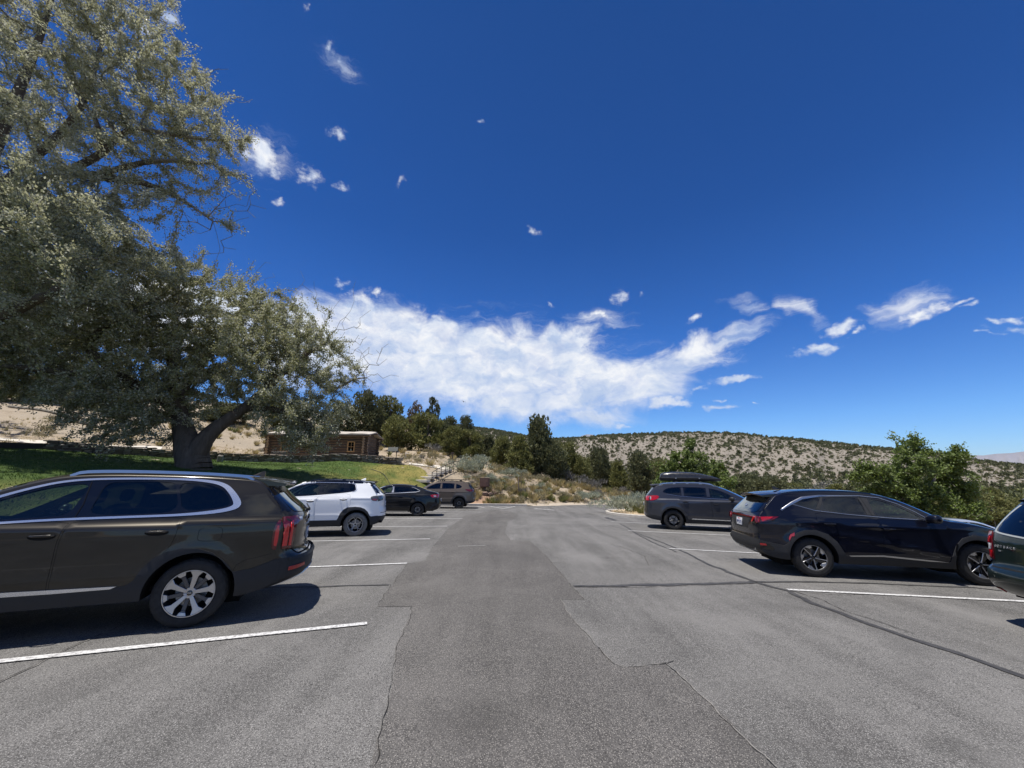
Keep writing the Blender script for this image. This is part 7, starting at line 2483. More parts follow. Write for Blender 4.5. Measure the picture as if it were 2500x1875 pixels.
def tuft_mesh(seed, n, h, spread, mat):
    rg = np.random.default_rng(seed)
    a = rg.uniform(0, 6.28, n); r0 = rg.uniform(0, spread * .35, n); tilt = rg.uniform(.05, .75, n)
    hh = h * rg.uniform(.5, 1.1, n)
    B = np.stack([np.cos(a) * r0, np.sin(a) * r0, np.zeros(n)], 1)
    D = np.stack([np.cos(a) * tilt, np.sin(a) * tilt, np.ones(n)], 1); D /= np.linalg.norm(D, axis=1)[:, None]
    T = B + D * hh[:, None]; T[:, 2] -= hh * tilt * .25
    S = np.stack([-np.sin(a), np.cos(a), np.zeros(n)], 1) * (.011 + .006 * rg.uniform(0, 1, n))[:, None]
    Mid = (B + T) / 2 + np.array([0, 0, 1]) * (hh * .08)[:, None]
    V = np.stack([B - S, B + S, Mid + S * .8, T, Mid - S * .8], 1).reshape(-1, 3)
    F = np.arange(5 * n, dtype=np.int32).reshape(-1, 5)
    return V, F, mat


def plant_protos():
    pr = {}
    pr['sagebrush'] = [mesh_np('foliage', *shrub_mesh(61 + i, 1900, 1.5, 1.0, .115, SAGE, lobes=11)[:2], SAGE) for i in range(3)]
    pr['dry_shrub'] = [mesh_np('foliage', *shrub_mesh(71 + i, 620, 1.3, .75, .13, OLIVESHRUB)[:2], OLIVESHRUB) for i in range(3)]
    pr['straw_tuft'] = [mesh_np('blades', *tuft_mesh(81 + i, 120, .62, .5, STRAW)[:2], STRAW) for i in range(3)]
    pr['green_tuft'] = [mesh_np('blades', *tuft_mesh(91 + i, 120, .8, .5, GREENGRASS)[:2], GREENGRASS) for i in range(2)]
    pr['dead_shrub'] = [mesh_np('twigs', *shrub_mesh(65 + i, 420, 1.5, 1.3, .26, NEEDLE_GREY, .7, .035)[:2], NEEDLE_GREY) for i in range(2)]
    return pr


def plant(pr, kind, x, y, s, label, group, h=None, v=None):
    rg = RNG
    me = pr[kind][int(rg.integers(0, len(pr[kind]))) if v is None else v]
    o = link_obj(kind, me)
    o.location = (x, y, gz(x, y) - .03)
    o.rotation_euler = (0, 0, rg.uniform(0, 6.28))
    o.scale = (s, s, s * (h or 1))
    tag(o, label, {'sagebrush': 'shrub', 'dry_shrub': 'shrub', 'dead_shrub': 'shrub', 'straw_tuft': 'grass tuft', 'green_tuft': 'grass tuft'}[kind], group)
    return o


def build_plants():
    pr = plant_protos()
    # the big sagebrush on the island and others one can point to
    named = [('sagebrush', 1502, 1238, 25.2, 1.15, 'large grey-green sagebrush on the island beside the grey SUV'), ('sagebrush', 1545, 1232, 25.8, 1.3, 'tall sagebrush at the back of the island'), ('sagebrush', 1575, 1240, 24.6, 1.05, 'sagebrush half hidden by the rear of the grey SUV'),
             ('sagebrush', 1150, 1170, 38, 1.7, 'tall silvery sagebrush beside the handrail on the bank'), ('sagebrush', 1135, 1190, 37, 1.2, 'pale sagebrush below the tall silvery one'), ('sagebrush', 1250, 1186, 38, .9, 'round blue-grey sagebrush uphill of the two posts'),
             ('sagebrush', 1420, 1222, 36.5, .95, 'sagebrush by the edge of the bending road'), ('sagebrush', 1462, 1220, 37.5, .9, 'sagebrush farther along the bending road'), ('dead_shrub', 1395, 1178, 42, 1.3, 'bare grey bush below the leafy pinyon'), ('dead_shrub', 1425, 1190, 41, 1.2, 'bare grey bush near the road bend'), ('dead_shrub', 1460, 1190, 41.5, 1.4, 'wide bare grey bush under the dark juniper'),
             ('dead_shrub', 1056, 1100, 44, 1.3, 'bare bluish bush on the sand above the lawn'), ('dry_shrub', 1334, 1195, 40, 1.0, 'dark olive shrub on the sandy bank below the tallest pinyon'), ('dry_shrub', 1355, 1200, 39.5, .7, 'small dark olive shrub beside a larger one on the bank'),
             ('dry_shrub', 1000, 1128, 37.5, 1.0, 'pale shrub growing at the end of the stone wall'), ('dry_shrub', 1018, 1130, 37.5, .8, 'shrub to the right of the stone wall end'), ('straw_tuft', 1050, 1140, 37, 1.3, 'tall straw clump beside the path to the steps'),
             ('dry_shrub', 115, 1048, 33, 1.3, 'low brown shrub on the sand above the stone wall at far left'), ('dry_shrub', 105, 1062, 31, 1.0, 'wide low shrub close to the stone wall'), ('dry_shrub', 150, 1022, 36, 1.2, 'flat grey shrub up the sandy hillside')]
    for kind, u, v, y, s, lab in named:
        q = at(u, v, y)
        plant(pr, kind, q[0], q[1], s, lab, None)
    rg = np.random.default_rng(55)
    # the bank beyond the road, the sand above the wall, the island and the ground past the right-hand stalls
    zones = [(-3.6, 9.5, 32.4, 36.6, 95), (-5.5, 12.5, 34.2, 43, 165), (-9, 14, 40, 50, 60), (-40, -6, 35, 56, 110), (6.6, 11, 22.4, 27.4, 26), (13, 30, 8, 34, 44)]
    cabin_c = np.array([-18.4, 39.5])
    for (xa, xb, ya, yb, n) in zones:
        c = 0; tr = 0
        while c < n and tr < n * 12:
            tr += 1
            x, y = rg.uniform(xa, xb), rg.uniform(ya, yb)
            d = poly_dist(np.array([[x, y]]), LOTP)[0]
            if d < (.45 if x < 2 else 1.1): continue
            if abs(x - cabin_c[0]) < 6.2 and abs(y - cabin_c[1]) < 3.6: continue
            if -9.5 < x < -4.2 and y < 37: continue
            edge = d < 2.2
            kind = rg.choice(['sagebrush', 'dry_shrub', 'straw_tuft', 'green_tuft', 'dead_shrub'], p=[.02, .10, .56, .30, .02] if edge else [.04, .22, .60, .10, .04])
            s = {'sagebrush': (.45, .9), 'dry_shrub': (.4, .9), 'straw_tuft': (.7, 1.3), 'green_tuft': (.7, 1.1), 'dead_shrub': (.5, .9)}[kind]
            lab = {'sagebrush': 'small grey sagebrush scattered over the dry ground', 'dry_shrub': 'small brownish shrub scattered over the dry ground', 'straw_tuft': 'straw-coloured grass clump on the dry ground', 'green_tuft': 'greenish tall grass clump on the dry ground', 'dead_shrub': 'small bare grey bush scattered over the dry ground'}[kind]
            plant(pr, kind, x, y, rg.uniform(*s), lab, {'sagebrush': 'small sagebrush', 'dry_shrub': 'small dry shrubs', 'straw_tuft': 'straw grass clumps', 'green_tuft': 'green grass clumps', 'dead_shrub': 'small bare bushes'}[kind])
            c += 1
    # stubble and seedlings nobody could count
    V, F, _ = tuft_mesh(101, 9, .24, .3, STRAW)
    n = 9500
    x = rg.uniform(-46, 34, n); y = rg.uniform(18, 60, n)
    P = np.stack([x, y], 1)
    d = poly_dist(P, LOTP); lw = poly_dist(P, LAWN)
    k = (d > .3) & (lw > .2) & (vnoise(x * .3, y * .3, 12) > .36) & ~((np.abs(x - cabin_c[0]) < 5.2) & (np.abs(y - cabin_c[1]) < 2.6))
    P = P[k]
    z = ground_h(P)
    pl = np.stack([P[:, 0], P[:, 1], z - .02, rg.uniform(.6, 1.6, len(P)), rg.uniform(.5, 1.5, len(P)), rg.uniform(0, 6.28, len(P))], 1)
    merged('dry_grass', V, F, pl, STRAW, 'thin dry grass on the sandy ground')
    # loose stones
    bm = bmesh.new(); bmesh.ops.create_icosphere(bm, subdivisions=1, radius=.5)
    for v in bm.verts:
        v.co *= 1 + .35 * (vnoise(np.array([v.co.x * 5]), np.array([v.co.y * 5 + v.co.z * 7]), 2)[0] - .5); v.co.z *= .6
    SV = np.array([tuple(v.co) for v in bm.verts]); SF = np.array([[w.index for w in f.verts] for f in bm.faces]); bm.free()
    n = 2600
    x = rg.uniform(-45, 32, n); y = rg.uniform(16, 58, n); P = np.stack([x, y], 1)
    k = (poly_dist(P, LOTP) > .25) & (poly_dist(P, LAWN) > .2)
    P = P[k]; z = ground_h(P)
    s = .05 + .22 * rg.uniform(0, 1, len(P)) ** 4
    pl = np.stack([P[:, 0], P[:, 1], z, s, s, rg.uniform(0, 6.28, len(P))], 1)
    merged('loose_stones', SV, SF, pl, M_('pale_stone', (.38, .33, .27), .9, var=.3, vscale=3), 'loose stones on the sandy ground')
# ------------------------------------------------------------------ lawn, wall, cabin and small things
WALL_L = [(-46, 22.6), (-41, 24.2), (-35, 26.2), (-30, 28.6), (-25, 31.2), (-21, 33.2), (-17, 34.6), (-13, 35.4), (-10.2, 35.8)]
LAWN = np.array([(-60, 12)] + WALL_L + [(-8.6, 36.0), (-7.6, 35.2), (-7.0, 33.6), (-7.2, 31.6), (-8.9, 29.8), (-9.0, 25), (-9.05, 20), (-9.05, 15), (-8.55, 9), (-8.8, 3), (-9.5, -8), (-9.6, -30), (-60, -30)], float)


def m_lawn(N, b, co):
    n1 = N.noise(co, .32, 5, .6); n2 = N.noise(co, 2.4, 6, .7); n3 = N.noise(co, 30, 3, .7)
    sp = N.n('ShaderNodeSeparateXYZ'); N.link(co, sp.inputs[0])
    c = N.mix(N.mapr(n2, .32, .68), (.042, .078, .016), (.085, .128, .030))
    c = N.mix(N.mapr(n3, .45, .7, 0, .5), c, (.032, .055, .012))
    dry = N.math('MULTIPLY', N.mapr(sp.outputs[0], -15, -9.5), N.mapr(n1, .36, .58))
    c = N.mix(N.math('MULTIPLY', dry, .85), c, (.34, .27, .085))
    N.link(c, b.inputs['Base Color'])
    b.inputs['Roughness'].default_value = .85; b.inputs['Specular IOR Level'].default_value = .15
    bp = N.n('ShaderNodeBump'); bp.inputs['Strength'].default_value = 1.0; bp.inputs['Distance'].default_value = .05
    N.link(N.math('ADD', n3, n2), bp.inputs['Height']); N.link(bp.outputs[0], b.inputs['Normal'])


def build_lawn():
    V2, T, _ = cdt_region(chaikin(LAWN, True, 1), [], .9)
    V = np.column_stack([V2, ground_h(V2) + .035])
    o = obj_np('lawn', V, np.ascontiguousarray(T), M_node('mown_lawn', m_lawn), smooth=True)
    tag(o, kind='structure')
    rg = np.random.default_rng(44)
    n = 150000
    x = rg.uniform(-42, -7, n); y = rg.uniform(6, 36.5, n); P = np.stack([x, y], 1)
    k = pip(P, LAWN) & (rg.uniform(0, 1, n) < np.clip(1.1 - np.abs(y - 26) / 40, .3, 1))
    P = P[k]; m = len(P)
    z = ground_h(P) + .03
    a = rg.uniform(0, 6.28, m); h = rg.uniform(.035, .085, m); w = .016
    B = np.column_stack([P, z])
    S = np.stack([np.cos(a), np.sin(a), np.zeros(m)], 1) * w
    tip = B + np.stack([rg.normal(0, .03, m), rg.normal(0, .03, m), h], 1)
    dry = (np.clip((P[:, 0] + 15) / 5.5, 0, 1) * np.clip((vnoise(P[:, 0] * .5, P[:, 1] * .5, 3) - .3) / .3, 0, 1)) > rg.uniform(0, 1, m) * 1.2
    VV = np.stack([B - S, B + S, tip], 1)
    for nm, sel, mt in (('lawn_grass', ~dry, M_leaf('lawn_blade', [(.045, .085, .015), (.075, .12, .022), (.12, .16, .04)], None, trans=.3)), ('dry_lawn_grass', dry, M_leaf('dry_lawn_blade', [(.30, .25, .08), (.38, .31, .11), (.22, .22, .06)], None, trans=.3))):
        v = VV[sel].reshape(-1, 3)
        g = obj_np(nm, v, np.arange(len(v), dtype=np.int32).reshape(-1, 3), mt)
        tag(g, kind='stuff', label='short grass blades on the sloping lawn' if nm == 'lawn_grass' else 'yellowed grass on the sunny end of the lawn')


def stone_mesh(seed):
    rg = np.random.default_rng(seed)
    bm = bmesh.new(); bmesh.ops.create_cube(bm, size=1.0)
    bmesh.ops.bevel(bm, geom=bm.edges[:], offset=.12, segments=1, affect='EDGES')
    for v in bm.verts:
        v.co += Vector(rg.normal(0, .035, 3))
    me = bpy.data.meshes.new('stone'); bm.to_mesh(me); bm.free()
    return me


def build_wall():
    P = resample(np.array(WALL_L, float), .25)
    d = np.gradient(P, axis=0); d /= np.linalg.norm(d, axis=1)[:, None]
    s = np.concatenate([[0], np.cumsum(np.linalg.norm(np.diff(P, axis=0), axis=1))])
    zg = ground_h(P)
    root = empty('stone_wall', (P[len(P) // 2][0], P[len(P) // 2][1], zg[len(P) // 2]))
    tag(root, 'low dry-stone wall of flat brown stones along the top of the lawn', 'stone wall')
    off = np.array(root.location)
    mats = [M_('wall_stone_a', (.135, .105, .082), .9, var=.3, vscale=5), M_('wall_stone_b', (.20, .165, .135), .9, var=.3, vscale=5), M_('wall_stone_c', (.27, .24, .205), .9, var=.25, vscale=5)]
    mes = []
    for i in range(9):
        me = stone_mesh(200 + i); me.materials.append(mats[i % 3]); mes.append(me)
    # dark core, so that joints are recessed
    V, F = [], []
    n = np.stack([-d[:, 1], d[:, 0]], 1)
    for i in range(len(P)):
        for o, z in ((-.13, -.15), (-.13, .42), (.13, .42), (.13, -.15)):
            V.append((P[i, 0] + n[i, 0] * o - off[0], P[i, 1] + n[i, 1] * o - off[1], zg[i] + z - off[2]))
    for i in range(len(P) - 1):
        for k in range(3):
            F.append((i * 4 + k, i * 4 + k + 1, i * 4 + 5 + k, i * 4 + 4 + k))
    mb = MB(); mb.add(V, F); mb.build('core', M_('wall_core', (.05, .042, .035), .95), root)
    rg = np.random.default_rng(33)
    smax = s[-1]
    items = []
    z = .0; course = 0
    while z < .48:
        h = rg.uniform(.085, .13)
        q = 14.0 + rg.uniform(0, .3)
        while q < smax:
            ln = rg.uniform(.28, .62)
            items.append((q + ln / 2, z, ln, h))
            q += ln + .015
        z += h + .012; course += 1
    cap = []
    q = 14.0
    while q < smax:
        ln = rg.uniform(.5, .95); cap.append((q + ln / 2, z, ln, .07)); q += ln + .01
    items += cap
    rng_far = sorted(items, key=lambda t: -t[0])
    parts = rng_far[:292]; rest = rng_far[292:]
    mb = MB()
    for j, (q, z0, ln, h) in enumerate(rng_far):
        x = np.interp(q, s, P[:, 0]); y = np.interp(q, s, P[:, 1]); zz = np.interp(q, s, zg)
        dx = np.interp(q, s, d[:, 0]); dy = np.interp(q, s, d[:, 1])
        rz = math.atan2(dy, dx) + rg.normal(0, .03)
        dep = .40 + rg.normal(0, .025) + (.06 if h == .07 else 0)
        if j < 292:
            o = link_obj('stone', mes[int(rg.integers(0, 9))], root)
            o.location = (x - off[0], y - off[1], zz + z0 + h / 2 - .02 - off[2]); o.rotation_euler = (rg.normal(0, .03), rg.normal(0, .03), rz); o.scale = (ln, dep, h)
        else:
            mb.box((x - off[0], y - off[1], zz + z0 + h / 2 - .02 - off[2]), (ln, dep, h), rz, m=int(rg.integers(0, 3)), bev=.015)
    o = mb.build('stones', mats, root)
    o['kind'] = 'stuff'


def build_cabin():
    ang = R(4)
    cx, cy = -19.0, 39.6
    W_, D_ = 8.9, 4.0
    z0 = gz(cx, cy - 1.6) + .10
    root = empty('log_cabin', (cx, cy, z0), None, ang)
    tag(root, 'small log cabin with a pale roof behind the stone wall', 'cabin')
    logm = [M_node('aged_log', lambda N, b, co: (N.link(N.mix(N.mapr(N.noise(N.mapping(co, scale=(.5, 6, 6)), 3, 6, .7), .3, .7), (.062, .042, .030), (.165, .118, .082)), b.inputs['Base Color']), setattr(b.inputs['Roughness'], 'default_value', .85)))]
    endm = M_node('log_end', lambda N, b, co: (N.link(N.mix(N.mapr(N.noise(co, 8, 5, .6), .3, .7), (.20, .14, .09), (.38, .29, .19)), b.inputs['Base Color']), setattr(b.inputs['Roughness'], 'default_value', .9)))
    chink = M_('chinking', (.22, .18, .14), .95, var=.2)
    nlog = 8; dia = .255
    rg = np.random.default_rng(12)
    wins = [(-W_ / 2 + 1.55, 1.0, .75, .80), (W_ / 2 - 1.20, 1.05, .62, .88)]     # x, z centre, width, height
    door = None

    def log(p, q, r, name='log'):
        mb = MB()
        p = np.array(p); q = np.array(q)
        n = 6
        pts = [tuple(p + (q - p) * i / n + np.array([0, rg.normal(0, .006), rg.normal(0, .006)])) for i in range(n + 1)]
        rr = [r * rg.uniform(.95, 1.05) for _ in range(n + 1)]
        mb.tube(pts, rr, 12, 0, False)
        k = len(mb.V)
        mb.add([mb.V[i] for i in range(12)], [tuple(range(11, -1, -1))], 1)
        mb.add([mb.V[n * 12 + i] for i in range(12)], [tuple(range(12))], 1)
        return mb.build(name, [logm[0], endm], root, smooth=True, sharp=40)
    for i in range(nlog):
        z = dia * (i + .5)
        r = dia * .5
        for y in (-D_ / 2, D_ / 2):
            segs = [(-W_ / 2 - .32 - rg.uniform(0, .12), W_ / 2 + .32 + rg.uniform(0, .12))]
            if y < 0:
                for (wx, wz, ww, wh) in wins:
                    if wz - wh / 2 - .1 < z < wz + wh / 2 + .1:
                        ns = []
                        for a, b in segs:
                            if a < wx < b:
                                ns += [(a, wx - ww / 2 - .06), (wx + ww / 2 + .06, b)]
                            else: ns.append((a, b))
                        segs = ns
            for a, b in segs:
                log((a, y, z), (b, y, z), r)
        for x in (-W_ / 2, W_ / 2):
            log((x, -D_ / 2 - .30 - rg.uniform(0, .12), z + dia * .5), (x, D_ / 2 + .3, z + dia * .5), r)
    for y in (-D_ / 2 + .06, D_ / 2 - .06):
        pass
    mb = MB()
    for x0, x1, zz0, zz1 in ((-W_ / 2, wins[0][0] - wins[0][2] / 2 - .03, 0, 2.1), (wins[0][0] + wins[0][2] / 2 + .03, wins[1][0] - wins[1][2] / 2 - .03, 0, 2.1), (wins[1][0] + wins[1][2] / 2 + .03, W_ / 2, 0, 2.1)):
        mb.box(((x0 + x1) / 2, -D_ / 2 + .02, 1.02), (x1 - x0, .10, 2.04))
    for (wx, wz, ww, wh) in wins:
        mb.box((wx, -D_ / 2 + .02, (wz - wh / 2) / 2), (ww + .06, .10, wz - wh / 2))
        mb.box((wx, -D_ / 2 + .02, (wz + wh / 2 + 2.1) / 2), (ww + .06, .10, 2.1 - wz - wh / 2))
    mb.box((0, D_ / 2 - .02, 1.02), (W_, .10, 2.04))
    for x in (-W_ / 2, W_ / 2):
        mb.box((x, 0, 1.15), (.10, D_ - .1, 2.2))
    mb.build('chinking', chink, root)
    tan = M_('window_wood', (.42, .27, .13), .7, var=.2)
    gl = M_glass('cabin_glass', (.10, .13, .17), (.12, .14, .16), .03)
    for (wx, wz, ww, wh) in wins:
        mb = MB()
        y = -D_ / 2 - .08
        for sx in (-1, 1):
            mb.box((wx + sx * ww / 2, y, wz), (.09, .16, wh + .14))
        mb.box((wx, y, wz + wh / 2 + .02), (ww - .09, .16, .10)); mb.box((wx, y - .02, wz - wh / 2 - .02), (ww - .09, .20, .10))
        w = mb.build('window', tan, root)
        mb = MB()
        mb.box((wx, y + .02, wz), (.035, .05, wh - .06)); mb.box((wx - ww * 0, y + .021, wz), (ww - .1, .045, .04))
        mb.build('glazing_bar', tan, w)
        for a in (-1, 1):
            for b_ in (-1, 1):
                mb = MB(); mb.box((wx + a * ww / 4, y + .05, wz + b_ * wh / 4), (ww / 2 - .07, .008, wh / 2 - .07)); mb.build('pane', gl, w)
    # low gabled earth roof with pale weathered boards
    rm = M_node('pale_roof', lambda N, b, co: (N.link(N.mix(N.mapr(N.noise(co, 2.2, 6, .7), .32, .68), (.50, .46, .40), (.33, .29, .24)), b.inputs['Base Color']), setattr(b.inputs['Roughness'], 'default_value', .9)))
    zr = dia * nlog + .10
    ov, oe = .55, .55
    V, F = [], []
    nx = 18
    for i in range(nx + 1):
        x = -W_ / 2 - oe + (W_ + 2 * oe) * i / nx
        sag = .03 * math.sin(i * 1.3) + .02 * math.sin(i * 3.1)
        for (y, z) in ((-D_ / 2 - ov, 0.0), (-D_ / 2 - ov, .13), (-D_ / 4, .36), (0, .56), (D_ / 4, .36), (D_ / 2 + ov, .13), (D_ / 2 + ov, 0), (0, .40)):
            V.append((x, y, zr + z + sag * (z > .1)))
    for i in range(nx):
        for k in range(8):
            j = (k + 1) % 8
            F.append((i * 8 + k, i * 8 + j, i * 8 + 8 + j, i * 8 + 8 + k))
    F += [tuple(range(8)), tuple(nx * 8 + k for k in range(7, -1, -1))]
    mb = MB(); mb.add(V, F); roof = mb.build('roof', rm, root)
    for y in (-D_ / 2 - .42, 0.0, D_ / 2 + .42):
        mb = MB(); zz = zr - .07 if y else zr + .30
        mb.tube([(-W_ / 2 - .7, y, zz), (W_ / 2 + .7, y, zz)], .10, 10); mb.build('purlin', logm[0], roof, smooth=True, sharp=40)
    for x in (-W_ / 2, W_ / 2):
        mb = MB()
        mb.add([(x - .08, -D_ / 2 + .1, zr - .05), (x - .08, D_ / 2 - .1, zr - .05), (x - .08, 0, zr + .36), (x + .08, -D_ / 2 + .1, zr - .05), (x + .08, D_ / 2 - .1, zr - .05), (x + .08, 0, zr + .36)], [(0, 1, 2), (5, 4, 3), (0, 2, 5, 3), (2, 1, 4, 5), (1, 0, 3, 4)])
        mb.build('gable', logm[0], root)
    mb = MB(); mb.box((0, 0, -.12), (W_ + .5, D_ + .5, .30)); mb.build('footing', mats_stone(), root)


def mats_stone():
    return M_('footing_stone', (.24, .20, .165), .9, var=.3, vscale=4)


def build_small():
    rust = M_('brown_steel', (.16, .085, .060), .55, var=.2, vscale=6)
    brownpaint = M_('brown_paint', (.075, .050, .035), .6, var=.15)
    wood = M_('weathered_post', (.13, .10, .075), .85, var=.3, vscale=9)
    steel = M_('dark_steel', (.045, .035, .028), .55, metal=.3, var=.2)
    # handrail by the steps at the end of the lawn
    c0 = np.array([-6.75, 33.4]); c1 = np.array([-5.15, 37.2])
    root = empty('handrail', (c0[0], c0[1], gz(*c0)))
    tag(root, 'dark metal handrail climbing beside the steps at the lawn end', 'handrail')
    pts = []
    for t in np.linspace(0, 1, 7):
        x, y = c0 + (c1 - c0) * t
        z = gz(x, y)
        pts.append((x - c0[0], y - c0[1], z - root.location.z))
    mb = MB(); mb.tube([(p[0], p[1], p[2] + .95) for p in pts], .028, 8); mb.tube([(p[0], p[1], p[2] + .52) for p in pts], .02, 8); mb.build('rail', steel, root, smooth=True, sharp=50)
    for p in pts:
        mb = MB(); mb.tube([(p[0], p[1], p[2] - .2), (p[0], p[1], p[2] + .95)], .026, 8); mb.build('post', steel, root, smooth=True, sharp=50)
    # stone steps and the pale path they lead to
    st = empty('steps', (c0[0] - .9, c0[1], gz(c0[0] - .9, c0[1])))
    tag(st, 'short flight of pale stone steps below the handrail', 'steps')
    for i in range(6):
        t = i / 6
        x, y = c0 + (c1 - c0) * t + np.array([-.85, .05])
        z = gz(x, y)
        mb = MB(); mb.box((x - st.location.x, y - st.location.y, z + .02 - st.location.z), (1.35, .52, .22), math.atan2(c1[1] - c0[1], c1[0] - c0[0]) - math.pi / 2, bev=.02)
        mb.build('step', CONC, st)
    path = np.array([(-6.0, 37.4), (-7.2, 37.2), (-8.4, 36.9), (-9.6, 36.7)])
    def path_strip(name, pts, w, mat):
        Q = resample(chaikin(np.array(pts, float), False, 2), .4)
        d = np.gradient(Q, axis=0); d /= np.linalg.norm(d, axis=1)[:, None]; n = np.stack([-d[:, 1], d[:, 0]], 1)
        rows = [Q + n * o for o in (-w / 2, 0, w / 2)]
        V = np.vstack([np.column_stack([q, ground_h(q) + .05 + (.02 if k == 1 else 0)]) for k, q in enumerate(rows)])
        k = len(Q); F = []
        for r_ in range(2):
            for i in range(k - 1):
                F.append((r_ * k + i, r_ * k + i + 1, (r_ + 1) * k + i + 1, (r_ + 1) * k + i))
        mb = MB(); mb.add(V, F); o = mb.build(name, mat, None, smooth=True)
        if sum(p.normal.z for p in o.data.polygons) < 0: o.data.flip_normals()
        tag(o, kind='structure')
    path_strip('path', path, 1.0, CONC)
    path_strip('path', [(-39.5, 27.0), (-37, 29.5), (-34, 32.2), (-31, 34.5)], 1.3, CONC)
    path_strip('path', [(-30, 33.2), (-26, 35.6), (-22.5, 36.4), (-19, 36.6), (-13, 37.0), (-10, 37.0)], 1.4, M_('trodden_path', (.40, .32, .22), .95, var=.2, vscale=2))
    path_strip('road_shoulder', [(.6, 32.6), (1.4, 32.5), (2.8, 33.1), (5.1, 35.1), (8.5, 36.6), (12, 36.8), (18, 35.6), (22.6, 33.2)], 1.0, M_('shoulder_dirt', (.36, .305, .235), .95, var=.2, vscale=3))
    # red gravel pad between kerb and box
    padp = chaikin(np.array([(-5.5, 31.9), (-3.6, 31.85), (-1.9, 32.15), (.3, 32.3), (.2, 33.1), (-1.5, 33.6), (-3.6, 33.4), (-5.4, 33.0)], float), True, 2)
    V2, T, _ = cdt_region(padp, [], .5)
    o = obj_np('gravel_pad', np.column_stack([V2, np.maximum(ground_h(V2), lot_z(V2[:, 0], V2[:, 1])) + .06]), [tuple(t) for t in T], REDDIRT)
    tag(o, kind='structure')
    pad2 = chaikin(np.array([(7.2, 22.2), (6.5, 23.3), (6.1, 24.7), (6.4, 26.0), (7.3, 27), (9.2, 27.6), (10, 25), (10.6, 21)], float), True, 2)
    V2, T, _ = cdt_region(pad2, [], .5)
    o = obj_np('island_ground', np.column_stack([V2, lot_z(V2[:, 0], V2[:, 1]) + .10 + .05 * vnoise(V2[:, 0], V2[:, 1], 3)]), [tuple(t) for t in T], M_node('island_dirt', lambda N, b, co: (N.link(N.ramp(N.noise(co, 2.2, 6, .7), [(.3, (.34, .20, .12)), (.5, (.42, .33, .21)), (.7, (.50, .42, .28))]), b.inputs['Base Color']), setattr(b.inputs['Roughness'], 'default_value', .95))), smooth=True)
    tag(o, kind='structure')
    # brown steel box on a stone base
    q = at(1183, 1222, 34.2)
    bx = empty('steel_box', (q[0], q[1], gz(q[0], q[1])), None, R(-6))
    tag(bx, 'rusty brown steel box on a pedestal among stones beyond the taupe SUV', 'box')
    mb = MB(); mb.box((0, 0, .74), (.78, .5, .74), bev=.02); mb.build('cabinet', rust, bx)
    mb = MB(); mb.box((0, -.265, .74), (.66, .02, .62), bev=.006); d = mb.build('door', rust, bx)
    mb = MB(); mb.box((.22, -.285, .72), (.04, .02, .12)); mb.build('handle', steel, d)
    mb = MB(); mb.box((0, 0, 1.125), (.84, .56, .03), bev=.008); mb.build('lid', rust, bx)
    mb = MB(); mb.box((0, 0, .2), (.22, .2, .45)); mb.build('pedestal', steel, bx)
    rg = np.random.default_rng(9)
    smes = [stone_mesh(300 + i) for i in range(4)]
    for m_ in smes: m_.materials.append(M_('base_rock', (.23, .16, .12), .9, var=.35, vscale=4))
    spots = [(-.75, -.25, .5), (-.42, -.42, .42), (.05, -.46, .46), (.5, -.40, .40), (.85, -.15, .5), (-1.1, -.1, .34), (-.6, .2, .5), (.75, .25, .42), (1.3, -.3, .3), (1.6, -.2, .24)]
    for i, (dx, dy, s) in enumerate(spots):
        o = link_obj('rock', smes[i % 4])
        x, y = q[0] + dx, q[1] + dy
        o.location = (x, y, gz(x, y) + s * .22); o.rotation_euler = (rg.normal(0, .2), rg.normal(0, .2), rg.uniform(0, 6)); o.scale = (s, s * .8, s * .6)
        tag(o, 'reddish rock piled around the foot of the steel box', 'rock', 'rocks round the steel box')
    # two posts at the road bend
    for (u, v, y, h, r, lab) in ((1266, 1223, 34.6, 1.45, .055, 'dark wooden post, the shorter of the two at the road bend'), (1272.5, 1222, 35.0, 1.75, .03, 'thin taller post standing behind the dark wooden post')):
        q = at(u, v, y)
        mb = MB(); z = gz(q[0], q[1])
        mb.tube([(0, 0, -.3), (0, 0, h - .02), (.0, 0, h)], [r, r * .95, r * .7], 10)
        o = mb.build('post', wood, None, smooth=True, sharp=50); o.location = (q[0], q[1], z)
        tag(o, lab, 'post')
    # interpretive sign on two legs by the cabin
    q = at(958, 1117, 38.2)
    s = empty('sign_panel', (q[0], q[1], gz(q[0], q[1])), None, R(8))
    tag(s, 'dark sign panel on two legs to the right of the cabin', 'sign')
    mb = MB(); mb.box((0, 0, 0), (.95, .62, .05), bev=.01, mat=Matrix.Translation((0, 0, .95)) @ Matrix.Rotation(R(42), 4, 'X')); mb.build('panel', M_('sign_face', (.05, .055, .05), .8, var=.3, vscale=6), s)
    for x in (-.36, .36):
        mb = MB(); mb.box((x, .0, .40), (.07, .07, 1.0)); mb.build('leg', steel, s)
    # low name board left of the cabin
    q = at(680, 1112, 36.2)
    s = empty('name_board', (q[0], q[1], gz(q[0], q[1])), None, R(10))
    tag(s, 'small dark board on one post to the left of the cabin', 'sign')
    mb = MB(); mb.box((0, -.04, .62), (1.25, .05, .26), bev=.01); b_ = mb.build('board', M_('board_face', (.045, .05, .055), .5), s)
    me = text_mesh('RHODES CABIN', .13, .003); me.materials.append(M_('board_letters', (.45, .44, .40), .6)); t = link_obj('lettering', me, b_); t.location = (0, -.068, .62); t.rotation_euler = (R(90), 0, 0)
    mb = MB(); mb.box((0, .02, .25), (.10, .08, .75)); mb.build('post', steel, s)
    # small sign on a post on the sand, right of the lawn
    q = at(1104, 1131, 40)
    s = empty('trail_marker', (q[0], q[1], gz(q[0], q[1])), None, 0)
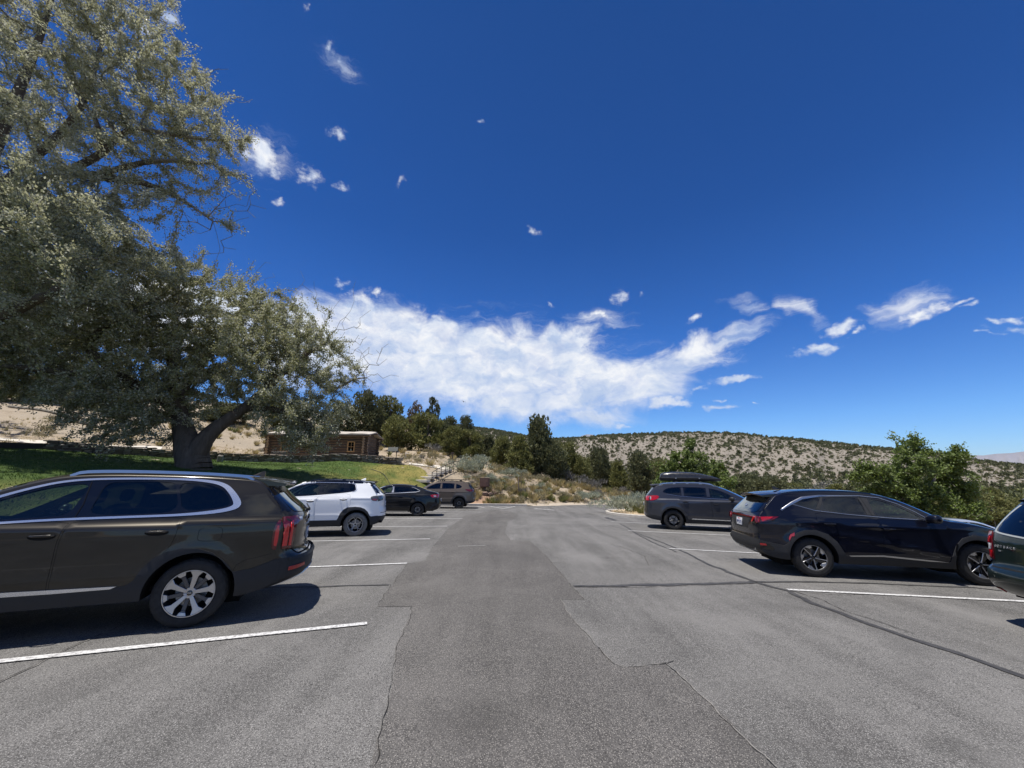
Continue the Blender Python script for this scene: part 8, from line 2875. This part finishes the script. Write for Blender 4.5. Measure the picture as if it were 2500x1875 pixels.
    tag(s, 'slim brown trail marker on the sand below the pinyons', 'sign')
    mb = MB(); mb.box((0, 0, .5), (.09, .09, 1.25)); mb.build('post', wood, s)
    mb = MB(); mb.box((0, -.06, 1.05), (.30, .03, .20)); mb.build('plaque', brownpaint, s)
    # back of a give-way sign beyond the wagon
    q = at(2429, 1277, 44)
    s = empty('road_sign', (q[0], q[1], gz(q[0], q[1])), None, R(-50))
    tag(s, 'back of a triangular road sign on a thin post past the leafy tree', 'sign')
    z1 = 2.35
    mb = MB(); mb.tube([(0, 0, -.2), (.04, 0, z1)], .035, 8); mb.build('post', M_('galvanised', (.26, .25, .23), .6, metal=.4), s)
    w = .42
    mb = MB(); mb.add([(-w, .05, z1), (w, .05, z1), (0, .05, z1 - .75), (-w, .062, z1), (w, .062, z1), (0, .062, z1 - .75)], [(0, 2, 1), (3, 4, 5), (0, 1, 4, 3), (1, 2, 5, 4), (2, 0, 3, 5)])
    mb.build('plate', M_('sign_back', (.09, .085, .08), .6), s)
    # garden hose lying on the lawn
    rg = np.random.default_rng(2)
    pl = [at(u, 1145, y)[:2] for u, y in ((905, 33.5), (930, 33.2), (945, 32.5), (955, 31.6), (963, 30.6), (972, 29.9), (978, 29.3), (977, 28.8), (970, 28.6), (960, 28.9))]
    Q = resample(chaikin(np.array(pl), False, 3), .2)
    z = ground_h(Q) + .075
    mb = MB(); mb.tube(np.column_stack([Q, z]), .022, 6); o = mb.build('garden_hose', M_('hose', (.02, .03, .012), .5), None, smooth=True)
    tag(o, 'dark hose lying in a loop on the sunny end of the lawn', 'hose')
    # pale boulder on the sand, fallen logs on the hillside
    q = at(994, 1110, 40)
    o = link_obj('boulder', stone_mesh(401)); o.data.materials.append(M_('pale_boulder', (.55, .50, .44), .9, var=.2, vscale=3))
    o.location = (q[0], q[1], gz(q[0], q[1]) + .2); o.scale = (.42, .35, .48); o.rotation_euler = (.1, .2, .4)
    tag(o, 'pale upright boulder on the sand right of the cabin', 'rock')
    q = at(542, 1092, 30)
    o = link_obj('boulder', stone_mesh(402)); o.data.materials.append(M_('grey_boulder', (.22, .20, .18), .9, var=.3, vscale=3))
    o.location = (q[0], q[1], gz(q[0], q[1]) + .2); o.scale = (.35, .3, .75); o.rotation_euler = (0, .05, .4)
    tag(o, 'grey standing stone just right of the cottonwood trunk', 'rock')
    for (u0, v0, u1, v1, y, lab) in ((20, 1001, 165, 1020, 40, 'long grey log lying on the sandy hillside at far left'), (190, 1024, 250, 1030, 38, 'short grey log on the hillside behind the cottonwood leaves')):
        a = at(u0, v0, y)[:2]; b_ = at(u1, v1, y)[:2]
        Q = np.linspace(a, b_, 8)
        z = ground_h(Q) + .12
        mb = MB(); mb.tube(np.column_stack([Q, z]), [.15, .15, .14, .14, .13, .13, .12, .11], 9); o = mb.build('fallen_log', BARK_GREY, None, smooth=True, sharp=40)
        tag(o, lab, 'log')
    # a bird far up against the cloud
    q = at(1132, 981, 60)
    mb = MB(); mb.add([(-.55, 0, .0), (-.2, .08, .10), (0, .12, .02), (.2, .08, .10), (.55, 0, .0), (.2, -.10, .08), (0, -.2, 0), (-.2, -.10, .08), (0, .25, -.02), (0, 0, -.08)], [(0, 1, 7), (1, 2, 6, 7), (2, 3, 5, 6), (3, 4, 5), (2, 8, 9), (6, 9, 8), (1, 9, 7), (3, 5, 9)])
    o = mb.build('bird', M_('dark_feather', (.03, .028, .025), .8), None); o.location = tuple(q); o.rotation_euler = (0, R(18), R(30))
    tag(o, 'small dark bird gliding in front of the white cloud', 'bird')


build_lawn()
build_wall()
build_cabin()
suv_bronze()
suv_black()
suv_white()
sedan('parked_sedan', (-5.05, 21.81, -172), PAINT_BLACK, 'black four-door sedan parked between the white SUV and the taupe SUV', 'sedan')
suv_taupe()
suv_grey()
wagon_green()
sedan('parked_sedan', (20.0, 19.7, -14), PAINT_SILVER, 'pale blue car glimpsed beyond the bonnet of the black SUV', 'sedan2', gz(22.5, 19.3))
build_small()
cottonwood_a()
cottonwood_b()
maple('leafy bright green tree behind the bonnet of the black SUV', [(2240, 1095, 38), (2222, 1135, 52), (2150, 1165, 50), (2112, 1150, 32), (2300, 1150, 44), (2338, 1115, 30), (2335, 1185, 52), (2200, 1205, 66), (2280, 1225, 60), (2355, 1228, 42), (2392, 1252, 26), (2135, 1215, 44), (2165, 1245, 40), (2090, 1170, 24), (2232, 1072, 14), (2205, 1090, 12), (2345, 1100, 16)], 24.5, (2240, 1290), 51, .125, 80, 58)
maple('leafy bright green tree behind the cargo box', [(1684, 1086, 20), (1690, 1078, 10), (1665, 1122, 34), (1702, 1132, 42), (1640, 1150, 38), (1745, 1150, 38), (1690, 1172, 50), (1772, 1178, 30), (1615, 1178, 30), (1735, 1190, 40), (1650, 1195, 40)], 33, (1690, 1235), 52, .15, 60, 52)
protos()
for (u, v, y, wpx, kind, var, lab) in TREES:
    q = at(u, v, y)
    g = gz(q[0], q[1])
    conifer(q[0], y, max(1.5, q[2] - g) / .97, wpx * y / 939.0 * 1.06, kind, var, lab, 'pinyons and junipers on the slope')
build_woodland()
build_hill_scrub()
build_plants()
